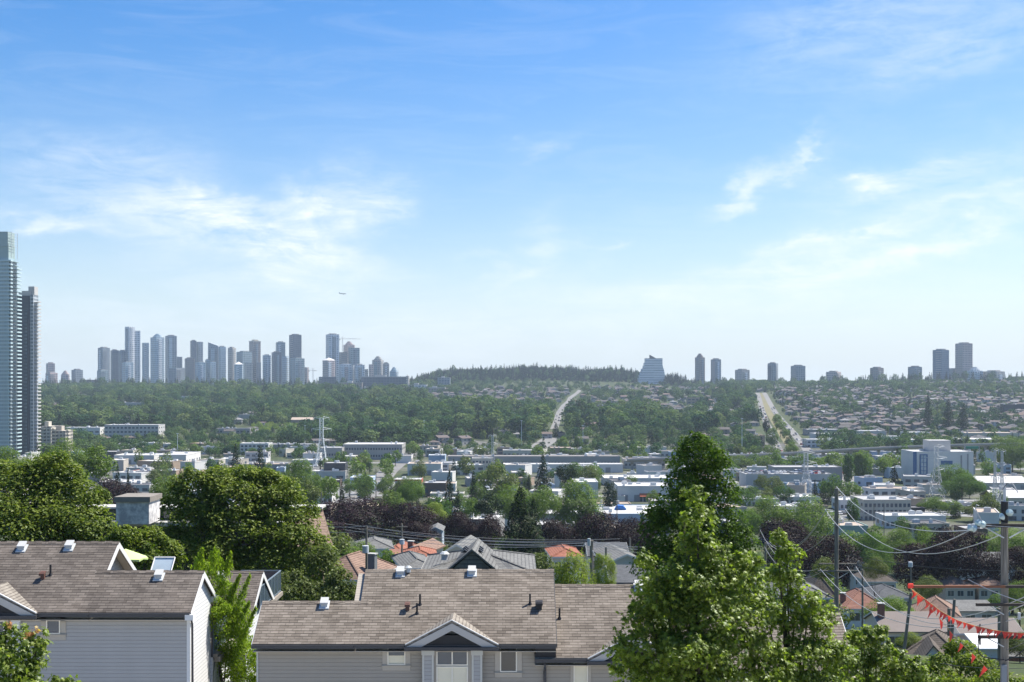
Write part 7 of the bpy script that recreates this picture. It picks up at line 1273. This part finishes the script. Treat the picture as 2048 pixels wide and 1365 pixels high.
t11 = pole('short pole in front of the grey-shingled gable house', 1212, 1094, 120, .12, .10); t12 = pole('pale metal pole beside the columnar tree', 1260, 1076, 180, .14, .12); t13 = pole('distant pole with small transformer in front of the large purple trees', 1822, 1122, 260, .16, .12); b = MB(); b.cyl(P(1821, 1134, 259.5), .45, 1.0, 10); b.build('transformer', MATS['transformer_grey'], t13[0])
t14 = pole('slim pole half hidden left of the slim maple spire', 1531, 1086, 130, .13, .10); t15 = pole('pole standing by the sandy lot at left centre', 680, 955, 430, .22, .16); t16 = pole('pole beside the pale blue workshop', 752, 938, 520, .22, .16); t17 = pole('pole in front of the white windowed building', 643, 985, 330, .18, .14); t18 = pole('slim pole by the small blue spruce', 700, 978, 420, .18, .14)
pole('slim pole in front of the cream office, left', 1748, 1012, 470, .2, .15); pole('slim pole in front of the cream office, right', 1768, 1010, 480, .2, .15); pole('slim pole beside the awning building', 1234, 975, 470, .2, .15)
# wires of the tall bare pole and the big pole
WG = []
def W(label, a, b_, sag, r=.026, m=None, g=None):
    r *= .72; WG.append(wire('overhead_wire', label, a, b_, sag, r, m, g)[0])
W('bright bare wire sagging from the top of the tall pole to the insulators', P(1673, 974, Y2), P(1938, 1061, Yp), 1.05, .028); W('wire sagging lowest between the tall pole and the big pole', P(1690, 1018, Y2+1), P(2013, 1065, Yp), 1.9, .026); W('wire from the left bracket of the tall pole to the insulators', P(1650, 1019, Y2), P(1938, 1062, Yp), 1.85, .026)
W('wire dropping left from the top of the tall pole behind the maple', P(1673, 976, Y2), P(1540, 1085, 110), 2.2, .024); W('wire dropping left from the bracket of the tall pole', P(1652, 1019, Y2), P(1540, 1080, 110), 1.6, .024); W('wire looping left of the tall pole over the purple tree', P(1668, 1055, Y2), P(1530, 1080, 110), 1.6, .024)
W('wire from the tall pole crossarm swinging under the flag line, left', P(1640, 1138, Y2), P(2060, 1232, 44), 1.9, .024); W('wire from the tall pole crossarm swinging under the flag line, middle', P(1694, 1134, Y2), P(2060, 1190, 44), 2.1, .024); W('wire from the tall pole crossarm swinging under the flag line, right', P(1712, 1134, Y2), P(2060, 1205, 44), 2.2, .024)
W('bright wire from the long reddish arm across the big pole', P(1936, 1159, Yp), P(2075, 1212, Yp-2), .1, .022); W('wire dropping from the tall pole crossarm behind the maple', P(1636, 1138, Y2), P(1520, 1060, 125), 1.5, .022); W('second wire dropping from the tall pole crossarm behind the maple', P(1655, 1136, Y2), P(1528, 1092, 128), 1.8, .022)
W('pale tie wire running right along the top crossarm', P(1970, 1051, Yp-.3), P(2080, 1056, Yp-.3), .02, .014); W('long thin wire before the right purple trees, upper', P(1700, 1110, 150), P(2100, 1140, 120), .7, .03, M_WIRED); W('long thin wire in front of the right purple trees, lower', P(1700, 1128, 150), P(2100, 1172, 120), .7, .03, M_WIRED); W('thin dark wire from the big pole to the lower right', P(2012, 1300, Yp), P(2080, 1262, Yp-6), .1, .015, M_WIRED); W('thin cable crossing the bottom right corner below the flags', P(1880, 1327, 52), P(2070, 1336, 46), .1, .014, M_WIRED)
for k, (a, b_) in enumerate(((1052, 1082), (1062, 1086), (1070, 1090))): W(('top', 'second', 'lowest')[k]+' wire from the transformer pole to the pole behind the middle roof', P(733, a, 115), P(1183, b_, 86), .55, .024)
for k, (a, b_) in enumerate(((1046, 1052), (1058, 1062))): W(('upper', 'lower')[k]+' wire entering from the left to the pole with grey transformer can', P(600, a-2, 130), P(733, b_, 115), .3, .024)
for k, (a, b_) in enumerate(((1082, 1091), (1084, 1098), (1088, 1106))): W(('top', 'second', 'lowest')[k]+' wire from the near pole behind the middle roof to the columnar tree', P(1183, a, 86), P(1340, b_, 84), .25, .024)
for k in range(3): W(('top', 'middle', 'lowest')[k]+' wire of the far line in front of the purple trees', P(690, 1048+6*k, 170), P(1240, 1078+6*k, 170), .9, .028, M_WIRE)
# pennant strings
_t = NT('orange_red_pennant'); _d = _t.n('ShaderNodeBsdfDiffuse'); _d.inputs[0].default_value = (.72, .13, .10, 1); _r = _t.n('ShaderNodeBsdfTranslucent'); _r.inputs[0].default_value = (.9, .22, .18, 1); _m = _t.n('ShaderNodeMixShader'); _m.inputs[0].default_value = .5; _t.l(_d.outputs[0], _m.inputs[1]); _t.l(_r.outputs[0], _m.inputs[2]); _t.l(_m.outputs[0], _t.out.inputs[0]); M_FLAG = _t.mat
def pennants(label, pts, n, s, first=.3, droop=.9):
    t = thing('pennant_string', label, 'flag string', pts[0]); cum = [0]
    for i in range(len(pts)-1): cum.append(cum[-1]+(pts[i+1]-pts[i]).length)
    def at(u):
        d = u*cum[-1]; k = max(i for i in range(len(cum)) if cum[i] <= d+1e-6); k = min(k, len(pts)-2); return pts[k].lerp(pts[k+1], (d-cum[k])/(cum[k+1]-cum[k]))
    b = MB(); b.tube([at(i/24) for i in range(25)], .009, 4); b.build('cord', mat_plain('yellow_cord', (.50, .36, .14), .7, .1), t, uv=False)
    for i in range(n):
        u = (i+.5)/n; p = at(u); q = at(min(1, u+s*.55/cum[-1])); L = s*RNG.uniform(.85, 1.15); tw = RNG.uniform(-.35, .35); tip = (p+q)/2+Vector((-.38*L+tw*.3, RNG.uniform(-.35, .35)*L, -L*droop)); mid = (p+tip)/2+Vector((.02, RNG.uniform(-.06, .06), 0)); b = MB(); m2 = (q+tip)/2+Vector((.02, RNG.uniform(-.06, .06), 0))
        n_ = Vector((0, .006, 0)); b.extr([p, q, m2, tip, mid], n_); b.build('pennant', M_FLAG, t, uv=False)
top = [P(*a) for a in ((1820, 1176, 47), (1850, 1198, 47), (1880, 1222, 46.8), (1912, 1240, 46.6), (1950, 1252, 46.4), (1985, 1260, 46.4), (2020, 1265, 46.4), (2070, 1268, 46.4))]
pennants('upper string of translucent red pennants from the long arm to the right edge', top, 34, .28)
pennants('lower string of red pennants dropping from the long arm toward the bush', [P(*a) for a in ((1822, 1178, 46.9), (1858, 1212, 46.5), (1880, 1238, 46), (1903, 1266, 45.5), (1925, 1290, 45), (1952, 1314, 44.5), (1980, 1344, 44))], 7, .36, droop=1.0)
b = MB(); b.tube([P(1821, 1168, 46.8), P(1822, 1176, 46.8)], [.10, .12], 8); tag(b.build('orange_marker', M_FLAG), 'orange marker sleeve on the tip of the long reddish arm', 'marker')
# ------------------------------------------------------------------ haze
def haze():
    m = bpy.data.materials.new('air'); m.use_nodes = True; nt = m.node_tree; nt.nodes.clear(); o = nt.nodes.new('ShaderNodeOutputMaterial'); v = nt.nodes.new('ShaderNodeVolumePrincipled')
    v.inputs['Color'].default_value = (.70, .85, 1.0, 1); v.inputs['Density'].default_value = HAZE; v.inputs['Anisotropy'].default_value = 0.1; nt.links.new(v.outputs[0], o.inputs['Volume'])
    b = MB(); b.box(-7900, 7900, -220, 7800, -75, 390); h = b.build('haze', m, None, uv=False); h['kind'] = 'stuff'; h['label'] = 'thin blue summer haze over the whole valley'
HAZE = 0.00006
haze()
